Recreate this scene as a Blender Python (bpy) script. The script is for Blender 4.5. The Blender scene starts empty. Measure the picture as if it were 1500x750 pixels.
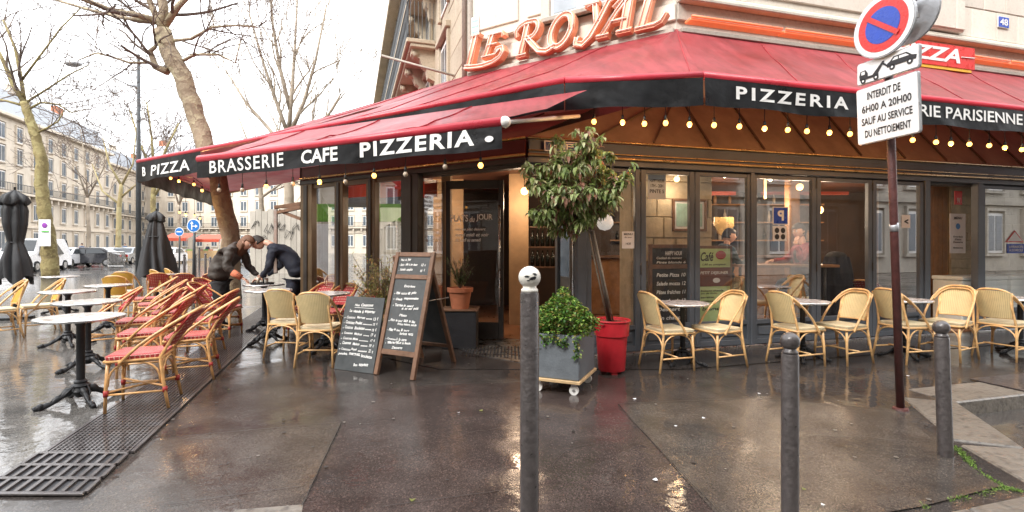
import bpy, bmesh, math, random
from mathutils import Vector, Matrix, noise
C = bpy.context.scene.collection
sc = bpy.context.scene
R = math.radians
F, CX, HY, CH = 740.0, 750.0, 362.0, 1.35      # focal length and horizon in photo pixels, camera height

# ---------------------------------------------------------------- camera, sky, sun, exposure
cam = bpy.data.cameras.new('camera'); camo = bpy.data.objects.new('camera', cam); C.objects.link(camo)
cam.sensor_width = 36; cam.lens = 36*F/1500; cam.shift_y = -13/1500; cam.clip_end = 4000; cam.clip_start = .05
camo.location = (0, 0, CH); camo.rotation_euler = (R(90), 0, 0)
sc.camera = camo
w = bpy.data.worlds.new('World'); sc.world = w; w.use_nodes = True
nt = w.node_tree; bgn = nt.nodes['Background']
sky = nt.nodes.new('ShaderNodeTexSky'); sky.sky_type = 'NISHITA'; sky.sun_disc = False
sky.sun_elevation = R(42); sky.sun_rotation = R(215); sky.dust_density = 6; sky.air_density = 2
mx = nt.nodes.new('ShaderNodeMix'); mx.data_type = 'RGBA'
hs = nt.nodes.new('ShaderNodeHueSaturation'); hs.inputs['Saturation'].default_value = .25
nt.links.new(sky.outputs[0], hs.inputs['Color'])
# overcast layer: even, very bright cloud with faint mottling
tcw = nt.nodes.new('ShaderNodeTexCoord'); nz = nt.nodes.new('ShaderNodeTexNoise'); nz.inputs['Scale'].default_value = 1.6; nz.inputs['Detail'].default_value = 5
nt.links.new(tcw.outputs['Generated'], nz.inputs['Vector'])
rmp = nt.nodes.new('ShaderNodeValToRGB'); rmp.color_ramp.elements[0].position = .3; rmp.color_ramp.elements[1].position = .7
rmp.color_ramp.elements[0].color = (9.0, 9.3, 9.8, 1); rmp.color_ramp.elements[1].color = (10.4, 10.4, 10.5, 1)
nt.links.new(nz.outputs[0], rmp.inputs[0])
mx.inputs[0].default_value = .88
nt.links.new(hs.outputs[0], mx.inputs[6]); nt.links.new(rmp.outputs[0], mx.inputs[7]); nt.links.new(mx.outputs[2], bgn.inputs[0])
bgn.inputs[1].default_value = .1
sun = bpy.data.lights.new('sun', 'SUN'); sun.energy = 1.15; sun.angle = R(25); sun.color = (1, .96, .9)
suno = bpy.data.objects.new('sun', sun); C.objects.link(suno); suno.rotation_euler = (R(48), 0, R(-35))
sc.view_settings.view_transform = 'Standard'; sc.view_settings.look = 'None'
sc.view_settings.exposure = 1.85; sc.view_settings.gamma = 1; sc.view_settings.use_curve_mapping = False
sc.cycles.max_bounces = 8; sc.cycles.transparent_max_bounces = 16; sc.cycles.glossy_bounces = 4; sc.cycles.diffuse_bounces = 3
sc.cycles.caustics_reflective = False; sc.cycles.caustics_refractive = False; sc.cycles.sample_clamp_indirect = 6

rnd = random.Random(7)

# ---------------------------------------------------------------- materials
M = {}
def newmat(n):
    m = bpy.data.materials.new(n); m.use_nodes = True; M[n] = m
    return m, m.node_tree, m.node_tree.nodes['Principled BSDF']
def mat(n, col, rough=.6, metal=0, var=.12, ns=8, bump=.1, bs=60, spec=.5, coat=0, rvar=.12, emit=None, es=0, col2=None, trans=0):
    m, t, b = newmat(n); N = t.nodes; L = t.links
    tc = N.new('ShaderNodeTexCoord')
    nz = N.new('ShaderNodeTexNoise'); nz.inputs['Scale'].default_value = ns; nz.inputs['Detail'].default_value = 6; nz.inputs['Roughness'].default_value = .65
    L.new(tc.outputs['Object'], nz.inputs['Vector'])
    r = N.new('ShaderNodeValToRGB'); L.new(nz.outputs[0], r.inputs[0])
    r.color_ramp.elements[0].position = .3; r.color_ramp.elements[1].position = .7
    c2 = col2 or tuple(min(1, c*(1+var)) for c in col)
    c1 = tuple(c*(1-var) for c in col) if not col2 else col
    r.color_ramp.elements[0].color = (*c1, 1); r.color_ramp.elements[1].color = (*c2, 1)
    L.new(r.outputs[0], b.inputs['Base Color'])
    b.inputs['Metallic'].default_value = metal; b.inputs['Specular IOR Level'].default_value = spec
    mr = N.new('ShaderNodeMapRange'); L.new(nz.outputs[0], mr.inputs[0]); mr.inputs[1].default_value = .3; mr.inputs[2].default_value = .7
    mr.inputs[3].default_value = max(.02, rough-rvar); mr.inputs[4].default_value = min(1, rough+rvar)
    L.new(mr.outputs[0], b.inputs['Roughness'])
    if coat: b.inputs['Coat Weight'].default_value = coat; b.inputs['Coat Roughness'].default_value = .12
    if bump:
        n2 = N.new('ShaderNodeTexNoise'); n2.inputs['Scale'].default_value = bs; n2.inputs['Detail'].default_value = 4
        L.new(tc.outputs['Object'], n2.inputs['Vector'])
        bp = N.new('ShaderNodeBump'); bp.inputs['Strength'].default_value = bump; bp.inputs['Distance'].default_value = .02
        L.new(n2.outputs[0], bp.inputs['Height']); L.new(bp.outputs[0], b.inputs['Normal'])
    if emit: b.inputs['Emission Color'].default_value = (*emit, 1); b.inputs['Emission Strength'].default_value = es
    if trans:
        tr = N.new('ShaderNodeBsdfTranslucent'); L.new(r.outputs[0], tr.inputs[0])
        ms = N.new('ShaderNodeMixShader'); ms.inputs[0].default_value = trans
        out = N['Material Output']; L.new(b.outputs[0], ms.inputs[1]); L.new(tr.outputs[0], ms.inputs[2]); L.new(ms.outputs[0], out.inputs[0])
    return m
mat('seam', (.026, .023, .021), .5)
mat('grey_paint', (.085, .1, .12), .42, bump=.05, var=.18, ns=3)
mat('dark_paint', (.035, .03, .026), .45, var=.3, ns=3)
mat('bronze_paint', (.10, .065, .035), .4, var=.3, ns=3)
mat('maroon_paint', (.11, .02, .02), .45, var=.2, ns=2)
mat('gold_trim', (.55, .36, .14), .3, .6, var=.15, ns=4)
mat('brass', (.6, .4, .15), .25, 1)
mat('steel', (.55, .55, .55), .3, 1)
mat('black_iron', (.02, .021, .024), .45, .3, var=.3, ns=20, bump=.15)
mat('bollard_paint', (.045, .039, .039), .42, .2, col2=(.095, .082, .080), ns=26, bump=.25, bs=70, rvar=.2, coat=.5)
mat('rust_pole', (.085, .028, .025), .45, 0, var=.4, ns=12, bump=.25)
mat('white_paint', (.78, .77, .74), .35, var=.06, ns=10)
mat('white_ball', (.72, .70, .64), .4, var=.12, ns=25)
mat('sign_white', (.78, .78, .78), .3, var=.06, ns=5)
mat('sign_grey', (.45, .46, .48), .35, .5, var=.1)
mat('sign_red', (.62, .025, .02), .3, var=.1)
mat('sign_blue', (.015, .06, .42), .3, var=.12)
mat('road_sign_blue', (.02, .16, .5), .3, var=.1)
mat('ink', (.015, .015, .018), .5, var=.1)
mat('letter_white', (.8, .79, .77), .6, var=.08, ns=12)
mat('chalk', (.85, .85, .83), .9, var=.15, ns=60)
mat('slate', (.034, .040, .043), .65, col2=(.085, .092, .095), ns=5, bump=.05)
mat('dark_wood', (.16, .085, .05), .5, var=.35, ns=10, bump=.2)
mat('warm_wood', (.3, .15, .06), .45, var=.3, ns=6, bump=.15)
mat('light_wood', (.55, .38, .2), .6, var=.2, ns=8)
mat('awning_red', (.27, .028, .036), .42, col2=(.38, .066, .076), ns=.8, bump=.3, bs=4, rvar=.15, trans=.15, spec=.45)
mat('awning_red_bar', (.48, .03, .05), .35, var=.15, ns=2)
mat('valance_black', (.012, .013, .015), .4, var=.4, ns=2, bump=.6, bs=4, rvar=.15, spec=.3)
mat('awning_brown', (.33, .25, .155), .6, var=.3, ns=2, trans=.12)
mat('neon_orange', (.80, .22, .10), .4, var=.15, ns=6, emit=(1, .18, .05), es=.12)
mat('letter_orange', (.93, .42, .25), .45, var=.12, ns=5)
mat('letter_face', (.93, .50, .34), .4, var=.1, ns=5)
mat('neon_tube', (.90, .70, .62), .3, var=.05)
mat('roof_slate', (.27, .29, .32), .5, var=.2, ns=2, bump=.3, bs=10)
mat('rail_iron', (.05, .055, .06), .5, var=.2)
mat('sill_dark', (.06, .062, .06), .6)
mat('red_pot', (.50, .02, .03), .4, var=.2, ns=5, bump=.08)
mat('terracotta', (.45, .16, .08), .75, var=.2, ns=8)
mat('planter_grey', (.12, .135, .15), .6, var=.2, ns=7, bump=.15)
mat('soil', (.16, .10, .06), .95, var=.4, ns=60, bump=.6)
mat('rattan', (.66, .36, .14), .38, var=.35, ns=14, bump=.12, coat=.3)
mat('rattan_pale', (.70, .43, .19), .38, var=.3, ns=14, bump=.12, coat=.3)
mat('binding_red', (.35, .03, .025), .5)
mat('umbrella_cloth', (.030, .031, .034), .7, var=.25, ns=5, bump=.3, bs=12)
mat('mullion_white', (.75, .74, .72), .5, var=.05)
mat('car_white', (.7, .7, .72), .25, var=.03, coat=.8, bump=0)
mat('car_black', (.02, .02, .025), .2, var=.1, coat=.8, bump=0)
mat('car_grey', (.2, .22, .24), .25, .4, var=.05, coat=.8, bump=0)
mat('car_red', (.35, .03, .03), .25, var=.05, coat=.8, bump=0)
mat('car_glass', (.03, .035, .04), .08, bump=0)
mat('rubber', (.02, .02, .02), .8)
mat('tail_red', (.5, .02, .02), .2)
mat('headlamp', (.8, .8, .8), .1)
mat('skin', (.62, .36, .26), .5, var=.1, ns=12, bump=.03)
mat('hair_brown', (.16, .07, .035), .6, var=.4, ns=40, bump=.5, bs=120)
mat('hair_dark', (.025, .018, .015), .6, var=.4, ns=40, bump=.5, bs=120)
mat('coat_brown', (.055, .045, .038), .6, var=.45, ns=7, bump=.5, bs=14)
mat('navy_cloth', (.012, .015, .028), .8, var=.3, ns=9, bump=.4, bs=18)
mat('black_cloth', (.02, .02, .022), .85, var=.3, ns=9, bump=.3)
mat('jean', (.06, .10, .2), .8, var=.3, ns=9)
mat('red_cloth', (.22, .010, .022), .7, var=.25, ns=9, bump=.3, bs=20)
mat('teal_cloth', (.012, .04, .06), .8, var=.25, ns=9)
mat('orange_knit', (.55, .17, .09), .8, var=.2)
mat('paper', (.75, .76, .78), .7, var=.05)
mat('poster_green', (.50, .66, .30), .5, var=.08, ns=3)
mat('poster_brown', (.16, .05, .03), .5, var=.2)
mat('picture_teal', (.35, .55, .5), .5, var=.35, ns=6)
mat('market_green', (.18, .42, .05), .6, var=.1, trans=.2)
mat('market_red', (.6, .10, .05), .6, var=.1, trans=.2)
mat('reflection_orange', (.75, .16, .07), .6, var=.1, trans=.4)  # for the panels that imitate an orange reflection in the angled windows
mat('interior_dark', (.05, .03, .02), .6, var=.4, ns=2)
mat('interior_tan', (.42, .27, .15), .7, var=.2, ns=3)
mat('ceiling_brown', (.09, .035, .02), .5, var=.5, ns=2)
mat('bottle_dark', (.012, .014, .01), .15, var=.5, ns=9)
mat('freezer_white', (.74, .82, .82), .35, var=.05)
mat('stone_inside', (.50, .42, .30), .8, var=.25, ns=5, bump=.4, bs=18)
mat('enamel_blue', (.02, .04, .16), .25)
mat('lamp_white', (.8, .8, .78), .3, emit=(1, .93, .85), es=.12)
mat('floor_inside', (.22, .10, .05), .35, var=.4, ns=4)
mat('moss', (.12, .20, .035), .95, var=.4, ns=50, bump=.8)
mat('bulb_cord', (.015, .015, .015), .6)
mat('purple', (.25, .05, .35), .5)
mat('sticker_green', (.1, .45, .08), .5)
def emis(n, col, s):
    m, t, b = newmat(n); b.inputs['Base Color'].default_value = (*col, 1)
    b.inputs['Emission Color'].default_value = (*col, 1); b.inputs['Emission Strength'].default_value = s
emis('bulb_lit', (1, .44, .09), 1.7); emis('lamp_warm', (1, .5, .16), 2.2)
mat('bulb_off', (.5, .42, .33), .1, var=.2)
mat('red_neon_inside', (.25, .03, .015), .4, emit=(1, .15, .05), es=.03)

def glass(n, tint=(.93, .95, .95), boost=1.0, dirt=.05):
    m, t, b = newmat(n); N = t.nodes; L = t.links; N.remove(b)
    tr = N.new('ShaderNodeBsdfTransparent'); tr.inputs[0].default_value = (*tint, 1)
    gl = N.new('ShaderNodeBsdfGlossy'); gl.inputs['Roughness'].default_value = .01
    fr = N.new('ShaderNodeFresnel'); fr.inputs[0].default_value = 1.55
    mu = N.new('ShaderNodeMath'); mu.operation = 'MULTIPLY'; mu.inputs[1].default_value = boost; mu.use_clamp = True; L.new(fr.outputs[0], mu.inputs[0])
    df = N.new('ShaderNodeBsdfDiffuse'); df.inputs[0].default_value = (.5, .5, .5, 1)
    tc = N.new('ShaderNodeTexCoord'); nz = N.new('ShaderNodeTexNoise'); nz.inputs['Scale'].default_value = 3; nz.inputs['Detail'].default_value = 5
    L.new(tc.outputs['Object'], nz.inputs[0])
    m2 = N.new('ShaderNodeMath'); m2.operation = 'MULTIPLY'; m2.inputs[1].default_value = dirt; L.new(nz.outputs[0], m2.inputs[0])
    s1 = N.new('ShaderNodeMixShader'); L.new(m2.outputs[0], s1.inputs[0]); L.new(tr.outputs[0], s1.inputs[1]); L.new(df.outputs[0], s1.inputs[2])
    s2 = N.new('ShaderNodeMixShader'); L.new(mu.outputs[0], s2.inputs[0]); L.new(s1.outputs[0], s2.inputs[1]); L.new(gl.outputs[0], s2.inputs[2])
    L.new(s2.outputs[0], N['Material Output'].inputs[0])
glass('glass', boost=.5, dirt=.03); glass('glass_side', boost=1.5)
mat('window_dark', (.10, .12, .14), .08, var=.3, ns=1, bump=0)
mat('window_pale', (.34, .38, .42), .12, var=.25, ns=1, bump=0)

def stone(n, c1, c2, bump=.25, grime=.35):
    m, t, b = newmat(n); N = t.nodes; L = t.links
    tc = N.new('ShaderNodeTexCoord')
    a = N.new('ShaderNodeTexNoise'); a.inputs['Scale'].default_value = 1.1; a.inputs['Detail'].default_value = 8; a.inputs['Roughness'].default_value = .7
    mp = N.new('ShaderNodeMapping'); mp.inputs['Scale'].default_value = (1, 1, .45)
    L.new(tc.outputs['Object'], mp.inputs[0]); L.new(mp.outputs[0], a.inputs[0])
    r = N.new('ShaderNodeValToRGB'); r.color_ramp.elements[0].position = .32; r.color_ramp.elements[1].position = .68
    r.color_ramp.elements[0].color = (*c1, 1); r.color_ramp.elements[1].color = (*c2, 1); L.new(a.outputs[0], r.inputs[0])
    oi = N.new('ShaderNodeObjectInfo'); mr = N.new('ShaderNodeMapRange'); mr.inputs[3].default_value = .86; mr.inputs[4].default_value = 1.08
    L.new(oi.outputs['Random'], mr.inputs[0])
    vm = N.new('ShaderNodeVectorMath'); vm.operation = 'SCALE'; L.new(r.outputs[0], vm.inputs[0]); L.new(mr.outputs[0], vm.inputs['Scale'])
    f = N.new('ShaderNodeTexNoise'); f.inputs['Scale'].default_value = 22; f.inputs['Detail'].default_value = 5; L.new(tc.outputs['Object'], f.inputs[0])
    r2 = N.new('ShaderNodeValToRGB'); r2.color_ramp.elements[0].position = .3; r2.color_ramp.elements[0].color = (1-grime, 1-grime, 1-grime*.95, 1); r2.color_ramp.elements[1].position = .5
    L.new(f.outputs[0], r2.inputs[0])
    mm = N.new('ShaderNodeMix'); mm.data_type = 'RGBA'; mm.blend_type = 'MULTIPLY'; mm.inputs[0].default_value = 1
    L.new(vm.outputs[0], mm.inputs[6]); L.new(r2.outputs[0], mm.inputs[7]); L.new(mm.outputs[2], b.inputs['Base Color'])
    b.inputs['Roughness'].default_value = .85
    bp = N.new('ShaderNodeBump'); bp.inputs['Strength'].default_value = bump; bp.inputs['Distance'].default_value = .02
    L.new(f.outputs[0], bp.inputs['Height']); L.new(bp.outputs[0], b.inputs['Normal'])
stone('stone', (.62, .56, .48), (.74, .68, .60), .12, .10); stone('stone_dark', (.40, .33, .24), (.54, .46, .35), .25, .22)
stone('stone_far', (.55, .47, .37), (.68, .60, .50), .1, .12); stone('stone_grey', (.36, .33, .28), (.50, .46, .40), .2, .2)
stone('kerb_stone', (.12, .105, .088), (.20, .18, .155), .5, .5); M['kerb_stone'].node_tree.nodes['Principled BSDF'].inputs['Roughness'].default_value = .35

def leafmat(n, cols, tr=.3):
    m, t, b = newmat(n); N = t.nodes; L = t.links
    g = N.new('ShaderNodeNewGeometry'); r = N.new('ShaderNodeValToRGB'); L.new(g.outputs['Random Per Island'], r.inputs[0])
    r.color_ramp.interpolation = 'CONSTANT'
    while len(r.color_ramp.elements) < len(cols): r.color_ramp.elements.new(.5)
    for i, c in enumerate(cols): r.color_ramp.elements[i].position = i/len(cols); r.color_ramp.elements[i].color = (*c, 1)
    L.new(r.outputs[0], b.inputs['Base Color']); b.inputs['Roughness'].default_value = .38
    tl = N.new('ShaderNodeBsdfTranslucent'); L.new(r.outputs[0], tl.inputs[0]); ms = N.new('ShaderNodeMixShader'); ms.inputs[0].default_value = tr
    L.new(b.outputs[0], ms.inputs[1]); L.new(tl.outputs[0], ms.inputs[2]); L.new(ms.outputs[0], N['Material Output'].inputs[0])
leafmat('leaf_tree', [(.22, .29, .09), (.29, .38, .12), (.42, .48, .22), (.15, .21, .07), (.44, .38, .20), (.30, .15, .10), (.27, .35, .11), (.52, .53, .30)], .35)
leafmat('leaf_ivy', [(.10, .22, .03), (.18, .32, .05), (.06, .15, .03), (.28, .38, .08), (.05, .11, .02), (.26, .22, .06), (.13, .26, .04)])
leafmat('leaf_olive', [(.32, .28, .10), (.25, .25, .08), (.40, .22, .10), (.18, .22, .07), (.45, .36, .15)])
leafmat('leaf_herb', [(.08, .14, .05), (.14, .2, .08), (.05, .10, .04)])
leafmat('leaf_autumn', [(.32, .24, .08), (.22, .24, .07), (.16, .18, .06)])

def bark(n, c1, c2, c3, sc_=3):
    m, t, b = newmat(n); N = t.nodes; L = t.links
    tc = N.new('ShaderNodeTexCoord'); a = N.new('ShaderNodeTexVoronoi'); a.inputs['Scale'].default_value = sc_
    nz = N.new('ShaderNodeTexNoise'); nz.inputs['Scale'].default_value = sc_; nz.inputs['Detail'].default_value = 6
    L.new(tc.outputs['Object'], nz.inputs[0])
    ad = N.new('ShaderNodeVectorMath'); ad.operation = 'ADD'; L.new(tc.outputs['Object'], ad.inputs[0]); L.new(nz.outputs['Color'], ad.inputs[1]); L.new(ad.outputs[0], a.inputs[0])
    r = N.new('ShaderNodeValToRGB'); r.color_ramp.elements[0].color = (*c1, 1); r.color_ramp.elements[1].color = (*c3, 1); e = r.color_ramp.elements.new(.5); e.color = (*c2, 1)
    L.new(a.outputs['Color'], r.inputs[0]); L.new(r.outputs[0], b.inputs['Base Color']); b.inputs['Roughness'].default_value = .85
    bp = N.new('ShaderNodeBump'); bp.inputs['Strength'].default_value = .7; bp.inputs['Distance'].default_value = .03; L.new(a.outputs[0], bp.inputs['Height']); L.new(bp.outputs[0], b.inputs['Normal'])
def stains(m):      # rain streaks and faded patches on the cloth
    t = M[m].node_tree; N = t.nodes; L = t.links; b = N['Principled BSDF']; src = b.inputs['Base Color'].links[0].from_socket
    tc = N.new('ShaderNodeTexCoord'); mp = N.new('ShaderNodeMapping'); mp.inputs['Scale'].default_value = (3.2, .5, .8); L.new(tc.outputs['Object'], mp.inputs[0])
    nz = N.new('ShaderNodeTexNoise'); nz.inputs['Scale'].default_value = 1.6; nz.inputs['Detail'].default_value = 7; nz.inputs['Roughness'].default_value = .7; L.new(mp.outputs[0], nz.inputs[0])
    r = N.new('ShaderNodeValToRGB'); r.color_ramp.elements[0].position = .36; r.color_ramp.elements[0].color = (.55, .50, .52, 1); r.color_ramp.elements[1].position = .62; r.color_ramp.elements[1].color = (1.1, 1.12, 1.12, 1); L.new(nz.outputs[0], r.inputs[0])
    mm = N.new('ShaderNodeMix'); mm.data_type = 'RGBA'; mm.blend_type = 'MULTIPLY'; mm.inputs[0].default_value = .8; L.new(src, mm.inputs[6]); L.new(r.outputs[0], mm.inputs[7]); L.new(mm.outputs[2], b.inputs['Base Color'])
stains('awning_red'); stains('valance_black'); stains('red_pot') if False else None
bark('bark_plane', (.20, .15, .10), (.33, .26, .18), (.47, .42, .27), 4); bark('bark_moss', (.12, .09, .04), (.24, .19, .08), (.34, .30, .14), 4)
bark('bark_twig', (.09, .068, .055), (.14, .105, .085), (.2, .155, .125), 2); bark('bark_pale', (.2, .16, .12), (.3, .25, .19), (.4, .33, .26), 2)
bark('bark_yellow', (.26, .20, .09), (.34, .28, .14), (.4, .35, .2), 2)

def weave(n, base, line, kind):
    m, t, b = newmat(n); N = t.nodes; L = t.links
    uv = N.new('ShaderNodeUVMap'); sp = N.new('ShaderNodeSeparateXYZ'); L.new(uv.outputs[0], sp.inputs[0])
    def math_(op, a, bb=None, c=None):
        x = N.new('ShaderNodeMath'); x.operation = op
        for i, v in enumerate((a, bb, c)):
            if v is None: continue
            if isinstance(v, (int, float)): x.inputs[i].default_value = v
            else: L.new(v, x.inputs[i])
        return x.outputs[0]
    U, V = sp.outputs[0], sp.outputs[1]
    if kind == 'red':
        fu = math_('FRACT', math_('MULTIPLY', U, 1/.036)); a = math_('LESS_THAN', fu, .2)
        d = math_('GREATER_THAN', math_('FRACT', math_('MULTIPLY', V, 1/.018)), .25); line_m = math_('MULTIPLY', a, d)
    elif kind == 'red_back':
        fu = math_('FRACT', math_('MULTIPLY', V, 1/.042)); a = math_('LESS_THAN', fu, .24)
        d = math_('LESS_THAN', math_('FRACT', math_('MULTIPLY', U, 1/.04)), .6); line_m = math_('MULTIPLY', a, d)
    else:
        fu = math_('FRACT', math_('MULTIPLY', U, 1/.017)); line_m = math_('LESS_THAN', fu, .17)
    mxc = N.new('ShaderNodeMix'); mxc.data_type = 'RGBA'; L.new(line_m, mxc.inputs[0]); mxc.inputs[6].default_value = (*base, 1); mxc.inputs[7].default_value = (*line, 1)
    tc = N.new('ShaderNodeTexCoord'); nz = N.new('ShaderNodeTexNoise'); nz.inputs['Scale'].default_value = 9; nz.inputs['Detail'].default_value = 6
    L.new(tc.outputs['Object'], nz.inputs[0]); r = N.new('ShaderNodeValToRGB'); r.color_ramp.elements[0].color = (.7, .7, .7, 1); r.color_ramp.elements[1].color = (1.15, 1.15, 1.15, 1); L.new(nz.outputs[0], r.inputs[0])
    mm = N.new('ShaderNodeMix'); mm.data_type = 'RGBA'; mm.blend_type = 'MULTIPLY'; mm.inputs[0].default_value = 1; L.new(mxc.outputs[2], mm.inputs[6]); L.new(r.outputs[0], mm.inputs[7])
    oi = N.new('ShaderNodeObjectInfo'); mr = N.new('ShaderNodeMapRange'); mr.inputs[3].default_value = .80; mr.inputs[4].default_value = 1.08; L.new(oi.outputs['Random'], mr.inputs[0])
    vs_ = N.new('ShaderNodeVectorMath'); vs_.operation = 'SCALE'; L.new(mm.outputs[2], vs_.inputs[0]); L.new(mr.outputs[0], vs_.inputs['Scale'])
    L.new(vs_.outputs[0], b.inputs['Base Color']); b.inputs['Roughness'].default_value = .38
    wu = math_('SINE', math_('MULTIPLY', U, 6.283/.009)); wv = math_('SINE', math_('MULTIPLY', V, 6.283/.009)); h = math_('MULTIPLY', wu, wv)
    bp = N.new('ShaderNodeBump'); bp.inputs['Strength'].default_value = .5; bp.inputs['Distance'].default_value = .003; L.new(h, bp.inputs['Height']); L.new(bp.outputs[0], b.inputs['Normal'])
weave('weave_red', (.50, .035, .04), (.80, .62, .5), 'red'); weave('weave_red_back', (.50, .035, .04), (.80, .62, .5), 'red_back')
weave('weave_yellow', (.86, .70, .38), (.56, .40, .18), 'y'); weave('weave_mustard', (.70, .40, .06), (.5, .26, .04), 'y')
weave('weave_seat', (.84, .74, .50), (.70, .57, .34), 'y')

def marble(n):
    m, t, b = newmat(n); N = t.nodes; L = t.links
    tc = N.new('ShaderNodeTexCoord'); v = N.new('ShaderNodeTexVoronoi'); v.inputs['Scale'].default_value = 28; L.new(tc.outputs['Object'], v.inputs[0])
    r = N.new('ShaderNodeValToRGB'); r.color_ramp.elements[0].color = (.32, .27, .25, 1); r.color_ramp.elements[1].color = (.78, .74, .72, 1); r.color_ramp.elements[1].position = .75
    L.new(v.outputs['Color'], r.inputs[0]); L.new(r.outputs[0], b.inputs['Base Color']); b.inputs['Roughness'].default_value = .12
marble('terrazzo')

def ground(n, c1, c2, speck, puddle=.5, rough=(.03, .19), warp=1.0, gr=.02):
    m, t, b = newmat(n); N = t.nodes; L = t.links
    tc = N.new('ShaderNodeTexCoord'); P = tc.outputs['Object']
    big = N.new('ShaderNodeTexNoise'); big.inputs['Scale'].default_value = .75; big.inputs['Detail'].default_value = 6; big.inputs['Roughness'].default_value = .6; big.inputs['Distortion'].default_value = .6; L.new(P, big.inputs[0])
    mid = N.new('ShaderNodeTexNoise'); mid.inputs['Scale'].default_value = 3.1; mid.inputs['Detail'].default_value = 7; L.new(P, mid.inputs[0])
    fin = N.new('ShaderNodeTexVoronoi'); fin.inputs['Scale'].default_value = 150; L.new(P, fin.inputs[0])
    cr = N.new('ShaderNodeValToRGB'); cr.color_ramp.elements[0].position = .3; cr.color_ramp.elements[1].position = .7
    cr.color_ramp.elements[0].color = (*c1, 1); cr.color_ramp.elements[1].color = (*c2, 1); L.new(mid.outputs[0], cr.inputs[0])
    sr = N.new('ShaderNodeValToRGB'); sr.color_ramp.elements[0].position = .0; sr.color_ramp.elements[0].color = (.55, .55, .55, 1)
    sr.color_ramp.elements[1].position = 1; sr.color_ramp.elements[1].color = (*speck, 1); e = sr.color_ramp.elements.new(.7); e.color = (1.05, 1.05, 1.05, 1)
    L.new(fin.outputs['Color'], sr.inputs[0])
    mm = N.new('ShaderNodeMix'); mm.data_type = 'RGBA'; mm.blend_type = 'MULTIPLY'; mm.inputs[0].default_value = 1; L.new(cr.outputs[0], mm.inputs[6]); L.new(sr.outputs[0], mm.inputs[7])
    pr = N.new('ShaderNodeMapRange'); pr.inputs[1].default_value = puddle-.06; pr.inputs[2].default_value = puddle+.1; L.new(big.outputs[0], pr.inputs[0])   # 0 puddle .. 1 drained
    rr = N.new('ShaderNodeMapRange'); rr.inputs[3].default_value = rough[0]; rr.inputs[4].default_value = rough[1]; L.new(pr.outputs[0], rr.inputs[0])
    r3 = N.new('ShaderNodeMath'); r3.operation = 'MULTIPLY_ADD'; L.new(mid.outputs[0], r3.inputs[0]); r3.inputs[1].default_value = .09; L.new(rr.outputs[0], r3.inputs[2])
    L.new(mm.outputs[2], b.inputs['Base Color']); L.new(r3.outputs[0], b.inputs['Roughness'])
    b.inputs['Specular IOR Level'].default_value = .62; b.inputs['IOR'].default_value = 1.42
    bs = N.new('ShaderNodeMath'); bs.operation = 'MULTIPLY'; bs.inputs[1].default_value = .10; L.new(pr.outputs[0], bs.inputs[0])
    bp = N.new('ShaderNodeBump'); bp.inputs['Distance'].default_value = gr; L.new(bs.outputs[0], bp.inputs['Strength']); L.new(fin.outputs[0], bp.inputs['Height'])
    wv = N.new('ShaderNodeTexNoise'); wv.inputs['Scale'].default_value = 9; wv.inputs['Detail'].default_value = 3; L.new(P, wv.inputs[0])
    b2 = N.new('ShaderNodeBump'); b2.inputs['Strength'].default_value = .06*warp; b2.inputs['Distance'].default_value = .05; L.new(wv.outputs[0], b2.inputs['Height']); L.new(bp.outputs[0], b2.inputs['Normal'])
    L.new(b2.outputs[0], b.inputs['Normal'])
ground('asphalt', (.034, .029, .027), (.064, .056, .051), (2.5, 2.3, 2.1))
ground('asphalt_light', (.047, .040, .035), (.083, .072, .063), (2.2, 2.0, 1.8), .44)
ground('asphalt_red', (.042, .032, .029), (.070, .055, .050), (2.4, 2.1, 2.0), .50)
ground('asphalt_side', (.10, .095, .09), (.17, .16, .15), (1.8, 1.8, 1.7), .62, (.03, .2))
ground('road', (.05, .045, .042), (.09, .082, .075), (2, 1.9, 1.8), .5)

# ---------------------------------------------------------------- helpers
def V3(p): return Vector(p) if len(p) == 3 else Vector((p[0], p[1], 0))
def at(px, py, Y): return Vector(((px-CX)/F*Y, Y, CH-(py-HY)/F*Y))
def G(px, py, z=0):
    Y = F*(CH-z)/(py-HY); return Vector(((px-CX)/F*Y, Y, z))

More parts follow.
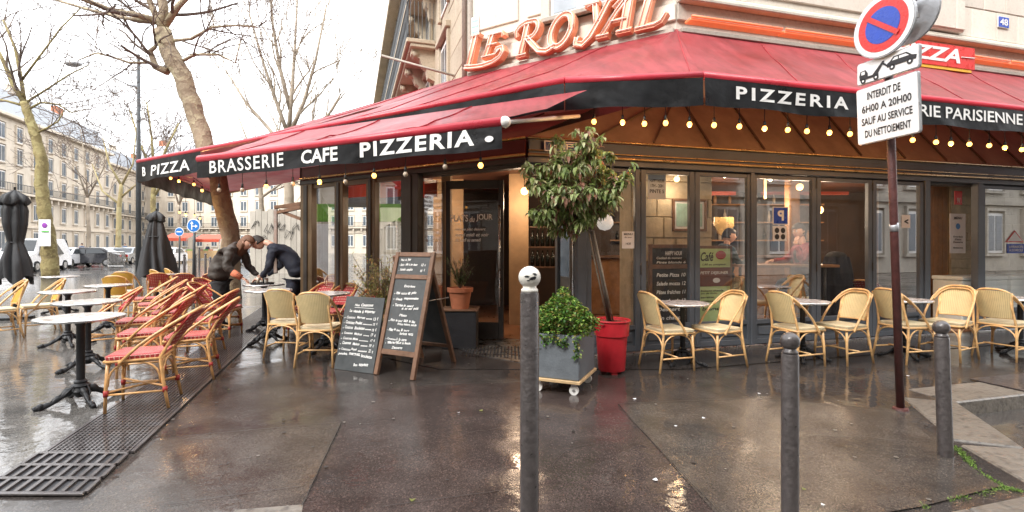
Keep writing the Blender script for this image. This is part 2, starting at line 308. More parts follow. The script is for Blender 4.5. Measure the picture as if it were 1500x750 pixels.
class MB:
    def __init__(s): s.v = []; s.f = []; s.uv = {}; s.mi = []
    def add(s, vs, fs, uvs=None, mi=0):
        b = len(s.v); s.v += [tuple(x) for x in vs]
        for i, f in enumerate(fs):
            if uvs: s.uv[len(s.f)] = [uvs[j] for j in f]
            s.f.append(tuple(b+j for j in f)); s.mi.append(mi)
        return s
    def box(s, c, d, m=None, mi=0):
        c = Vector(c); x, y, z = d[0]/2, d[1]/2, d[2]/2
        vs = [Vector((a*x, b*y, e*z)) for a in (-1, 1) for b in (-1, 1) for e in (-1, 1)]
        if m is not None: vs = [m @ v for v in vs]
        vs = [v+c for v in vs]
        return s.add(vs, [(0, 1, 3, 2), (4, 6, 7, 5), (0, 4, 5, 1), (2, 3, 7, 6), (0, 2, 6, 4), (1, 5, 7, 3)], mi=mi)
    def hexa(s, p, mi=0):          # p: 4 bottom then 4 top
        return s.add(p, [(3, 2, 1, 0), (4, 5, 6, 7), (0, 1, 5, 4), (1, 2, 6, 5), (2, 3, 7, 6), (3, 0, 4, 7)], mi=mi)
    def tube(s, pts, r, n=8, cap=True, mi=0, flat=1.0):
        pts = [Vector(p) for p in pts]; k = len(pts)
        rs = r if isinstance(r, (list, tuple)) else [r]*k
        vs = []; up = None
        for i, p in enumerate(pts):
            t = (pts[min(i+1, k-1)]-pts[max(i-1, 0)])
            t = t.normalized() if t.length > 1e-9 else Vector((0, 0, 1))
            if up is None: up = t.orthogonal().normalized()
            up = (up - t*up.dot(t)); up = up.normalized() if up.length > 1e-6 else t.orthogonal().normalized()
            sd = t.cross(up)
            for j in range(n):
                a = 2*math.pi*j/n; vs.append(p+(up*math.cos(a)+sd*math.sin(a)*flat)*rs[i])
        fs = [(i*n+j, i*n+(j+1) % n, (i+1)*n+(j+1) % n, (i+1)*n+j) for i in range(k-1) for j in range(n)]
        if cap: fs += [tuple(range(n-1, -1, -1)), tuple(range((k-1)*n, k*n))]
        return s.add(vs, fs, mi=mi)
    def lathe(s, prof, n=24, c=(0, 0, 0), mi=0, sx=1, sy=1):
        c = Vector(c); vs = [c+Vector((r*math.cos(2*math.pi*j/n)*sx, r*math.sin(2*math.pi*j/n)*sy, z)) for r, z in prof for j in range(n)]
        k = len(prof)
        fs = [(i*n+j, i*n+(j+1) % n, (i+1)*n+(j+1) % n, (i+1)*n+j) for i in range(k-1) for j in range(n)]
        fs += [tuple(range(n-1, -1, -1)), tuple(range((k-1)*n, k*n))]
        return s.add(vs, fs, mi=mi)
    def sphere(s, c, r, n=14, m=10, sc3=(1, 1, 1), mi=0):
        pr = [(max(1e-4, r*math.sin(math.pi*i/m)), -r*math.cos(math.pi*i/m)) for i in range(m+1)]
        b = len(s.v); s.lathe(pr, n, (0, 0, 0), mi)
        for i in range(b, len(s.v)):
            v = s.v[i]; s.v[i] = (v[0]*sc3[0]+c[0], v[1]*sc3[1]+c[1], v[2]*sc3[2]+c[2])
        return s
    def grid(s, fn, nu, nv, uvfn=None, mi=0):
        vs = [fn(i/nu, j/nv) for i in range(nu+1) for j in range(nv+1)]
        uv = [uvfn(i/nu, j/nv) for i in range(nu+1) for j in range(nv+1)] if uvfn else None
        fs = [(i*(nv+1)+j, (i+1)*(nv+1)+j, (i+1)*(nv+1)+j+1, i*(nv+1)+j+1) for i in range(nu) for j in range(nv)]
        return s.add(vs, fs, uv, mi)
    def poly(s, pts, z0, z1, mi=0):       # extruded ground polygon
        n = len(pts); vs = [(p[0], p[1], z0) for p in pts]+[(p[0], p[1], z1) for p in pts]
        return s.add(vs, [tuple(range(n-1, -1, -1)), tuple(range(n, 2*n))]+[(i, (i+1) % n, n+(i+1) % n, n+i) for i in range(n)], mi=mi)
    def mesh(s, name, smooth=False):
        me = bpy.data.meshes.new(name); me.from_pydata(s.v, [], s.f)
        if s.uv:
            ul = me.uv_layers.new(name='UVMap')
            for p in me.polygons:
                u = s.uv.get(p.index)
                if u:
                    for k, li in enumerate(p.loop_indices): ul.data[li].uv = u[k]
        if any(s.mi):
            for p, k in zip(me.polygons, s.mi): p.material_index = k
        if smooth:
            me.polygons.foreach_set('use_smooth', [True]*len(me.polygons))
        me.update(); return me
    def build(s, name, mats, parent=None, smooth=False, bevel=0, auto=None, kind=None):
        me = s.mesh(name, smooth or auto is not None)
        bm = bmesh.new(); bm.from_mesh(me)
        if auto is not None: bmesh.ops.remove_doubles(bm, verts=bm.verts, dist=1e-5)
        bmesh.ops.recalc_face_normals(bm, faces=bm.faces)
        if bevel:
            bmesh.ops.bevel(bm, geom=[e for e in bm.edges if e.is_manifold and e.calc_face_angle(0) > .5], offset=bevel, segments=1, affect='EDGES')
        bm.to_mesh(me); bm.free()
        if auto is not None: me.set_sharp_from_angle(angle=R(auto))
        for m_ in (mats if isinstance(mats, (list, tuple)) else [mats]): me.materials.append(M[m_])
        return link(name, me, parent, kind)
def link(name, me, parent=None, kind=None):
    o = bpy.data.objects.new(name, me); C.objects.link(o)
    if parent is not None:
        o.parent = parent
        if parent.get('_w'): o.matrix_parent_inverse = Matrix.Translation(-parent.location)
    if kind: o['kind'] = kind
    return o
def thing(name, label, cat, loc=(0, 0, 0), rz=0, group=None, world=False, kind=None):
    o = bpy.data.objects.new(name, None); C.objects.link(o); o.location = loc; o.rotation_euler = (0, 0, rz); o.empty_display_size = .1
    tag(o, label, cat, group, kind)
    if world: o['_w'] = 1
    return o
def tag(o, label, cat, group=None, kind=None):
    o['label'] = label; o['category'] = cat
    if group: o['group'] = group
    if kind: o['kind'] = kind
    return o
def struct(o, kind='structure'): o['kind'] = kind; return o
def kids(o): return [c for c in bpy.data.objects if c.parent == o]
_tree = {}
def tree_of(o):
    if o.name not in _tree: _tree[o.name] = [(c, tree_of(c)) for c in kids(o)]
    return _tree[o.name]
def dup(root, loc, rz, label=None, group=None, scale=None):
    tr = tree_of(root); r = root.copy(); C.objects.link(r); r.location = loc; r.rotation_euler = (0, 0, rz)
    if scale: r.scale = (scale,)*3
    if label: r['label'] = label
    if group: r['group'] = group
    def rec(lst, par):
        for c, sub in lst:
            d = c.copy(); C.objects.link(d); d.parent = par; rec(sub, d)
    rec(tr, r)
    return r

class Fr:      # vertical wall frame: s along, d outwards, z up
    def __init__(s, o, u, n): s.o = Vector((o[0], o[1])); s.u = Vector(u).normalized(); s.n = Vector(n).normalized()
    def p(s, a, d=0, z=0): q = s.o+s.u*a+s.n*d; return Vector((q.x, q.y, z))
    def s_of(s, px, d=0):
        k = (px-CX)/F; o = s.o+s.n*d
        return (k*o.y-o.x)/(s.u.x-k*s.u.y)
    def z_of(s, px, py, d=0): Y = s.p(s.s_of(px, d), d).y; return CH-(py-HY)/F*Y
    def box(s, mb, s0, s1, d0, d1, z0, z1, mi=0):
        q = [s.p(s0, d0, z0), s.p(s1, d0, z0), s.p(s1, d1, z0), s.p(s0, d1, z0)]; t = [Vector((v.x, v.y, z1)) for v in q]
        mb.hexa(q+t, mi); return mb
    def bx(s, name, m, par, s0, s1, d0, d1, z0, z1, bevel=0): return s.box(MB(), s0, s1, d0, d1, z0, z1).build(name, m, par, bevel=bevel)
UR, UL_, US_ = Vector((.963, .269)).normalized(), Vector((-.853, .522)).normalized(), Vector((-.303, .953)).normalized()
nR, nL, nS = Vector((UR.y, -UR.x)), Vector((-UL_.y, UL_.x)), Vector((-US_.y, US_.x))
CN = (.179, 6.026); W0 = Vector((2.37, 7.3)); V0 = W0+UL_*3.62
FR, FL = Fr(CN, UR, nR), Fr(CN, UL_, nL)
WR, WL, WS = Fr(W0, UR, nR), Fr(W0, UL_, nL), Fr(V0, US_, nS)
EL = FL.p(4.225); FS = Fr((EL.x, EL.y), US_, nS)

_txt = {}
def text_mesh(s, shear=0, off=0.0, spacing=1.0, mono=False):
    key = (s, shear, off, spacing)
    if key not in _txt:
        cu = bpy.data.curves.new('t', 'FONT'); cu.body = s; cu.size = 1; cu.shear = shear; cu.offset = off; cu.space_character = spacing; cu.resolution_u = 3; cu.fill_mode = 'FRONT'
        o = bpy.data.objects.new('t', cu); C.objects.link(o); bpy.context.view_layer.update()
        me = bpy.data.meshes.new_from_object(o.evaluated_get(bpy.context.evaluated_depsgraph_get()))
        vs = [tuple(v.co) for v in me.vertices]; fs = [tuple(p.vertices) for p in me.polygons]
        C.objects.unlink(o); bpy.data.objects.remove(o); bpy.data.meshes.remove(me)
        _txt[key] = (vs, fs)
    return _txt[key]
def text(mb, s, P0, ux, uz, wid, hei, shear=0, off=.02, spacing=1.0, fn=None, mi=0, keep=False, n=None, depth=0):
    """letters fitted into a wid x hei rectangle starting at P0 with axes ux (reading) and uz (up)"""
    vs, fs = text_mesh(s, shear, off, spacing)
    if not vs: return
    x0 = min(v[0] for v in vs); x1 = max(v[0] for v in vs); y0 = min(v[1] for v in vs); y1 = max(v[1] for v in vs)
    y0k, y1k = (0, .73) if keep else (y0, y1)
    sx = wid/(x1-x0) if wid else hei/(y1k-y0k); sy = hei/(y1k-y0k)
    P0 = Vector(P0); ux = Vector(ux); uz = Vector(uz); out = []
    for v in vs:
        a, b = (v[0]-x0)*sx, (v[1]-y0k)*sy; p = P0+ux*a+uz*b
        if fn: p = fn(p, a, b)
        out.append(p)
    mb.add(out, fs, mi=mi)
    return (x1-x0)*sx
# ================================================================ GROUND
def flat(name, pts, z, m, kind='structure', thick=0):
    mb = MB()
    if thick: mb.poly(pts, z-thick, z)
    else: mb.add([(p[0], p[1], z) for p in pts], [tuple(range(len(pts)))])
    o = mb.build(name, m); o['kind'] = kind; return o
flat('road', [(-900, -600), (900, -600), (900, 1500), (-900, 1500)], -.12, 'road')
PV = [(3.85, 4.38), (3.42, 3.37), (3.25, 2.52), (0, 1.55), (-14, -2.5), (-52, 120), (60, 120), (42.4, 15.2)]
flat('pavement', PV[::-1], 0, 'asphalt', thick=.3)
def gp(*px): return [tuple(G(x, y)[:2]) for x, y in px]
def sy(X0, Y): return (X0-.318*Y, Y)
flat('terrace_pavement', [sy(-1.98, 2.6), sy(-1.98, 60), sy(-13.5, 60), sy(-13.5, -1)], .004, 'asphalt_side')
flat('asphalt_patch', gp((905, 592), (1030, 586), (1105, 584), (1310, 601), (1390, 663), (1466, 714), (1350, 744), (1080, 790)), .008, 'asphalt_light')
flat('asphalt_patch', gp((232, 644), (360, 630), (500, 620), (442, 742), (300, 760), (60, 800)), .004, 'asphalt_light')
flat('asphalt_patch', gp((503, 622), (505, 577), (610, 566), (790, 560), (940, 583), (1010, 600), (1060, 660), (1150, 800), (380, 900), (444, 744)), .004, 'asphalt_red')
flat('asphalt_patch', [FL.p(-.1, .05)[:2], FL.p(4.2, .05)[:2], FL.p(4.2, .5)[:2], FL.p(.6, .9)[:2], FR.p(1.5, .9)[:2], FR.p(11, .8)[:2], FR.p(11, .03)[:2], FR.p(0, .03)[:2]], .006, 'asphalt')
# seams between the patches: thin sunken-looking bitumen lines
sm = MB()
for a, b in (((232, 644), (500, 620)), ((500, 620), (442, 744)), ((240, 742), (440, 715)), ((905, 593), (1105, 585)), ((1105, 585), (1310, 602)), ((1030, 551), (1105, 585)), ((905, 595), (1070, 770)), ((610, 566), (790, 560)), ((560, 745), (780, 715))):
    p, q = G(*a), G(*b); d = (q-p).normalized(); s = Vector((-d.y, d.x, 0))*.0022; k = 24; L_ = []; 
    for i in range(k+1):
        c = p+(q-p)*i/k+s*rnd.uniform(-1.2, 1.2); L_.append((c-s, c+s))
    for i in range(k): sm.add([(*L_[i][0][:2], .0125), (*L_[i][1][:2], .0125), (*L_[i+1][1][:2], .0125), (*L_[i+1][0][:2], .0125)], [(0, 1, 2, 3)])
struct(sm.build('pavement_seam', 'seam'))
ck = MB()
for (px, py), (dx, dy), n_ in (((640, 640), (.9, -.1), 14), ((1180, 640), (.7, .3), 12), ((330, 690), (.6, -.5), 10), ((820, 700), (-.5, .6), 9), ((560, 600), (.2, -.7), 8), ((1010, 660), (.8, -.3), 9)):
    p = G(px, py); d = Vector((dx, dy, 0)).normalized()
    for i in range(n_):
        d.rotate(Matrix.Rotation(rnd.gauss(0, .45), 3, 'Z')); q = p+d*.07; s = Vector((-d.y, d.x, 0))*.0012
        ck.add([(*(p-s)[:2], .0128), (*(p+s)[:2], .0128), (*(q+s)[:2], .0128), (*(q-s)[:2], .0128)], [(0, 1, 2, 3)]); p = q
struct(ck.build('pavement_crack', 'seam'))
gm, gl_ = MB(), MB()
for i in range(150):
    x, y = rnd.uniform(-3.2, 4.5), rnd.uniform(2.3, 6.0)
    if x > 2.5+.3*y or (x < -.6 and y > 5.0): continue
    r_ = rnd.uniform(.006, .017); (gm if i % 3 else gl_).add([(x+r_*math.cos(k*.785)*rnd.uniform(.7, 1.1), y+r_*math.sin(k*.785)*rnd.uniform(.7, 1.1), .0135) for k in range(8)], [tuple(range(8))])
g1 = gm.build('gum_spots', 'seam', kind='stuff'); tag(g1, 'dark trodden gum spots scattered over the wet pavement', 'gum spots'); g2 = gl_.build('pale_specks', 'kerb_stone', kind='stuff'); tag(g2, 'pale grit specks scattered over the wet pavement', 'grit')
# kerb stones, each its own piece
kerb = thing('kerb', 'pale granite kerb edging the pavement corner beside the road', 'kerb', (3.5, 3.5, 0), world=True, kind='structure')
def kerb_run(pts, wd, L0=.95):
    for a, b in zip(pts, pts[1:]):
        a, b = Vector(a), Vector(b); d = (b-a); n = max(1, round(d.length/L0)); u = d.normalized(); s = Vector((-u.y, u.x))
        for i in range(n):
            p0 = a+d*i/n+u*.006; p1 = a+d*(i+1)/n-u*.006; dz = rnd.uniform(.008, .013)
            mb = MB(); q = [p0-s*.004, p1-s*.004, p1+s*wd, p0+s*wd]
            mb.hexa([(v.x, v.y, -.14) for v in q]+[(v.x, v.y, dz) for v in q]); mb.build('kerb_stone', 'kerb_stone', kerb, bevel=.012)
far = Vector((3.85, 4.38))+UR*24
kerb_run([(3.85, 4.38), tuple(far)], .42); 
kerb_run([(3.25, 2.52), (3.42, 3.37), (3.85, 4.38)], .38, .85)
kerb_run([(-9, -1.05), (0, 1.55), (3.25, 2.52)], .34)
# cast-iron drain inlet set in the raised kerb
dr = thing('drain_inlet', 'dark drain inlet plate in the raised kerb at the right edge', 'drain', (4.55, 4.85, 0), world=True)
KF = Fr((3.85, 4.38), UR, nR)
KF.bx('cover_plate', 'bollard_paint', dr, .95, 1.75, -.5, .006, .012, .022, .004); KF.bx('opening', 'ink', dr, 1.0, 1.7, -.01, .012, -.10, -.02)
# slab with a manhole-like pale stone near the bottom edge
o = MB().poly(gp((345, 749), (444, 741), (436, 790), (300, 800)), 0, .008).build('stone_slab', 'kerb_stone'); struct(o)
# moss growing along the seam
ms = MB()
for i in range(900):
    t = rnd.random(); seg = rnd.choice([((1400, 655), (1437, 695)), ((1400, 655), (1425, 682)), ((1437, 695), (1475, 716)), ((1475, 716), (1350, 744)), ((1475, 716), (1500, 722))])
    if noise.noise(Vector((t*6, seg[1][0]*.01, 0))) < -.02 and seg[1][0] != 1425: continue
    a, b = G(*seg[0]), G(*seg[1]); p = a+(b-a)*t+Vector((rnd.gauss(0, .012), rnd.gauss(0, .012), 0)); h = rnd.uniform(.002, .008); r_ = rnd.uniform(.003, .008); an = rnd.random()*6
    ms.add([p+Vector((math.cos(an)*r_, math.sin(an)*r_, .004)), p-Vector((math.cos(an)*r_, math.sin(an)*r_, -.004)), p+Vector((rnd.gauss(0, .006), rnd.gauss(0, .006), h+.008))], [(0, 1, 2)])
ms.build('moss', 'moss', kind='stuff')
tag(bpy.data.objects['moss'], 'green moss along the seam of the kerb', 'moss')

# gratings of the drainage channel along the terrace
gr = thing('drain_grate', 'heavy slotted iron drain grate at the lower left corner', 'grate', (*sy(-1.7, 3.0), 0), world=True)
Y0, Y1 = 2.74, 3.28
XA, XB = -2.03, -1.45
def sp(x0, Y, z): q = sy(x0, Y); return Vector((q[0], q[1], z))
MB().hexa([sp(XA, Y0, .004), sp(XB, Y0, .004), sp(XB, Y1, .004), sp(XA, Y1, .004)]+[sp(XA, Y0, .006), sp(XB, Y0, .006), sp(XB, Y1, .006), sp(XA, Y1, .006)]).build('channel', 'ink', gr)
for k in range(4):   # cross bars parallel to the image rows
    yy = Y0+(Y1-Y0)*k/3; MB().hexa([sp(XA, yy-.014, .006), sp(XB, yy-.014, .006), sp(XB, yy+.014, .006), sp(XA, yy+.014, .006)]+[sp(XA, yy-.014, .02), sp(XB, yy-.014, .02), sp(XB, yy+.014, .02), sp(XA, yy+.014, .02)]).build('cross_bar', 'bollard_paint', gr, bevel=.003)
for k in range(3):
    for j in range(10):
        x0 = XA+(XB-XA)*j/9; ya, yb = Y0+(Y1-Y0)*k/3+.016, Y0+(Y1-Y0)*(k+1)/3-.016; wd = .011
        off = .05*(1 if k % 2 else .6)
        MB().hexa([sp(x0-wd-off*0, ya, .006), sp(x0+wd, ya, .006), sp(x0+wd+.0, yb, .006), sp(x0-wd, yb, .006)]+[sp(x0-wd, ya, .019), sp(x0+wd, ya, .019), sp(x0+wd, yb, .019), sp(x0-wd, yb, .019)]).build('grate_bar', 'bollard_paint', gr)
fg = thing('channel_grating', 'fine grey steel grating strip running beneath the red chairs', 'grating', (*sy(-1.7, 6), 0), world=True)
MB().hexa([sp(XA+.05, 3.3, .004), sp(XB, 3.3, .004), sp(XB, 14, .004), sp(XA+.05, 14, .004)]+[sp(XA+.05, 3.3, .006), sp(XB, 3.3, .006), sp(XB, 14, .006), sp(XA+.05, 14, .006)]).build('channel', 'ink', fg)
mb = MB()
for j in range(17):
    x0 = XA+.06+(XB-XA-.07)*j/16; mb.hexa([sp(x0-.006, 3.3, .006), sp(x0+.006, 3.3, .006), sp(x0+.006, 14, .006), sp(x0-.006, 14, .006)]+[sp(x0-.006, 3.3, .016), sp(x0+.006, 3.3, .016), sp(x0+.006, 14, .016), sp(x0-.006, 14, .016)])
mb.build('long_bars', 'bollard_paint', fg, kind='stuff')
mb = MB()
for k in range(300):
    yy = 3.32+k*.0355; mb.hexa([sp(XA+.05, yy-.0055, .006), sp(XB, yy-.0055, .006), sp(XB, yy+.0055, .006), sp(XA+.05, yy+.0055, .006)]+[sp(XA+.05, yy-.0055, .0145), sp(XB, yy-.0055, .0145), sp(XB, yy+.0055, .0145), sp(XA+.05, yy+.0055, .0145)])
mb.build('cross_bars', 'bollard_paint', fg, kind='stuff')
for x0 in (XA+.03, XB+.02):
    MB().hexa([sp(x0-.013, 3.3, .004), sp(x0+.013, 3.3, .004), sp(x0+.013, 14, .004), sp(x0-.013, 14, .004)]+[sp(x0-.013, 3.3, .018), sp(x0+.013, 3.3, .018), sp(x0+.013, 14, .018), sp(x0-.013, 14, .018)]).build('edge_frame', 'bollard_paint', fg)

# litter: leaves and specks on the wet ground
for i, (px, py) in enumerate(((705, 603), (672, 606), (990, 626), (1177, 719), (930, 586), (1205, 742), (335, 572), (1112, 578), (960, 705), (604, 735), (1030, 614), (1330, 552))):
    p = G(px, py); a = rnd.random()*6; mb = MB(); r_ = rnd.uniform(.012, .022)
    mb.add([p+Vector((math.cos(a+t)*r_*(1 if k % 2 else .5), math.sin(a+t)*r_*(1 if k % 2 else .5), .009+(.004 if k % 2 else 0))) for k, t in enumerate((0, 1.2, 2.2, 3.1, 4.2, 5.2))], [(0, 1, 2, 3, 4, 5)])
    tag(mb.build('litter_scrap', 'paper' if i % 3 else 'leaf_autumn'), 'tiny '+('white paper scrap' if i % 3 else 'brown leaf')+' on the wet asphalt, '+('right of the white ball bollard', 'left of the white ball bollard', 'in front of the first chair pair', 'low between the two right bollards', 'below the red pot', 'at the bottom right edge', 'left of the grating near the small chalkboard', 'between the chair pairs', 'bottom centre right', 'below the tall chalkboard', 'on the light patch centre', 'near the rusty pole')[i], 'litter', 'scraps on the wet asphalt')

# ================================================================ CAFE VERANDA
cv = thing('cafe_veranda', 'glazed cafe front with grey folding window frames and gold trim at the corner', 'cafe front', (CN[0], CN[1], 0), world=True)
HB, HT = 2.29, 2.42
def pane(fr, s0, s1, z0, z1, par=cv, d=-.02, m='glass', name='glass_pane'):
    mb = MB(); mb.add([fr.p(s0, d, z0), fr.p(s1, d, z0), fr.p(s1, d, z1), fr.p(s0, d, z1)], [(0, 1, 2, 3)]); return mb.build(name, m, par)
def bay(fr, s0, s1, m='grey_paint', st=.075, kick=True):       # one folding leaf: two stiles, rails, kick panel, pane
    b = MB(); fr.box(b, s0, s0+st, -.05, .01, .03, HB+.05); leaf = b.build('window_leaf', m, cv, bevel=.006)
    fr.bx('stile', m, leaf, s1-st, s1, -.05, .01, .03, HB+.05, .006)
    fr.bx('top_rail', m, leaf, s0+st+.001, s1-st-.001, -.047, .006, HB, HB+.049, .004)
    fr.bx('lower_rail', m, leaf, s0+st+.001, s1-st-.001, -.047, .006, .30, .36, .004)
    fr.bx('kick_panel', m, leaf, s0+st+.001, s1-st-.001, -.045, -.02, .10, .299)
    fr.bx('panel_molding', m, leaf, s0+st+.04, s1-st-.04, -.019, -.008, .145, .265, .006)
    fr.bx('bottom_rail', m, leaf, s0+st+.001, s1-st-.001, -.047, .006, .03, .098, .004)
    pane(fr, s0+st, s1-st, .36, HB, leaf)
    return leaf
px_bays = [(858, 938), (938.5, 1017), (1018, 1101), (1102, 1195), (1196, 1277), (1278, 1352)]
lv = [bay(FR, FR.s_of(a), FR.s_of(b)) for a, b in px_bays]
for px in (1101.5, 1353, 1430.5): FR.bx('post', 'grey_paint', cv, FR.s_of(px)-.035 if px < 1200 else FR.s_of(px), FR.s_of(px)+.03 if px < 1200 else FR.s_of(px+8), -.08, .025, 0, HT-.02, .006)
for a, b in ((1439, 1520), (1521, 1600)): bay(FR, FR.s_of(a), FR.s_of(b), st=.055)
for px in (938, 1195, 1277): # small bolts on the meeting stiles
    for z in (2.18, 1.0): FR.bx('bolt', 'dark_paint', cv, FR.s_of(px)-.01, FR.s_of(px)+.01, .011, .022, z, z+.12, .003)
SR, SLm = FR.s_of(1600), 4.225
FR.bx('head_rail', 'grey_paint', cv, .0, SR, -.07, .03, HT-.06, HT, .005)
FR.bx('fascia', 'grey_paint', cv, .03, SR, -.05, .0, HT+.001, 2.64)
for z, r_ in ((2.452, .017), (2.505, .008), (2.655, .014)):
    MB().tube([FR.p(0, .045, z), FR.p(SR, .045, z)], r_, 8).build('gold_trim', 'gold_trim', cv, smooth=True)
FR.bx('sill', 'steel', cv, FR.s_of(858), FR.s_of(1362), -.05, .06, 0, .027, .004); FR.bx('sill', 'steel', cv, FR.s_of(1428), SR, -.05, .06, 0, .027, .004)
FR.bx('bulkhead', 'dark_paint', cv, .02, SR, -.20, -.071, HT-.1, 2.62)
# chamfer side
lb = [(442, 459), (491.7, 504), (538, 551), (589, 614)]
FL.bx('head_rail', 'dark_paint', cv, 0.0, SLm, -.07, .03, HT-.06, HT, .005); FL.bx('fascia', 'maroon_paint', cv, 0.03, SLm, -.05, 0, HT+.001, 2.64)
FL.bx('bulkhead', 'dark_paint', cv, .12, SLm, -.20, -.071, HT-.1, 2.62)
for z, r_ in ((2.452, .017), (2.655, .014)): MB().tube([FL.p(0, .045, z), FL.p(SLm, .045, z)], r_, 8).build('gold_trim', 'gold_trim', cv, smooth=True)
for i, (a, b) in enumerate(lb):
    s0, s1 = FL.s_of(b), FL.s_of(a); FL.bx('post', 'bronze_paint' if i < 3 else 'dark_paint', cv, s0, s1, -.09, .03, 0, HT-.061, .008)
    FL.bx('post_molding', 'dark_paint', cv, s0+(s1-s0)*.35, s1-(s1-s0)*.35, .031, .05, .05, HT-.08, .004)
for (a, b), (c, d) in zip(lb, lb[1:]):
    s0, s1 = FL.s_of(c), FL.s_of(b); FL.bx('lower_panel', 'bronze_paint', cv, s0, s1, -.06, .0, .03, .42, .004); FL.bx('top_rail', 'bronze_paint', cv, s0, s1, -.06, 0, HB, HT-.062)
    pane(FL, s0, s1, .42, HB)
# street side of the veranda: posts and panes
for k in range(7): FS.bx('post', 'bronze_paint', cv, .02+k*1.3, .1+k*1.3, -.08, .02, 0, HT-.061, .006)
for k in range(6): pane(FS, .1+k*1.3, 1.32+k*1.3, .5, HB, m='glass_side'); FS.bx('lower_panel', 'bronze_paint', cv, .1+k*1.3, 1.32+k*1.3, -.06, 0, .03, .5)
FS.bx('head_rail', 'dark_paint', cv, 0, 8, -.07, .03, HT-.06, 2.64)
# glazed brown roof of the veranda with ribs
def roof_strip(fr, wfr, s0, s1, t0, t1, name='roof_panel'):
    MB().add([fr.p(s0, -.02, 2.67), fr.p(s1, -.02, 2.67), wfr.p(t1, 0, 3.55), wfr.p(t0, 0, 3.55)], [(0, 1, 2, 3)]).build(name, 'awning_brown', cv)
def proj(fr, wfr, s): q = fr.p(s); return (Vector((q.x, q.y))-wfr.o).dot(wfr.u)
k = 0; s = 0
t00 = 0
while s < SR-.4:
    s2 = min(SR, s+.86); roof_strip(FR, WR, s, s2, max(t00, proj(FR, WR, s)-.1), max(.02, proj(FR, WR, s2)-.1))
    a, b = FR.p(s2, -.02, 2.70), WR.p(max(.02, proj(FR, WR, s2)-.1), 0, 3.58); MB().tube([a, b], .015, 4).build('roof_rib', 'bronze_paint', cv); s = s2
s = 0
while s < SLm-.1:
    s2 = min(SLm, s+.95); roof_strip(FL, WL, s, s2, max(0, proj(FL, WL, s)), max(.02, proj(FL, WL, s2)))
    a, b = FL.p(s2, -.02, 2.70), WL.p(max(.02, proj(FL, WL, s2)), 0, 3.58); MB().tube([a, b], .015, 4).build('roof_rib', 'bronze_paint', cv); s = s2

# ---- recessed corner entrance
MB().poly([G(690, 497)[:2], G(664, 509)[:2], G(700, 521)[:2], G(762, 532)[:2], G(850, 524)[:2], G(840, 495)[:2]][::-1], 0, .012).build('door_mat', 'steel', None)
tag(bpy.data.objects['door_mat'], 'metal grille mat in front of the open cafe door', 'door mat')
mb = MB(); fx = Fr(G(664, 509)[:2], (G(762, 532)-G(664, 509))[:2], (0, -1))
for i in range(34):
    for j in range(16):
        p = Vector((-.62+.044*i, 6.02+.05*j+(.025 if i % 2 else 0), .012))
        px = CX+F*p.x/p.y
        if 676 < px < 845 and p.y > 6.08-.25*(p.x) if p.x < 0 else True:
            if p.y < 7.3 and px < 848: mb.hexa([p+Vector((-.014, 0, 0)), p+Vector((0, -.016, 0)), p+Vector((.014, 0, 0)), p+Vector((0, .016, 0))]+[p+Vector((-.01, 0, .006)), p+Vector((0, -.012, .006)), p+Vector((.01, 0, .006)), p+Vector((0, .012, .006))])
mb.build('mat_studs', 'black_iron', bpy.data.objects['door_mat'], kind='stuff')
def door(name, label, a, b, m='dark_paint', st=.075, lam=None):
    a, b = Vector(a), Vector(b); u = (b-a).normalized(); n = Vector((u.y, -u.x)); L_ = (b-a).length; f = Fr(a, u, n)
    t = thing(name, label, 'door', (a.x, a.y, 0), world=True)
    f.bx('stile', m, t, 0, st, -.025, .025, .02, 2.32, .005); f.bx('stile', m, t, L_-st, L_, -.025, .025, .02, 2.32, .005)
    f.bx('top_rail', m, t, st+.001, L_-st-.001, -.024, .024, 2.2, 2.319, .004); f.bx('bottom_rail', m, t, st+.001, L_-st-.001, -.024, .024, .02, .26, .004)
    pane(f, st, L_-st, .26, 2.2, t, 0, 'glass_side')
    h = MB(); s = L_-.05 if lam != 'L' else .05; h.tube([f.p(s, .085, .5), f.p(s, .085, 1.95)], .014, 8); hd = h.build('handle', 'steel', t, smooth=True)
    for z in (.75, 1.7): MB().tube([f.p(s, .02, z), f.p(s, .085, z)], .02, 8).build('bracket', 'brass', hd)
    return t, f
dt, df = door('glass_door', 'glazed door lettered PLATS du JOUR standing left of the open entrance', (-.98, 7.42), (-.12, 7.30))
mb = MB(); 
for s_, z, w_, h_ in (('PLATS', 1.72, .26, .10), ):
    text(mb, s_, df.p(.09, .03, z), (df.u.x, df.u.y, 0), (0, 0, 1), w_, h_)
text(mb, 'du', df.p(.37, .03, 1.715), (df.u.x, df.u.y, 0), (0, 0, 1), .08, .08, shear=.3)
text(mb, 'JOUR', df.p(.47, .03, 1.72), (df.u.x, df.u.y, 0), (0, 0, 1), .24, .11)
for i, wd in enumerate((.45, .5, .38)): text(mb, ('entrée plat dessert', 'servi midi et soir', 'du lundi au samedi')[i], df.p(.16, .03, 1.58-.075*i), (df.u.x, df.u.y, 0), (0, 0, 1), wd, .05, shear=.3)
mb.build('lettering', 'letter_white', dt)
side = thing('side_glazing', 'narrow angled glass panel beside the corner door', 'window', (-1.1, 7.1, 0), world=True)
sf = Fr((-1.22, 6.93), (Vector((-.98, 7.42))-Vector((-1.22, 6.93))), (-.9, -.4)); pane(sf, 0, .54, .4, 2.3, side); sf.bx('lower_panel', 'dark_paint', side, 0, .54, -.02, .02, 0, .4); sf.bx('jamb', 'interior_tan', side, .5, .56, -.1, .03, .401, 2.4)
d2, f2 = door('glass_door', 'open glazed door with tall steel handles at the right of the entrance', (.62, 7.0), (.86, 6.30), 'grey_paint')
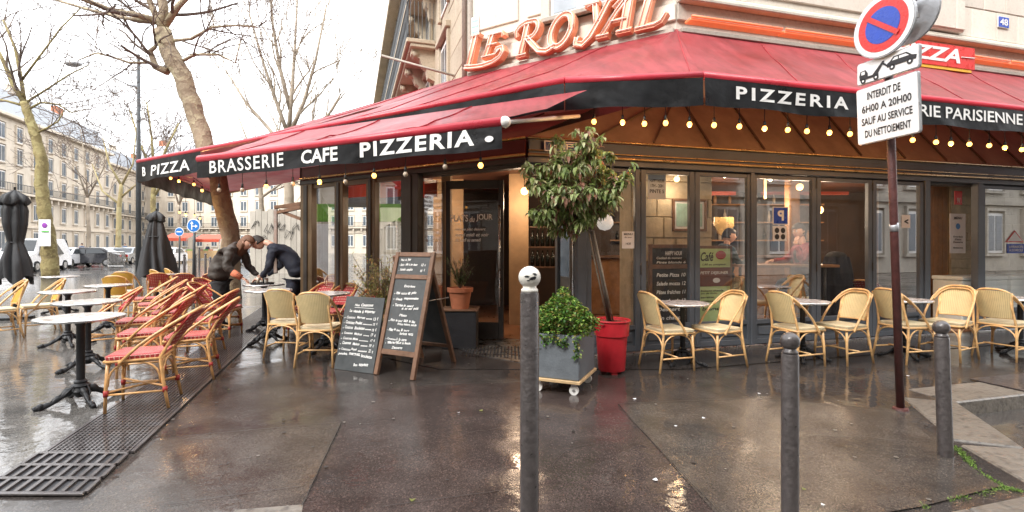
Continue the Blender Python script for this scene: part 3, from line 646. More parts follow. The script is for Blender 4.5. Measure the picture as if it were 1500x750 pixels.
fr2 = FR.s_of(858); FR.bx('post', 'grey_paint', cv, fr2-.12, fr2-.002, -.09, .03, 0, HT-.061, .006)

# ---- inside of the cafe
inn = struct(thing('cafe_interior', 'dim warm interior of the cafe with stone walls and wooden floor', 'interior', (3, 9, 0), world=True))
def ibox(name, m, x0, x1, y0, y1, z0, z1, bevel=0):
    mb = MB(); mb.box(((x0+x1)/2, (y0+y1)/2, (z0+z1)/2), (x1-x0, y1-y0, z1-z0)); return mb.build(name, m, inn, bevel=bevel)
inpoly = [FL.p(SLm, -.1)[:2], FL.p(1.7, -.1)[:2], (-.98, 7.5), (-.1, 7.4), (.6, 7.1), FR.p(fr2, -.1)[:2], FR.p(SR, -.1)[:2], (12, 14), (-3, 16), FS.p(8, -.1)[:2]]
MB().poly(inpoly, .0, .02).build('wooden_floor', 'floor_inside', inn)
MB().poly(inpoly, 2.60, 2.64).build('ceiling', 'ceiling_brown', inn)
ibox('back_wall', 'interior_dark', -1.6, 12, 11.6, 11.8, .02, 2.6)
ibox('end_wall', 'interior_tan', 11.6, 11.8, 8.9, 11.6, .02, 2.6)
# stone pier behind the first panes, with individual stones
pier_s0, pier_s1 = WR.s_of(925), WR.s_of(1043)
WR.bx('stone_pier', 'stone_inside', inn, pier_s0, pier_s1, -.35, -.02, .02, 2.6)
z = .02
while z < 2.58:
    h = rnd.choice([.26, .3, .34]); h = min(h, 2.6-z); s = pier_s0
    while s < pier_s1-.02:
        l = min(rnd.uniform(.3, .6), pier_s1-s); WR.bx('stone', 'stone_inside', inn, s+.006, s+l-.006, -.019, rnd.uniform(.0, .012), z+.006, z+h-.006, .008); s += l
    z += h
WR.bx('wall_pier', 'interior_tan', inn, WR.s_of(1350, -.4), WR.s_of(1402, -.4), -.45, -.15, .02, 2.6)
for k in range(5): q = WR.s_of(1352, -.15)+k*.11; WR.bx('wood_board', 'warm_wood', inn, q, q+.104, -.149, -.13, .02, 2.55, .004)
s = WR.s_of(1403); e = WR.s_of(1560)
WR.bx('stone_pier', 'stone_inside', inn, s, e, -.35, -.12, .02, 2.6)
z = .02
while z < 2.58:
    h = min(.16, 2.6-z); q = s
    while q < e-.02: l = min(rnd.uniform(.35, .6), e-q); WR.bx('stone', 'stone_inside', inn, q+.004, q+l-.004, -.119, -.105, z+.004, z+h-.004, .005); q += l
    z += h
ibox('column', 'warm_wood', 4.62, 4.80, 8.4, 8.58, .02, 2.6, .02); ibox('column', 'warm_wood', 6.25, 6.4, 8.8, 8.95, .02, 2.6, .02)
ibox('corridor_wall', 'interior_tan', -.05, .28, 8.6, 8.8, .02, 2.6); ibox('corridor_wall', 'interior_dark', .28, 2.0, 10.3, 10.4, .02, 2.6)
ibox('corridor_wall', 'interior_tan', -1.45, -.9, 9.3, 9.4, .02, 2.6)
# bar counter, shelves and bottles
bar = thing('bar_counter', 'dark wooden bar with lit bottle shelves at the back of the cafe', 'bar', (4, 11, 0), world=True)
MB().box((3.6, 10.2, .58), (4.4, .6, 1.12)).build('counter', 'warm_wood', bar, bevel=.02); MB().box((3.6, 10.15, 1.16), (4.6, .75, .05)).build('counter_top', 'dark_wood', bar, bevel=.01)
for z in (1.5, 1.9, 2.3): MB().box((4.2, 11.4, z), (5.5, .3, .03)).build('shelf', 'warm_wood', bar)
for i in range(46):
    z = (1.515, 1.915, 2.315)[i % 3]; x = 1.7+i*.11; h = rnd.uniform(.2, .29)
    if z+h > 2.58: h = .22
    MB().lathe([(.035, 0), (.037, h*.6), (.014, h*.78), (.014, h)], 8, (x, 11.35, z)).build('bottle', rnd.choice(['bottle_dark', 'bottle_dark', 'bulb_off', 'warm_wood']), bar, smooth=True)
for z in (1.0, 1.35, 1.7): 
    MB().box((.62, 8.9, z), (.66, .2, .025)).build('shelf', 'dark_wood', bar)
    for i in range(7): MB().lathe([(.033, 0), (.035, .17), (.013, .22), (.013, .28)], 8, (.36+i*.088, 8.87, z+.0126)).build('bottle', 'bottle_dark', bar, smooth=True)
# framed picture, crest lamp, notices
pf = WR; s0, s1 = WR.s_of(986, .05), WR.s_of(1036, .05)
pc = thing('framed_picture', 'teal picture in a dark frame hanging on the stone pier', 'picture', tuple(WR.p(s0, .03, 1.9)), world=True)
zt, zb = 2.05, 1.58
for (a, b, c, d) in ((s0, s1, zt-.035, zt), (s0, s1, zb, zb+.035), (s0, s0+.035, zb+.036, zt-.036), (s1-.035, s1, zb+.036, zt-.036)): WR.bx('frame', 'dark_wood', pc, a, b, .015, .05, c, d, .004)
WR.bx('mount', 'lamp_white', pc, s0+.035, s1-.035, .015, .025, zb+.035, zt-.035) ; WR.bx('print', 'picture_teal', pc, s0+.07, s1-.07, .0251, .03, zb+.07, zt-.07)
pc.children
bpy.data.objects[[c.name for c in kids(pc) if c.name.startswith('mount')][0]].data.materials[0] = M['paper']
def lamp(name, label, p, r, mname, power, drop=.5, shape='ball'):
    t = thing(name, label, 'lamp', tuple(p), world=True); p = Vector(p)
    if shape == 'ball': MB().sphere(p, r).build('globe', mname, t, smooth=True)
    else: MB().tube([p-Vector((0, 0, .16)), p+Vector((0, 0, .16))], .02, 10).build('tube', mname, t, smooth=True)
    MB().tube([p+Vector((0, 0, r)), p+Vector((0, 0, drop))], .006, 6).build('cord', 'bulb_cord', t)
    l = bpy.data.lights.new('lamp_light', 'POINT'); l.energy = power*1.0; l.color = (1, .74, .50); l.shadow_soft_size = .12; lo = bpy.data.objects.new('lamp_light', l); C.objects.link(lo); lo.location = p-Vector((0, 0, r+.12 if shape == 'ball' else .3))
    return t
lamp('pendant_lamp', 'warm tube lamp hanging inside behind the middle pane', at(1121, 277, 8.6), .03, 'lamp_warm', 20, .25, 'tube')
lamp('pendant_lamp', 'warm globe lamp over the bar at the back', (3.4, 9.6, 2.1), .08, 'lamp_warm', 17)
lamp('pendant_lamp', 'warm globe lamp at the right end of the bar', (6.2, 10.2, 2.1), .08, 'lamp_warm', 17)
lamp('pendant_lamp', 'warm globe lamp above the entrance corridor', (.2, 8.1, 2.25), .06, 'lamp_warm', 9, .34)
lamp('pendant_lamp', 'warm globe lamp inside the angled corner windows', (-1.6, 8.6, 2.2), .06, 'lamp_warm', 12, .38)
lamp('pendant_lamp', 'warm globe lamp near the white chest freezer', (7.6, 9.3, 2.2), .06, 'lamp_warm', 9, .38)
lamp('pendant_lamp', 'added warm globe lamp brightening the seated person inside', (4.3, 7.55, 2.25), .05, 'lamp_warm', 13, .34)  # extra lamp, added to make the seated person visible
lamp('pendant_lamp', 'warm globe lamp inside behind the happy hour chalkboard', (2.3, 7.05, 2.3), .04, 'lamp_warm', 2.2, .29)
# crest-shaped lit sign
cr = MB(); c0 = at(1061, 330, 8.6); pts = [(-.16, .14), (.16, .14), (.17, 0), (.1, -.14), (0, -.2), (-.1, -.14), (-.17, 0)]
cr.add([c0+Vector((x, 0, z)) for x, z in pts]+[c0+Vector((x, .05, z)) for x, z in pts], [tuple(range(7)), tuple(range(13, 6, -1))]+[(i, i+7, (i+1) % 7+7, (i+1) % 7) for i in range(7)])
tag(cr.build('crest_lamp', 'gold_trim'), 'small golden crest shaped plaque hanging inside above the cafe sign', 'plaque')
# red glow bands on the ceiling edge
ibox('ceiling_band', 'red_neon_inside', 2.9, 4.3, 9.7, 9.75, 2.35, 2.42); ibox('ceiling_band', 'red_neon_inside', 4.9, 6.6, 9.9, 9.95, 2.38, 2.44)

def plaque(name, label, cat, fr, px0, px1, py0, py1, d, m='paper', th=.004, par=None):
    s0, s1 = fr.s_of(px0, d), fr.s_of(px1, d); zt, zb = fr.z_of((px0+px1)/2, py0, d), fr.z_of((px0+px1)/2, py1, d)
    t = par or thing(name, label, cat, tuple(fr.p(s0, d, zb)), world=True)
    if s1 < s0: s0, s1 = s1, s0
    fr.bx('sheet', m, t, s0, s1, d, d+th, zb, zt); return t, s0, s1, zb, zt
def put(t, fr, lines, s0, s1, zb, zt, d, m='ink', name='lettering', flip=False, **k):   # lines: (text, x0, x1, y0, y1) in 0..1 of the rectangle
    mb = MB(); u = Vector((fr.u.x, fr.u.y, 0)); 
    for tx, x0, x1, y0, y1 in lines:
        if not flip: text(mb, tx, fr.p(s0+(s1-s0)*x0, d, zb+(zt-zb)*y0), u, (0, 0, 1), (s1-s0)*(x1-x0), (zt-zb)*(y1-y0), **k)
        else: text(mb, tx, fr.p(s1-(s1-s0)*x0, d, zb+(zt-zb)*y0), -u, (0, 0, 1), (s1-s0)*(x1-x0), (zt-zb)*(y1-y0), **k)
    return mb.build(name, m, t)
# notices on the glass
t, a, b, c, d = plaque('window_notice', 'white printed notice taped to the glass left of the grey frame', 'notice', FR, 911, 929, 339, 364, -.016)
put(t, FR, [('MENU', .15, .85, .78, .9), ('du jour', .2, .8, .6, .7), ('14,50', .3, .7, .2, .35)], a, b, c, d, -.010)
t, a, b, c, d = plaque('parking_notice', 'blue square sticker with a mirrored P on the glass', 'sticker', FR, 1132, 1154, 303, 329, -.016, 'paper')
FR.bx('blue_field', 'sign_blue', t, a+.012, b-.012, -.011, -.009, c+.012, d-.012); put(t, FR, [('P', .3, .72, .22, .8)], a, b, c, d, -.006, 'letter_white', flip=True, off=.04)
t, a, b, c, d = plaque('pictogram_notice', 'pale pictogram sticker below the mirrored P', 'sticker', FR, 1132, 1152, 331, 353, -.016)
for q in (.28, .72):
    for z_ in (.28, .7): 
        mb = MB(); cc = FR.p(a+(b-a)*q, -.009, c+(d-c)*z_); r_ = (b-a)*.17
        mb.add([cc+Vector((FR.u.x, FR.u.y, 0))*r_*math.cos(k*.628)+Vector((0, 0, r_*math.sin(k*.628))) for k in range(10)], [tuple(range(10))]); mb.build('pictogram', 'ink', t)
t, a, b, c, d = plaque('speaker_notice', 'small white sticker with a black arrow on the glass behind the rusty pole', 'sticker', FR, 1321, 1333, 315, 334, -.016)
put(t, FR, [('<', .25, .75, .3, .7)], a, b, c, d, -.009, off=.05)
t, a, b, c, d = plaque('white_menu', 'tall white menu sheet hanging inside the open bay', 'menu', FR, 1391, 1414, 313, 371, -.3)
put(t, FR, [('MENU', .25, .75, .86, .92), ('Entrées', .2, .8, .40, .44), ('Plats', .3, .7, .33, .37), ('Desserts', .2, .8, .26, .30), ('Boissons', .2, .8, .12, .16)], a, b, c, d, -.29)
mb = MB(); cc = FR.p((a+b)/2, -.292, c+(d-c)*.68); mb.add([cc+Vector((FR.u.x, FR.u.y, 0))*.05*math.cos(k*.4488)+Vector((0, 0, .05*math.sin(k*.4488))) for k in range(14)], [tuple(range(14))]); mb.build('round_logo', 'road_sign_blue', t)
t, a, b, c, d = plaque('licence_plate_sign', 'small red diamond licence sign fixed inside above the white menu', 'sign', FR, 1398, 1409, 280, 300, -.3, 'sign_red')
put(t, FR, [('IV', .3, .7, .15, .5)], a, b, c, d, -.29, 'letter_white')
t, a, b, c, d = plaque('delivery_sticker', 'small blue and white sticker low on the rightmost pane', 'sticker', FR, 1475, 1500, 357, 371, -.016, 'sign_blue')
put(t, FR, [('LIVRAISON', .1, .9, .55, .8), ('A DOMICILE', .1, .9, .2, .45)], a, b, c, d, -.009, 'letter_white')
mb = MB(); s0, s1 = FR.s_of(1473, -.01), FR.s_of(1500, -.01); z0, z1 = FR.z_of(1487, 355, -.01), FR.z_of(1487, 337, -.01)
tr_ = thing('triangle_sticker', 'red bordered triangular warning sticker on the rightmost pane', 'sticker', tuple(FR.p(s0, -.01, z0)), world=True)
mb.add([FR.p(s0, -.012, z0), FR.p(s1, -.012, z0), FR.p((s0+s1)/2, -.012, z1)], [(0, 1, 2)]); mb.build('border', 'sign_red', tr_)
mb = MB(); mb.add([FR.p(s0+.04, -.009, z0+.018), FR.p(s1-.04, -.009, z0+.018), FR.p((s0+s1)/2, -.009, z1-.03)], [(0, 1, 2)]); mb.build('field', 'paper', tr_)
# K sign on the fascia and printed sign on the glass
t, a, b, c, d = plaque('enamel_sign', 'dark blue enamel sign with white K on the fascia behind the potted tree', 'sign', FR, 797, 862, 208, 223, .05, 'letter_white', .012)
FR.bx('blue_field', 'enamel_blue', t, a+.015, b-.015, .063, .066, c+.012, d-.012); put(t, FR, [('KFE', .12, .9, .22, .8)], a, b, c, d, .07, 'letter_white')
t, a, b, c, d = plaque('hanging_sign', 'faded white printed sign hanging inside at the top of the first pane', 'sign', FR, 949, 975, 256, 292, -.25)
put(t, FR, [('HAPPY HOUR', .1, .9, .68, .82), ('17H - 20H', .15, .85, .48, .62), ('PINTE 5', .1, .9, .25, .4)], a, b, c, d, -.244)
# white round lamp shade behind the potted tree
tag(MB().lathe([(.001, 1.78), (.07, 1.80), (.112, 1.86), (.115, 1.9), (.09, 1.965), (.03, 2.0), (.001, 2.0)], 20, (1.24, 6.75, -.21)).build('wall_lamp', 'lamp_white', smooth=True), 'white round lamp shade inside the pane behind the potted tree', 'lamp')
# street number plaque etc. come with the building
# chest freezers
for i, (x0, lab) in enumerate(((1406, 'white chest freezer standing inside behind the right chairs'), (1478, 'white chest freezer at the far right edge behind the glass'))):
    a, b = FR.s_of(x0, -.2), FR.s_of(x0+66, -.2); f_ = thing('chest_freezer', lab, 'freezer', tuple(FR.p(a, -.4, .02)), world=True, group=None)
    FR.bx('cabinet', 'freezer_white', f_, a, b, -.62, -.16, .04, .80, .015); FR.bx('lid', 'freezer_white', f_, a-.01, b+.01, -.63, -.15, .805, .87, .012)
    FR.bx('rating_label', 'market_green', f_, a+.42, a+.5, -.159, -.156, .52, .66)
# ================================================================ APARTMENT BUILDING ABOVE THE CAFE
ab = thing('apartment_building', 'cream stone corner building above the cafe awning', 'building', (W0.x, W0.y, 0), world=True)
ZW = 4.35
def wall(fr, s0, s1, z0, z1, m='stone', d0=-.5, d1=0, name='wall'): return fr.bx(name, m, ab, s0, s1, d0, d1, z0, z1)
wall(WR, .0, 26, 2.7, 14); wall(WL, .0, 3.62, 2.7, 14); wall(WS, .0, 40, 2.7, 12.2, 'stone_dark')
WR.bx('wall_core', 'stone', ab, 0.3, 24, -9, -.51, 4, 14)
for k in range(0, 9): WS.bx('street_wall_base', 'stone_dark', ab, 8.5+k*3.6, 9.6+k*3.6, -.4, .01, 0, 2.7)
WS.bx('shop_glazing', 'window_dark', ab, 8.6, 40, -.39, -.2, 0, 2.7)
# ledges and cornice right above the awning
for fr, s0, s1 in ((WR, .0, 26), (WL, 0.0, 3.62)):
    e = .0 if fr is WL else 0
    fr.bx('awning_rail', 'stone_grey', ab, s0, s1, .004, .16, 4.40, 4.47, .01)
    fr.bx('cornice', 'stone_grey' if fr is WR else 'stone', ab, s0, s1, .003, .05, 4.62, 4.86, .01)
    if fr is WR: fr.bx('cornice_lip', 'stone_grey', ab, s0, s1, .003, .17, 4.86, 4.92, .015); fr.bx('cornice_lip', 'stone', ab, s0, s1, .003, .10, 4.921, 5.0, .02)
    else: fr.bx('cornice_lip', 'stone', ab, s0, s1, .003, .09, 5.02, 5.09, .015)
# orange neon strip
nb = thing('neon_strip', 'long orange neon casing along the wall over the right awning', 'neon strip', tuple(WR.p(.1, .1, 4.6)), world=True)
for k in range(9):
    WR.bx('casing', 'neon_orange', nb, .10+k*1.62, .10+k*1.62+1.6, .06, .2, 4.555, 4.60, .01)
    MB().tube([WR.p(.12+k*1.62, .21, 4.615), WR.p(.12+k*1.62+1.56, .21, 4.615)], .018, 8).build('neon_tube', 'neon_orange', nb, smooth=True)
# raised stone panels and ashlar of the right-hand wall
def blocks(fr, s0, s1, z0, z1, hs, ls, d=.0, m='stone', g=.008, name='stone_block', pr=(.022, .030)):
    z = z0; r = 0
    while z < z1-.05:
        h = hs[r % len(hs)]; r += 1; s = s0-(ls[0]*.5 if r % 2 else 0)
        while s < s1-.02:
            l = ls[(r+int(s*3)) % len(ls)]; a, b = max(s0, s), min(s1, s+l)
            if b-a > .06: fr.bx(name, m, ab, a+g, b-g, d+.001, d+rnd.uniform(*pr), z+g, min(z1, z+h)-g, .007)
            s += l
        z += h
sA = WR.s_of(1066)
for (a, b) in ((.05, .62), (.70, 1.2), (sA-.2, sA+.0)): WR.bx('stone_panel', 'stone', ab, a, b, .001, .03, 5.03, 7.2, .01)
WR.bx('stone_panel', 'stone', ab, sA+.12, WR.s_of(1285), .001, .035, 5.15, 5.75, .012); WR.bx('stone_panel', 'stone', ab, sA+.12, WR.s_of(1285), .001, .035, 5.82, 6.6, .012)
WR.bx('pilaster', 'stone', ab, WR.s_of(1340), WR.s_of(1400), .001, .14, 5.03, 9, .02)
blocks(WR, WR.s_of(1287), WR.s_of(1338), 5.03, 7.5, [.5], [1.2]); blocks(WR, WR.s_of(1341), WR.s_of(1399), 5.05, 7.5, [.52], [1.4], d=.14)
blocks(WR, WR.s_of(1402), 18, 5.03, 7.5, [.52, .46], [.62, .62, .55])
t, a, b, c, d = plaque('house_number', 'small blue enamel plaque with number 48 on the stone wall', 'number plaque', WR, 1461, 1477, 25, 41, .04, 'letter_white', .012)
WR.bx('blue_field', 'sign_blue', t, a+.008, b-.008, .053, .056, c+.008, d-.008); put(t, WR, [('48', .14, .86, .2, .8)], a, b, c, d, .059, 'letter_white')
# chamfer wall: panels, pilaster strips and window
zc = 5.12
for (p0, p1) in ((698, 760), (773, 800)):
    s1, s0 = WL.s_of(p0), WL.s_of(p1); WL.bx('stone_panel', 'stone', ab, s0, s1, .001, .03, zc+.12, 7.4, .012)
s0, s1 = WL.s_of(895), WL.s_of(808)
WL.bx('window_surround', 'stone', ab, s0-.16, s0, .001, .09, zc-.02, 7.6, .01); WL.bx('window_surround', 'stone', ab, s1, s1+.16, .001, .09, zc-.02, 7.6, .01)
WL.bx('window_sill', 'stone_grey', ab, s0-.1, s1+.1, .001, .16, zc-.1, zc-.02, .012)
wn = WL.bx('window', 'mullion_white', ab, s0, s1, .001, .03, zc-.02, 7.4)
for q in (.0, .5): WL.bx('pane', 'window_pale', wn, s0+.05+(s1-s0)*q, s0+(s1-s0)*(q+.5)-.05, .031, .036, zc+.06, 7.2)
WL.bx('stone_panel', 'stone', ab, .12, s0-.28, .001, .03, zc+.12, 7.4, .012)
sg = WL.bx('striped_sticker', 'sign_white', None, WL.s_of(704), WL.s_of(693), .04, .05, 5.08, 5.5); tag(sg, 'small pale blue and white striped sign on the wall left of the neon letters', 'sign')
for k in range(4): WL.bx('stripe', 'picture_teal', sg, WL.s_of(704)+.01, WL.s_of(693)-.01, .051, .053, 5.1+k*.1, 5.14+k*.1)
# street side: horizontal joints, drainpipe, balconies on consoles, windows
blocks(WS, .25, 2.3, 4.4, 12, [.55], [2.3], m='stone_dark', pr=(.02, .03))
WS.bx('downpipe_panel', 'stone_grey', ab, -.02, .2, .001, .08, 4.4, 12, .02); MB().tube([WS.p(.12, .12, 4.3), WS.p(.12, .12, 12)], .05, 8).build('downpipe', 'stone_grey', ab, smooth=True)
def console(s, z, pd, m='stone_dark'):
    prof = [(0, 0), (pd*.95, 0), (pd*.95, -.14), (pd*.8, -.2), (pd*.62, -.24), (pd*.5, -.42), (pd*.34, -.5), (pd*.28, -.72), (0, -.8)]
    mb = MB(); n = len(prof)
    for sd in (s-.13, s+.13): mb.v += [tuple(WS.p(sd, x+.002, z+y)) for x, y in prof]
    mb.f += [tuple(range(n)), tuple(range(2*n-1, n-1, -1))]+[(i, i+n, (i+1) % n+n, (i+1) % n) for i in range(n)]; mb.mi += [0]*(n+2)
    c_ = mb.build('console', m, ab)
    MB().tube([WS.p(s-.15, pd*.78, z-.12), WS.p(s+.15, pd*.78, z-.12)], .09, 10).build('volute', m, c_, smooth=True)
def balcony(s0, s1, z, pd, rail=True, step=1.5):
    WS.bx('balcony_slab', 'stone_dark', ab, s0, s1, .003, pd, z-.12, z, .02); WS.bx('balcony_molding', 'stone_dark', ab, s0+.03, s1, .003, pd-.1, z-.22, z-.121, .02)
    s = s0+.3
    while s < min(s1, s0+24): console(s, z-.22, pd*.85); s += step
    if rail:
        mb = MB(); s = s0+.03
        mb.tube([WS.p(s0, pd-.05, z+.95), WS.p(s1, pd-.05, z+.95)], .025, 5); mb.tube([WS.p(s0, pd-.05, z+.1), WS.p(s1, pd-.05, z+.1)], .02, 5); mb.tube([WS.p(s0, pd-.05, z+.78), WS.p(s1, pd-.05, z+.78)], .012, 4)
        while s < s1:
            mb.tube([WS.p(s, pd-.05, z), WS.p(s, pd-.05, z+.95)], .011, 4, False)
            mb.tube([WS.p(s, pd-.05, z+.15), WS.p(s+.06, pd-.04, z+.3), WS.p(s+.12, pd-.05, z+.45), WS.p(s+.06, pd-.04, z+.62), WS.p(s, pd-.05, z+.75)], .01, 3, False); s += .12
        for s_ in (s0, ):
            d = .05
            while d < pd: mb.tube([WS.p(s_, d, z), WS.p(s_, d, z+.95)], .011, 4, False); d += .1
        mb.build('balcony_railing', 'rail_iron', ab, kind='stuff')
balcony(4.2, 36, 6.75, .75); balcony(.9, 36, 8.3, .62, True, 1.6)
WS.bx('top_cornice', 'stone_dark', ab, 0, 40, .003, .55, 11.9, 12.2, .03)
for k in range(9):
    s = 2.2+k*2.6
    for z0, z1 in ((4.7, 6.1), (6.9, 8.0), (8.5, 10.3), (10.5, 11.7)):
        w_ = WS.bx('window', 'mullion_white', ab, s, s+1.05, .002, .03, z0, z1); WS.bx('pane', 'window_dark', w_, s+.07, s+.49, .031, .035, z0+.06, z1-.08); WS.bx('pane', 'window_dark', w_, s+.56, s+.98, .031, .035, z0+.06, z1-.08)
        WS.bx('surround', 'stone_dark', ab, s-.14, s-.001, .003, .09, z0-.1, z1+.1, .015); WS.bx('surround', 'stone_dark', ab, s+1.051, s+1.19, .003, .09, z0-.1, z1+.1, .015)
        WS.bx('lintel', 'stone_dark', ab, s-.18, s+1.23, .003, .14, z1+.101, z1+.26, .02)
# thin flagpole bracket
MB().tube([WS.p(1.5, .05, 4.95), WS.p(1.9, 1.5, 5.35)], .025, 6).build('flag_bracket', 'stone_grey', ab, smooth=True)
# ================================================================ RED ROOF-TOP LETTERING (stroke-built letters)
lr = thing('neon_sign', 'large orange neon lettering LE ROYAL above the corner awning', 'sign', tuple(WL.p(2, .2, 4.5)), world=True)
def arc(cx, cy, rx, ry, a0, a1, n=14): return [(cx+rx*math.cos(R(a0+(a1-a0)*i/n)), cy+ry*math.sin(R(a0+(a1-a0)*i/n))) for i in range(n+1)]
LET = {
 'L': (.62, [([(.14, .95), (.14, .06)], .17), ([(.02, .95), (.30, .95)], .09), ([(.0, .05), (.46, .05), (.60, .10), (.66, .26)], .10)]),
 'LL': (.62, [([(.14, .95), (.14, .06)], .17), ([(.02, .95), (.28, .95)], .09), ([(.02, .02), (.3, -.03), (.7, -.06), (1.05, -.02), (1.28, .08), (1.36, .24), (1.28, .38), (1.12, .36), (1.10, .26)], .11)]),
 'E': (.62, [([(.14, .92), (.14, .10)], .16), ([(.02, .94), (.5, .94), (.56, .80)], .09), ([(.14, .53), (.42, .53)], .08), ([(.03, .10), (.5, .10), (.6, .24)], .09)]),
 'R': (.95, [([(.30, .92), (.30, .06)], .16), ([(.16, .05), (.46, .05)], .09), ([(.02, .62), (-.05, .76), (.05, .9), (.25, .97), (.5, .96)]+arc(.5, .73, .22, .23, 90, -90)+[(.34, .5)], .11), ([(.42, .5), (.66, .28), (.92, .06), (1.2, .0), (1.42, .08)], .12)]),
 'O': (.74, [(arc(.35, .5, .30, .44, 0, 360, 26), .14)]),
 'Y': (.74, [([(.0, .92), (.16, .94), (.30, .56), (.34, .46)], .12), ([(.72, .96), (.56, .9), (.42, .5), (.26, .12), (.08, -.04), (-.12, .02), (-.12, .16)], .13), ([(-.08, .93), (.26, .93)], .08), ([(.5, .95), (.8, .95)], .08)]),
 'A': (.78, [([(.52, .97), (.30, .6), (.08, .08)], .11), ([(.50, .97), (.62, .06)], .17), ([(.22, .36), (.58, .36)], .08), ([(-.04, .05), (.22, .05)], .09), ([(.46, .05), (.78, .05)], .09), ([(.2, .72), (.34, .9), (.52, .96)], .08)]),
}
def stroke_letter(ch, s_left, H, fr, z0, wsc=1.0, lean=.28, dep=.13, d0=.12):
    adv, strokes = LET[ch]; lt = None
    def P(x, y, d): return fr.p(s_left-(x+lean*y)*H*wsc, d, z0+y*H)
    body, face, tubes = MB(), MB(), MB()
    for k, (pts, w_) in enumerate(strokes):
        n = len(pts); Lf, Rt = [], []
        for i in range(n):
            a, b = Vector(pts[max(0, i-1)]), Vector(pts[min(n-1, i+1)]); t = (b-a).normalized() if (b-a).length > 1e-6 else Vector((1, 0)); nn = Vector((-t.y, t.x))*w_/2*1.35; p = Vector(pts[i])
            if i == 0: p = p-t*.02
            if i == n-1: p = p+t*.02
            Lf.append(p+nn); Rt.append(p-nn)
        dd = d0+dep+k*.004
        vs = []; 
        for i in range(n): vs += [P(*Lf[i], d0+k*.003), P(*Rt[i], d0+k*.003), P(*Lf[i], dd), P(*Rt[i], dd)]
        fs = []
        for i in range(n-1):
            a, b = 4*i, 4*i+4; fs += [(a+2, a+3, b+3, b+2), (a, b, b+1, a+1), (a, a+2, b+2, b), (a+1, b+1, b+3, a+3)]
        fs += [(0, 1, 3, 2), (4*n-4, 4*n-2, 4*n-1, 4*n-3)]
        body.add(vs, fs)
        ins = .55; vf = []
        for i in range(n):
            m_ = (Lf[i]+Rt[i])/2; vf += [P(*(m_+(Lf[i]-m_)*ins), dd+.004), P(*(m_+(Rt[i]-m_)*ins), dd+.004)]
        face.add(vf, [(2*i, 2*i+1, 2*i+3, 2*i+2) for i in range(n-1)])
        for o in ((-.30, .30) if w_ > .1 else (0,)):
            tubes.tube([P(*((Lf[i]+Rt[i])/2+(Lf[i]-Rt[i])*o), dd+.02) for i in range(n)], .0095, 5)
    lt = body.build('letter', 'letter_orange', lr); face.build('letter_face', 'letter_face', lt); tubes.build('neon_tube', 'neon_tube', lt, smooth=True)
# letters placed along the chamfer wall: (glyph, left px, px of right edge) -> real positions
for ch, pxl, pxr, H, zb in (('LL', 683, 718, .55, 4.53), ('E', 707, 744, .42, 4.60), ('R', 752, 804, .56, 4.50), ('O', 800, 850, .55, 4.50), ('Y', 851, 906, .60, 4.50), ('A', 878, 942, .57, 4.51), ('L', 932, 986, .60, 4.50)):
    sl, srr = WL.s_of(pxl, .2), WL.s_of(pxr, .2); adv = LET[ch][0]+.28
    stroke_letter(ch, sl, H, WL, zb, wsc=(sl-srr)/(adv*H))
# small hanging PIZZA sign on the right
t, a, b, c, d = plaque('pizza_sign', 'red and yellow illuminated box sign with PIZZA lettering behind the road signs', 'sign', WR, 1290, 1416, 66, 98, .25, 'sign_red', .12)
WR.bx('yellow_base', 'market_green', t, a+.01, b-.06, .26, .36, c-.05, c-.001); bpy.data.objects[[o.name for o in kids(t) if 'yellow' in o.name][0]].data.materials[0] = mat('sign_yellow', (.75, .42, .03), .4)
put(t, WR, [('PIZZA', .05, .82, .2, .85)], a, b, c, d, .376, 'letter_white', shear=.3, off=.03)
mb = MB(); mb.tube([WR.p(b-.32, .378, (c+d)/2), WR.p(b-.02, .378, (c+d)/2+.01)], .008, 5); mb.build('swash', 'letter_white', t)

# ================================================================ AWNINGS
A = Vector((.545, 5.17, 3.05)); B = Vector((1.885, 5.0, 3.05)); UR3, UL3, US3 = [Vector((u.x, u.y, 0)) for u in (UR, UL_, US_)]
Cc = B+UR3*11; Lc = A+UL3*9.35; Sc = Lc+US3*6.3
Wp = Vector((W0.x, W0.y, 4.5)); WRp = Wp+UR3*12.5; Vp = Vector((V0.x, V0.y, 4.5)); V2 = Vp+US3*8.0
aw = thing('main_awning', 'faded red cloth awning with black valance wrapping the whole corner', 'awning', (1, 5, 0), world=True)
def cloth(name, p00, p10, p11, p01, nu, nv, sag=.05, wr=.012, m='awning_red', par=None, seed=0):
    def fn(u, v):
        p = (p00*(1-u)+p10*u)*(1-v)+(p01*(1-u)+p11*u)*v
        e = math.sin(math.pi*v); n = noise.noise(Vector((u*(p10-p00).length*1.3+seed, v*2.5, seed)))
        return p-Vector((0, 0, sag*e+.028*e*noise.noise(Vector((u*(p10-p00).length*2.6+v*1.5, v*5, seed+2)))))+Vector((0, 0, 1))*(n*wr*4*e+math.sin(u*(p10-p00).length*6.28/1.25)*wr*e)
    mb = MB(); mb.grid(fn, nu, nv); o = mb.build(name, m, par, smooth=True); Ln = (p10-p00).length; k = 1
    while k*1.25 < Ln:
        u = k*1.25/Ln; q = [fn(u, j/10)+Vector((0, 0, .004)) for j in range(11)]; MB().tube(q, .004, 4, flat=2).build('seam', 'awning_red_bar', o); k += 1
    return o
cloth('canopy_cloth', B, Cc, WRp, Wp, 60, 10, .05, .010, par=aw, seed=3)
cloth('canopy_cloth', A, B, Wp+UR3*.01, Wp, 14, 10, .04, .006, par=aw, seed=5)
Mid = at(500, 175, 8.4); 
cloth('canopy_cloth', A, A+UL3*4.8, Vp, Wp, 30, 10, .05, .010, par=aw, seed=8)
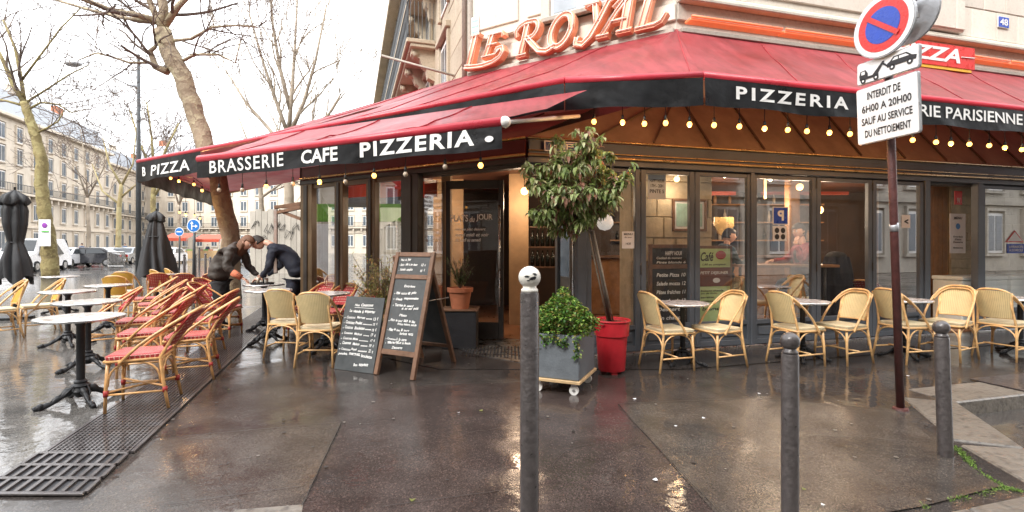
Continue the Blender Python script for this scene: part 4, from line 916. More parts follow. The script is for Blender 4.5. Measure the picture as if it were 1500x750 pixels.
cloth('canopy_cloth', A+UL3*4.8, Lc, (Lc+Vp)/2-Vector((0, 0, .12)), Vp, 24, 8, .04, .010, par=aw, seed=9)
cloth('canopy_cloth', Lc, Sc, V2, Vp, 24, 10, .12, .015, par=aw, seed=11)
def barseg(name, a, b, r=.042, m='awning_red_bar', par=aw): return MB().tube([a, b], r, 12).build(name, m, par, smooth=True)
for a, b in ((A, B), (B, Cc), (A, Lc), (Lc, Sc)): barseg('front_bar', a, b)
def wave(t, z, drop, amp, seed): return amp*((math.sin(t*3.1+seed)+.6*math.sin(t*7.7+seed*2)+.5*math.sin(t*1.3+seed*3)+1.1*noise.noise(Vector((t*2.3+z*4, z*3, seed)))+.5*noise.noise(Vector((t*9+z*12, z*9, seed))))*((-z)/drop)**.8*.5)
def valance(a, b, drop, amp, seed, par, nrm, flare=.0, name='valance'):
    L_ = (b-a).length; u = (b-a)/L_; n = Vector((nrm.x, nrm.y, 0)).normalized()
    def fn(x, v): z = -v*drop; return a+u*(x*L_)+Vector((0, 0, z*(1+.035*math.sin(x*L_*5+seed))))+n*(wave(x*L_, z, drop, amp, seed)+.028)
    mb = MB(); mb.grid(fn, max(6, int(L_*26)), 10); o = mb.build(name, 'valance_black', par, smooth=True)
    def letter(p, aa, bb):   # displace lettering with the cloth
        t = (p-a).dot(u); z = p.z-a.z; return Vector((p.x, p.y, p.z))+n*(wave(t, min(z, -.001), drop, amp, seed)+.034)
    return o, letter
v1, f1 = valance(B, Cc, .30, .02, 1, aw, nR)
nAB = Vector(((B-A).y, -(B-A).x))
v2, _ = valance(A, B, .30, .03, 2, aw, nAB)
v3, _ = valance(A, A+UL3*5.2, .30, .03, 3, aw, nL)
sPz = 0
frA = Fr(A[:2], UL_, nL); sz0, sz1 = frA.s_of(296), (Lc-A).length
v4, f4 = valance(A+UL3*sz0, Lc, .40, .03, 4, aw, nL)
v5, _ = valance(Lc, Sc, .42, .03, 5, aw, nS)
# lettering on the right valance
frB = Fr(B[:2], UR, nR)
def vtext(par, fr, base, s, px0, px1, z0, h, fnd, rev=False, **k):
    a, b = fr.s_of(px0, .03), fr.s_of(px1, .03); u = Vector((fr.u.x, fr.u.y, 0)); p0 = fr.p(a, 0, z0); mb = MB()
    text(mb, s, p0, u*(-1 if b < a else 1), (0, 0, 1), abs(b-a), h, fn=fnd, **k); return mb.build('lettering', 'letter_white', par)
vtext(v1, frB, B, 'PIZZERIA', 1078, 1243, 2.835, .13, f1, off=.028, spacing=1.35)
vtext(v1, frB, B, 'BRASSERIE PARISIENNE', 1268, 1497, 2.84, .135, f1, off=.015)
u_, w_ = frA.s_of(222, .03), frA.s_of(285, .03)
vtext(v4, frA, A, 'PIZZA', 222, 277, 2.72, .2, f4, off=.012, spacing=1.1)
mb = MB(); text(mb, 'B', frA.p(frA.s_of(208, .03), 0, 2.74), -UL3, (0, 0, 1), .12, .18, fn=f4); mb.build('lettering', 'letter_white', v4)
# lower extension awning over the left terrace
la = thing('lower_awning', 'bright red lower awning with BRASSERIE CAFE PIZZERIA valance over the terrace', 'awning', (-2, 5.5, 0), world=True)
Rr = at(737, 179, 4.6); Ll = at(292, 236.5, 6.55); Ll.z = Rr.z; Tt = at(860, 132, 4.97); Bl = at(395, 199, 7.2)
cloth('canopy_cloth', Rr+Vector((0, 0, .04)), Ll+Vector((0, 0, .04)), Bl, Tt, 40, 8, .03, .008, par=la, seed=15)
barseg('front_bar', Rr, Ll, .05, par=la); MB().sphere(Rr+(Rr-Ll).normalized()*.02, .053).build('end_cap', 'white_paint', la, smooth=True)
nLow = Vector(((Ll-Rr).y*-1, (Ll-Rr).x)); nLow = Vector((-abs(nLow.x), -abs(nLow.y))).normalized()
v6, f6 = valance(Rr, Ll, .245, .02, 6, la, nLow)
frC = Fr(Rr[:2], (Ll-Rr)[:2], nLow); zc_ = Rr.z-.205
vtext(v6, frC, Rr, 'PIZZERIA', 527, 696, zc_+.01, .155, f6, off=.03, spacing=1.2)
vtext(v6, frC, Rr, 'CAFE', 442, 495, zc_, .155, f6, off=.025)
vtext(v6, frC, Rr, 'BRASSERIE', 307, 416, zc_, .16, f6, off=.012, spacing=1.15)
mb = MB(); cc = frC.p(frC.s_of(716, .05), .045, Rr.z-.15); mb.add([cc+Vector((frC.u.x, frC.u.y, 0))*.045*math.cos(k*.3927)+Vector((0, 0, .028*math.sin(k*.3927))) for k in range(16)], [tuple(range(16))]); mb.build('oval_label', 'letter_white', v6)
# folding arms under the awnings
arm = MB()
for a, b in ((Rr, Tt-Vector((0, -.6, .1))), ):
    MB().tube([a, b], .022, 6).build('folding_arm', 'white_paint', la, smooth=True)
for q in (1.2, 3.0, 5.0):
    a = B+UR3*q-Vector((0, 0, .02)); m_ = WR.p(q+.2+.6, 0, 3.45); k_ = (a+m_)/2+Vector((.35, -.1, 0)); MB().tube([a, k_, m_], .022, 6).build('folding_arm', 'bronze_paint', aw)
for q in (2.5, 7.5): 
    a = A+UL3*q-Vector((0, 0, .03)); m_ = FL.p(min(q, 4.1), .05, 2.66); MB().tube([a, (a+m_)/2+Vector((-.25, .1, 0)), m_], .022, 6).build('folding_arm', 'dark_paint', aw)
a = Sc-Vector((0, 0, .03)); MB().tube([a, V2-Vector((0, 0, .1))], .04, 6).build('end_rail', 'stone_dark', aw, smooth=True)
# string of bulbs
def string(label, pts, lit, hang, par_line, rb=.024, em='bulb_lit', grp='strings of bulbs under the awnings'):
    t = thing('string_lights', label, 'string lights', tuple(par_line[0]), world=True, group=grp)
    MB().tube(par_line, .006, 5).build('cord', 'bulb_cord', t)
    lights = [p for p, on in zip(pts, lit) if on][1::3]
    for p in lights:
        l = bpy.data.lights.new('bulb_light', 'POINT'); l.energy = 3.6; l.color = (1, .52, .2); l.shadow_soft_size = .03; lo = bpy.data.objects.new('bulb_light', l); C.objects.link(lo); lo.location = p-Vector((0, 0, .06))
    for p, on, h in zip(pts, lit, hang):
        top = p+Vector((0, 0, h)); o = MB().tube([top, p+Vector((0, 0, .07))], .004, 4); s_ = o.build('drop_cord', 'bulb_cord', t)
        MB().tube([p+Vector((0, 0, .075)), p+Vector((0, 0, .022))], [.012, .017], 8).build('socket', 'bulb_cord', t, smooth=True)
        MB().lathe([(.001, -.03), (.014, -.027), (.024, -.012), (.026, .002), (.018, .018), (.012, .026)], 10, p).build('bulb', em if on else 'bulb_off', t, smooth=True)
    return t
pxs = [(870, 178), (912, 179), (944, 181), (975, 180), (1010, 182), (1046, 183), (1083, 185), (1120, 188), (1154, 190), (1182, 192), (1215, 194), (1245, 196), (1275, 198), (1306, 201), (1337, 205), (1371, 208), (1393, 210), (1420, 211), (1449, 213), (1472, 216), (1497, 219), (1525, 221)]
pts = []; frAB = Fr(A[:2], (B-A)[:2], nAB)
for px, py in pxs:
    f_ = frAB if px < 1029 else frB; q = f_.p(f_.s_of(px, -.06), -.06); pts.append(Vector((q.x, q.y, CH-(py-HY)/F*q.y)))
string('row of glowing bulbs hanging under the right black valance', pts, [1]*len(pts), [2.80-p.z for p in pts], [A+Vector((0, -.0, -.25)), *[Vector((p.x, p.y, 2.80)) for p in pts]])
pl = [(321, 278, 0), (355, 278, 0), (390, 273, 1), (429, 269, 0), (468, 266, 1), (506, 266, 0), (548, 257, 1), (594, 255, 0), (652, 244, 0), (704, 242, 1)]
pts = []
for px, py, on in pl: q = frC.p(frC.s_of(px, -.05), -.05); pts.append(Vector((q.x, q.y, CH-(py-HY)/F*q.y)))
string('string of partly dark bulbs under the BRASSERIE CAFE valance', pts, [o for _, _, o in pl], [max(.1, Rr.z-.2-p.z) for p in pts], [Vector((p.x, p.y, Rr.z-.2)) for p in pts])
pl = [(250, 261, 1), (262, 265, 1), (284, 270, 1), (296, 279, 1)]; pts = []
for px, py, on in pl: q = frA.p(frA.s_of(px, -.3), -.3); pts.append(Vector((q.x, q.y, CH-(py-HY)/F*q.y)))
string('four glowing bulbs under the PIZZA valance at the far left corner', pts, [1]*4, [.12]*4, [p+Vector((0, 0, .12)) for p in pts])
frS = Fr(Lc[:2], US_, nS); pts = []
for px, py in ((263, 311), (272, 314), (285, 316), (293, 320), (320, 326)): q = frS.p(frS.s_of(px, -.2), -.2); pts.append(Vector((q.x, q.y, CH-(py-HY)/F*q.y)))
string('distant bulbs hanging from the street side of the awning', pts, [1]*5, [2.6-p.z for p in pts], [Vector((p.x, p.y, 2.6)) for p in pts])
# ================================================================ BISTRO CHAIRS
def make_chair(name, label, col, loc, rz, group):
    t = thing(name, label, 'chair', loc, rz, group)
    cane = 'rattan' if col == 'red' else 'rattan_pale'
    rk, ht_ = (.155, -.045) if col == 'red' else (.02, 0)      # extra rake of the back, lower top
    ws = {'red': 'weave_red', 'yellow': 'weave_seat', 'mustard': 'weave_seat'}[col]; wb = {'red': 'weave_red_back', 'yellow': 'weave_yellow', 'mustard': 'weave_mustard'}[col]
    # seat: rounded slab, slightly dished, woven wrap
    def seat_fn(u, v):
        x, y = (u-.5)*2, (v-.5)*2; hw = .205+.015*y; r = 1-.05*(abs(x)**6)*(abs(y)**6)
        return Vector((x*hw*r, y*.195*r, .462-.012*(1-x*x)*(1-y*y)+(-.012 if abs(x) > .99 or abs(y) > .99 else 0)))
    mb = MB(); mb.grid(seat_fn, 12, 12, lambda u, v: (u*.41, v*.39))
    n = 13; ring = [i*n for i in range(n)]+[(n-1)*n+j for j in range(1, n)]+[i*n+n-1 for i in range(n-2, -1, -1)]+[j for j in range(n-2, 0, -1)]
    b = len(mb.v); 
    for i in ring: v = mb.v[i]; mb.v.append((v[0]*.985, v[1]*.985, .425))
    for k, i in enumerate(ring):
        k2 = (k+1) % len(ring); mb.uv[len(mb.f)] = [(k*.034, 0), (k*.034+.034, 0), (k*.034+.034, .03), (k*.034, .03)]; mb.f.append((i, ring[k2], b+k2, b+k)); mb.mi.append(0)
    mb.f.append(tuple(range(b, b+len(ring)))); mb.mi.append(0)
    mb.build('seat', ws, t, smooth=False)
    sr = MB(); pr = [(-.2, .19), (.2, .19), (.205, 0), (.19, -.19), (-.19, -.19), (-.205, 0), (-.2, .19)]
    sr.tube([(x, y, .412) for x, y in pr], .013, 7); sr.build('seat_frame', cane, t, smooth=True)
    # legs
    for sx in (-1, 1):
        MB().tube([(sx*.205, .185, 0), (sx*.195, .18, .22), (sx*.185, .17, .42)], [.0125, .014, .013], 8).build('leg', cane, t, smooth=True)
        MB().tube([(sx*.215, -.25, 0), (sx*.20, -.21, .22), (sx*.185, -.185, .42), (sx*.168, -.215-rk*.35, .60+ht_*.4), (sx*.155, -.262-rk*.85, .80+ht_)], [.0125, .014, .0135, .012, .011], 8).build('leg', cane, t, smooth=True)
    # back hoop: rises from the seat side, over the top and down
    hp = []
    for i in range(33):
        a = i/32; th = math.pi*a; c_ = math.cos(th); x = -.218*math.copysign(abs(c_)**.62, c_)
        k = max(0, math.sin(th))**.5
        z = .40+(.455+ht_)*k; y = .085-(.385+rk)*k**1.25
        hp.append((x*(1 if k > .2 else 1), y, z))
    hp = [(-.217, .085, .385)]+hp+[(.217, .085, .385)]
    MB().tube(hp, .0125, 8).build('back_hoop', cane, t, smooth=True)
    hp2 = [(x*.955, y+.012, z-.028) for x, y, z in hp[6:-6]]; MB().tube(hp2, .009, 6).build('inner_hoop', cane if col != 'red' else 'binding_red', t, smooth=True)
    # curved woven back
    def back_fn(u, v):
        x = (u-.5)*2; zt = .838+ht_-.028*abs(x)**3; zb = .505; z = zb+(zt-zb)*v; hw = .155+.03*v
        y = -.195-(.10+rk)*(z-.46)/(.38+ht_) + .035*x*x-.01
        return Vector((x*hw, y-.012*(1-x*x), z))
    mb = MB(); mb.grid(back_fn, 12, 8, lambda u, v: (u*.34, v*.34)); mb.grid(lambda u, v: back_fn(u, v)+Vector((0, -.009, 0)), 12, 8, lambda u, v: (u*.34, v*.34))
    mb.build('backrest', wb, t, smooth=True)
    e = MB(); e.tube([back_fn(0, v/6) for v in range(7)], .010, 6); e.tube([back_fn(1, v/6) for v in range(7)], .010, 6); e.tube([back_fn(u/8, 0) for u in range(9)], .009, 6); e.build('back_binding', cane if col != 'red' else 'binding_red', t, smooth=True)
    # arched braces and stretchers
    def archb(p, q, h=.19):
        p, q = Vector(p), Vector(q); return MB().tube([p+(q-p)*(.5-.5*math.cos(math.pi*i/12))+Vector((0, 0, h*math.sin(math.pi*i/12)**.7)) for i in range(13)], .0085, 6).build('arched_brace', cane, t, smooth=True)
    archb((-.19, .18, .21), (.19, .18, .21)); archb((-.196, -.205, .21), (.196, -.205, .21)); archb((-.197, -.19, .21), (-.19, .17, .21)); archb((.197, -.19, .21), (.19, .17, .21))
    lo = .145
    MB().tube([(-.2, .18, lo), (-.2, -.225, lo)], .010, 6).build('stretcher', cane, t, smooth=True); MB().tube([(.2, .18, lo), (.2, -.225, lo)], .010, 6).build('stretcher', cane, t, smooth=True)
    if col == 'red':
        MB().tube([(-.2, .18, .165), (.2, -.22, .165)], .010, 6).build('stretcher', cane, t, smooth=True); MB().tube([(.2, .18, .185), (-.2, -.22, .185)], .010, 6).build('stretcher', cane, t, smooth=True)
        for sx in (-1, 1):
            for yy in (.18, -.222): MB().tube([(sx*.2, yy, lo-.012), (sx*.2, yy, lo+.035)], .019, 8).build('red_binding', 'binding_red', t, smooth=True)
    else:
        MB().tube([(-.2, -.02, lo+.01), (.2, -.02, lo+.01)], .010, 6).build('stretcher', cane, t, smooth=True)
    return t
def fa(dx, dy): return math.atan2(dy, dx)-math.pi/2       # rotation so that local +y faces (dx, dy)
gY, gRd, gM = 'pale yellow wicker chairs', 'red wicker chairs', 'mustard wicker chairs at the far left tables'
off = Vector((1.50, .18))
rowlab = ['at the first small table beside the red pot', 'at the second table right of the first pair', 'at the third table behind the rusty sign pole', 'at the far right edge']
_jr = random.Random(99); _dup0 = dup
def dup(root, loc, rz, label=None, group=None, scale=None):   # small differences of pose and size between the chairs
    _jit = root['category'] == 'chair'
    return _dup0(root, loc, rz+(_jr.uniform(-.09, .09) if _jit else 0), label, group, scale or (_jr.uniform(.975, 1.02) if _jit else None))
first = None; prev = Vector((0, 0))
for i in range(4):
    o_ = Vector([(0, 0), (1.55, .19), (2.95, .37), (4.28, .53)][i])
    for side, (x, y, dx, dy) in enumerate(((1.755, 5.66, .96, .28), (2.34, 5.78, -.92, -.40))):
        if i == 3 and side == 1: continue
        lab = f"{'left' if side == 0 else 'right'} pale yellow wicker chair {rowlab[i]}"
        if i == 3: lab = 'pale yellow wicker chair at the far right edge behind the nearer bollard'
        rz = fa(dx, dy)+[0, .08, -.06, .12][i]*(1 if side == 0 else -1)
        if first is None: first = make_chair('wicker_chair', lab, 'yellow', (x+o_.x, y+o_.y, .0), rz, gY); yc = first
        else: dup(yc, (x+o_.x, y+o_.y, .0), rz, lab)
dup(yc, (-2.78, 6.35, 0), fa(.12, 1), 'pale yellow wicker chair seen from behind, left of the two in the centre left')
dup(yc, (-2.22, 5.88, 0), fa(.05, 1), 'pale yellow wicker chair seen from behind next to the small chalkboard')
rc = make_chair('wicker_chair', 'front red wicker chair standing on the grating beside the nearest table', 'red', (-3.16, 4.30, .016), fa(-.93, -.36), gRd)
for x, y, a, lab in ((-3.95, 5.42, fa(-.90, -.42), 'second red wicker chair just behind the nearest one'), (-3.95, 6.35, fa(-.93, -.3), 'red wicker chair at the third row beyond the grating'),
        (-4.85, 7.15, fa(-.9, -.4), 'red wicker chair at the middle tables, third behind the front one'), (-5.75, 8.1, fa(-.86, -.5), 'darker red wicker chair partly hidden behind the middle tables'),
        (-6.5, 9.0, fa(-.86, -.5), 'farthest red wicker chair of the row beside the white tables'),
        (-7.75, 11.1, fa(-.5, .8), 'leftmost of three red wicker chairs turned to show their backs'), (-7.1, 11.0, fa(-.5, .8), 'middle one of three red wicker chairs turned to show their backs'), (-6.5, 10.9, fa(-.5, .8), 'rightmost of three red wicker chairs turned to show their backs'),
        (-4.35, 7.6, fa(.97, .1), 'red wicker chair facing right in front of the two bending people'), (-4.9, 8.5, fa(.9, -.2), 'red wicker chair close behind the one facing right, left of the bending people'),
        (-3.05, 7.55, fa(-.35, -.9), 'leftmost of three red wicker chairs backed against the cafe windows'), (-2.62, 7.30, fa(-.4, -.9), 'middle one of three red wicker chairs backed against the cafe windows'), (-2.08, 6.98, fa(-.45, -.9), 'red wicker chair against the windows behind the small chalkboard plant'),
        (-4.62, 6.25, fa(-.9, -.35), 'red wicker chair leaning in the middle of the packed near row'), (-5.35, 7.7, fa(-.8, -.5), 'red wicker chair deep in the packed row, fourth along'),
        (-3.35, 5.25, fa(-.88, -.45), 'red wicker chair just right of the second one, over the grating'),
        (-5.5, 6.75, fa(-.8, -.6), 'red wicker chair tucked behind the second table')):
    dup(rc, (x, y, 0), a, lab)
mc = make_chair('wicker_chair', 'mustard wicker chair cut off by the left edge of the picture', 'mustard', (-7.55, 7.4, 0), fa(-.55, -.8), gM)
for x, y, a, lab in ((-7.5, 8.0, fa(-.6, -.8), 'second mustard wicker chair from the left edge'), (-7.2, 9.3, fa(-.3, .9), 'mustard wicker chair in the middle left behind the white tables'), (-7.9, 10.4, fa(-.3, .9), 'mustard wicker chair further back beside the plane tree'),
        (-7.55, 11.1, fa(.5, .85), 'mustard wicker chair left of the lamp post, with a slim back'), (-8.0, 12.2, fa(.6, .8), 'smallest mustard wicker chair next to the closed umbrella')):
    dup(mc, (x, y, 0), a, lab)
# ---- round cafe tables
def make_table(name, label, loc, h, m, group, rz=0):
    t = thing(name, label, 'table', loc, rz, group)
    MB().lathe([(.001, h-.022), (.30, h-.022), (.309, h-.016), (.309, h-.004), (.305, h), (.001, h)], 40).build('tabletop', m, t, auto=40)
    MB().lathe([(.3115, h-.024), (.3135, h-.024), (.3135, h-.003), (.3115, h-.003)], 40).build('metal_band', 'steel', t, smooth=True)
    MB().lathe([(.001, .055), (.03, .055), (.055, .085), (.075, .11), (.06, .14), (.07, .155), (.045, .175), (.05, .19), (.031, .205), (.031, h-.08), (.05, h-.05), (.09, h-.0225), (.001, h-.0225)], 18).build('column', 'black_iron', t, auto=40)
    for k in range(4):
        a = math.pi/4+k*math.pi/2; c, s = math.cos(a), math.sin(a)
        P = [(.02, .125, .030), (.07, .12, .028), (.13, .085, .020), (.19, .045, .016), (.25, .022, .017), (.285, .02, .022), (.31, .014, .014)]
        P2 = []
        for i in range(len(P)-1):
            for q in range(3): f = q/3; P2.append(tuple(P[i][j]*(1-f)+P[i+1][j]*f for j in range(3)))
        P2.append(P[-1]); P2 = [(r, z+.004*math.sin(i*1.9), w_*(1+.22*math.sin(i*1.9))) for i, (r, z, w_) in enumerate(P2)]
        MB().tube([(r*c, r*s, z) for r, z, _ in P2], [w_ for _, _, w_ in P2], 8, flat=1.3).build('foot', 'black_iron', t, smooth=True)
        MB().sphere((.262*c, .262*s, .036), .022, 8, 6).build('foot_scroll', 'black_iron', t, smooth=True)
        MB().tube([(.05*c-.03*s, .05*s+.03*c, .16), (.11*c-.035*s, .11*s+.035*c, .105), (.14*c-.01*s, .14*s+.01*c, .06)], [.006, .010, .005], 5).build('foot_scroll', 'black_iron', t, smooth=True)
        MB().tube([(.09*c+.0, .09*s, .13), (.15*c, .15*s, .09), (.2*c, .2*s, .055)], [.006, .009, .005], 5).build('foot_scroll', 'black_iron', t, smooth=True)
    return t
gT = 'round cafe tables'
tb = make_table('cafe_table', 'nearest round speckled table at the front left', (-3.74, 4.38, 0), .75, 'terrazzo', gT, .2)
for x, y, h, rz, lab in ((-4.72, 5.62, 1, .5, 'second round speckled table behind the nearest one'), (-6.10, 6.94, 1, .1, 'third round speckled table, the leftmost of the near group'), (-6.45, 8.07, 1, .4, 'fourth round speckled table with mustard chairs behind it'),
        (-7.75, 11.35, 1, 0, 'small pale table just right of the closed umbrella'), (-9.3, 10.4, 1, .3, 'small pale table below the trunk of the left plane tree'), (-3.45, 7.15, 1, .3, 'round table in front of the two bending people'), (-4.05, 8.25, 1, .3, 'round table the two bending people lean over'),
        (-2.45, 6.62, 1, .6, 'round table between the red chairs and the two yellow chairs')):
    dup(tb, (x, y, 0), rz, lab)
for i, lab in enumerate(('small grey cafe table of the first chair pair beside the red pot', 'small grey cafe table of the second chair pair', 'small grey cafe table behind the rusty pole', 'small grey cafe table at the right edge')):
    o_ = Vector([(0, 0), (1.50, .19), (2.85, .37), (4.45, .53)][i]); dup(tb, (1.98+o_.x, 5.86+o_.y, 0), .3*i, lab, scale=.945)

# ---- bollards
def bollard(label, x, y, h, ball='bollard_paint', r=.038, group='bollards', tilt=0, marks=False):
    t = thing('bollard', label, 'bollard', (x, y, 0), 0, group)
    br = r*1.13 if not marks else r*1.18
    hb = h-2*br*.93
    MB().lathe([(r*1.03, 0), (r*1.03, .02), (r, .03), (r, hb-.03), (r*.93, hb-.022), (.001, hb-.022)], 24).build('post', 'bollard_paint', t, auto=40)
    MB().lathe([(r*.9, hb-.0219), (r*.9, hb-.01), (r*.72, hb-.004), (r*.72, hb+.006)], 20).build('neck', ball, t, smooth=True)
    b = MB().sphere((0, 0, h-br), br, 24, 16).build('ball', ball, t, smooth=True)
    MB().lathe([(r*1.25, .0), (r*1.15, .008), (.001, .01)], 14).build('base_ring', 'bollard_paint', t)
    if marks:
        for (az, el, s_) in ((-1.85, .1, .008), (-1.3, -.05, .01), (-1.45, -.12, .007), (-1.72, -.25, .005), (-1.15, .35, .006), (-1.05, .25, .006), (-1.15, .05, .006)):
            c_ = Vector((math.cos(az)*math.cos(el), math.sin(az)*math.cos(el), math.sin(el))); p = c_*(br+.0006)+Vector((0, 0, h-br)); u = Vector((-math.sin(az), math.cos(az), 0)); w_ = c_.cross(u)
            MB().add([p+u*s_*1.5+w_*s_*.2, p+w_*s_*.7, p-u*s_*1.3+w_*s_*.3, p-u*s_-w_*s_*.4, p+u*s_*.8-w_*s_*.5], [(0, 1, 2, 3, 4)]).build('graffiti_mark', 'ink', b)
    t.rotation_euler = (0, tilt, 0)
    return t
bollard('white ball topped bollard with black scribbles in the centre foreground', .072, 2.07, 1.272, 'white_ball', .0385, marks=True)
bollard('grey bollard with round cap in the right foreground', 1.31, 2.38, .95)
b3 = bollard('grey bollard beside the mossy kerb at the right', 2.79, 3.25, .88, r=.041, tilt=-.035)
# thin bollards by the boulevard
for i, (px, py0, py1, lab) in enumerate(((258, 384, 416, 'round topped bollard right of the closed umbrella'), (270, 372, 409, 'slim dark post near the round blue signs'), (301, 371, 405, 'slim dark post left of the bending woman'), (308, 376, 403, 'short round topped bollard by the bending woman'), (292, 362, 396, 'thin far post behind the blue sign pole'), (286, 372, 408, 'thin dark post in front of the blue sign pole'))):
    q = G(px, py1); h = CH-(py0-HY)/F*q.y; bollard(lab, q.x, q.y, h, r=.05)

# ---- parking sign pole with four signs
sp_ = thing('sign_pole', 'rusty brown pole carrying the parking signs at the right', 'sign pole', (3.23, 4.20, 0), world=True)
pb = Vector((3.23, 4.20, 0)); ptp = pb+(Vector((3.04, 4.06, 2.4))-pb)*1.37
MB().tube([pb, pb+(ptp-pb)*.5, ptp], .030, 16).build('pole', 'rust_pole', sp_, smooth=True)
MB().lathe([(.06, 0), (.055, .015), (.034, .02)], 16, pb).build('base_collar', 'rust_pole', sp_)
st_ = MB().tube([pb+(ptp-pb)*.46-Vector((0, 0, .035)), pb+(ptp-pb)*.46+Vector((0, 0, .035))], .0315, 16).build('sticker', 'sign_grey', sp_, smooth=True)
def signframe(px, py, Y, ang): c = at(px, py, Y); u = Vector((math.cos(ang), math.sin(ang), 0)); return c, u, Vector((u.y, -u.x, 0))
sa = R(-22)
def rrect(c, u, w_, h_, r, n=5):
    out = []
    for (sx, sz, a0) in ((1, 1, 0), (-1, 1, 90), (-1, -1, 180), (1, -1, 270)):
        for i in range(n+1): a = R(a0+90*i/n); out.append(c+u*(sx*(w_/2-r)+r*math.cos(a))+Vector((0, 0, 1))*(sz*(h_/2-r)+r*math.sin(a)))
    return out
def board(name, m, par, pts, nrm, th):
    n = len(pts); mb = MB(); mb.add([p for p in pts]+[p-nrm*th for p in pts], [tuple(range(n)), tuple(range(2*n-1, n-1, -1))]+[(i, (i+1) % n, n+(i+1) % n, n+i) for i in range(n)]); return mb.build(name, m, par)
def slanted(px0, py0, px1, py1, Y0_, Y1_): a, b = at(px0, py0, Y0_), at(px1, py1, Y1_); return a, b
# the lower text plate: its corners in the place
def plate(name, label, tl, tr, bl, br, Yl, Yr, th=.02, r=.02):
    TL, TR, BL, BR = at(*tl, Yl), at(*tr, Yr), at(*bl, Yl), at(*br, Yr); c = (TL+TR+BL+BR)/4; u = ((TR-TL)+(BR-BL))/2; w_ = u.length; u = u.normalized(); v = ((TL-BL)+(TR-BR))/2; v = (v-u*v.dot(u)); h_ = v.length; v = v.normalized(); n = u.cross(v)
    if n.y > 0: n = -n
    t = thing(name, label, 'sign', tuple(c), world=True)
    def rr(w2, h2, r2, off):
        out = []
        for (sx, sz, a0) in ((1, 1, 0), (-1, 1, 90), (-1, -1, 180), (1, -1, 270)):
            for i in range(6): a = R(a0+18*i); out.append(c+n*off+u*(sx*(w2/2-r2)+r2*math.cos(a))+v*(sz*(h2/2-r2)+r2*math.sin(a)))
        return out
    board('backing', 'sign_grey', t, rr(w_, h_, r, -.002), n, th); board('face', 'sign_white', t, rr(w_-.012, h_-.012, r*.8, .003), n, .004)
    return t, c, u, v, n, w_, h_
Yl, Yr = 4.22, 3.73
tp, c, u, v, n, w_, h_ = plate('text_sign', 'white plate lettered INTERDIT DE 6H00 A 20H00 on the rusty pole', (1253, 132), (1346, 104), (1258, 215), (1347, 192), Yl, Yr)
mb = MB()
for s, x0, x1, y0 in (('INTERDIT DE', -.30, .24, .27), ('6H00 A 20H00', -.40, .40, .05), ('SAUF AU SERVICE', -.41, .41, -.17), ('DU NETTOIEMENT', -.36, .38, -.39)):
    mb = MB(); text(mb, s, c+n*.006+u*(x0*w_)+v*(y0*h_), u, v, (x1-x0)*w_, .13*h_, off=.02); mb.build('lettering', 'ink', tp)
tp, c, u, v, n, w_, h_ = plate('tow_truck_sign', 'white plate with a tow truck pictogram between the other two signs', (1255, 94), (1347, 64), (1256, 128), (1347, 96), Yl, Yr)
mb = MB()
def pp(pts): mb.add([c+n*.0066+u*(x*w_)+v*(y*h_) for x, y in pts], [tuple(range(len(pts)))])
pp([(-.44, -.32), (-.12, -.32), (-.12, -.2), (-.30, -.2), (-.30, -.06), (-.34, .12), (-.43, .10), (-.45, -.1)]); pp([(-.22, -.2), (-.13, -.2), (-.02, .26), (-.06, .26)]); pp([(-.04, .2), (.05, -.06), (.03, -.08), (-.07, .15)])
pp([(.02, -.1), (.46, -.1), (.47, .06), (.40, .12), (.32, .30), (.12, .30), (.06, .12), (.02, .06)])
for x, y in ((-.38, -.36), (-.16, -.36), (.1, -.14), (.37, -.14)): pp([(x+.045*math.cos(k*.5236), y+.125*math.sin(k*.5236)) for k in range(12)])
mb.build('tow_truck_pictogram', 'ink', tp)
mb = MB()
def pq(pts, m=None): mb.add([c+n*.0078+u*(x*w_)+v*(y*h_) for x, y in pts], [tuple(range(len(pts)))])
pq([(.10, .13), (.19, .13), (.19, .24), (.14, .24)]); pq([(.21, .13), (.36, .13), (.31, .24), (.21, .24)]); pq([(-.41, -.08), (-.35, -.08), (-.35, .06), (-.41, .06)])
for x, y in ((-.38, -.36), (-.16, -.36), (.1, -.14), (.37, -.14)): pq([(x+.018*math.cos(k*.5236), y+.05*math.sin(k*.5236)) for k in range(12)])
mb.build('pictogram_highlights', 'sign_white', tp)
# round no-parking sign (faces left of camera) and a second round sign seen from behind
def disc_sign(name, label, c, u, v, rad, rings, th=.02):
    n = u.cross(v).normalized(); n = -n if n.y > 0 else n; t = thing(name, label, 'sign', tuple(c), world=True)
    def cir(r, off, k=40): return [c+n*off+u*r*math.cos(2*math.pi*i/k)+v*r*math.sin(2*math.pi*i/k) for i in range(k)]
    board('rim', 'sign_grey', t, cir(rad, -.003), n, th)
    for i, (r, m) in enumerate(rings): board('face' if i == 0 else 'disc', m, t, cir(r, .002+i*.0025), n, .003)
    return t, n
Yc = 3.92; cc = at(1293, 37, 3.97); rad = .247; u = Vector((.28, -.96, 0)).normalized(); v = Vector((0, 0, 1))
t, n = disc_sign('no_parking_sign', 'round red and blue no parking sign at the top of the rusty pole', cc, u, v, rad, [(rad*.965, 'sign_white'), (rad*.81, 'sign_red'), (rad*.56, 'sign_blue')])
bd = MB(); a = R(-40); d1 = u*math.cos(a)+v*math.sin(a); d2 = -u*math.sin(a)+v*math.cos(a); k1, k2 = rad*.66, rad*.075; bd.add([cc+n*.0135+d1*k1+d2*k2, cc+n*.0135+d1*k1-d2*k2, cc+n*.0135-d1*k1-d2*k2, cc+n*.0135-d1*k1+d2*k2], [(0, 1, 2, 3)]); bd.build('bar', 'sign_red', t)
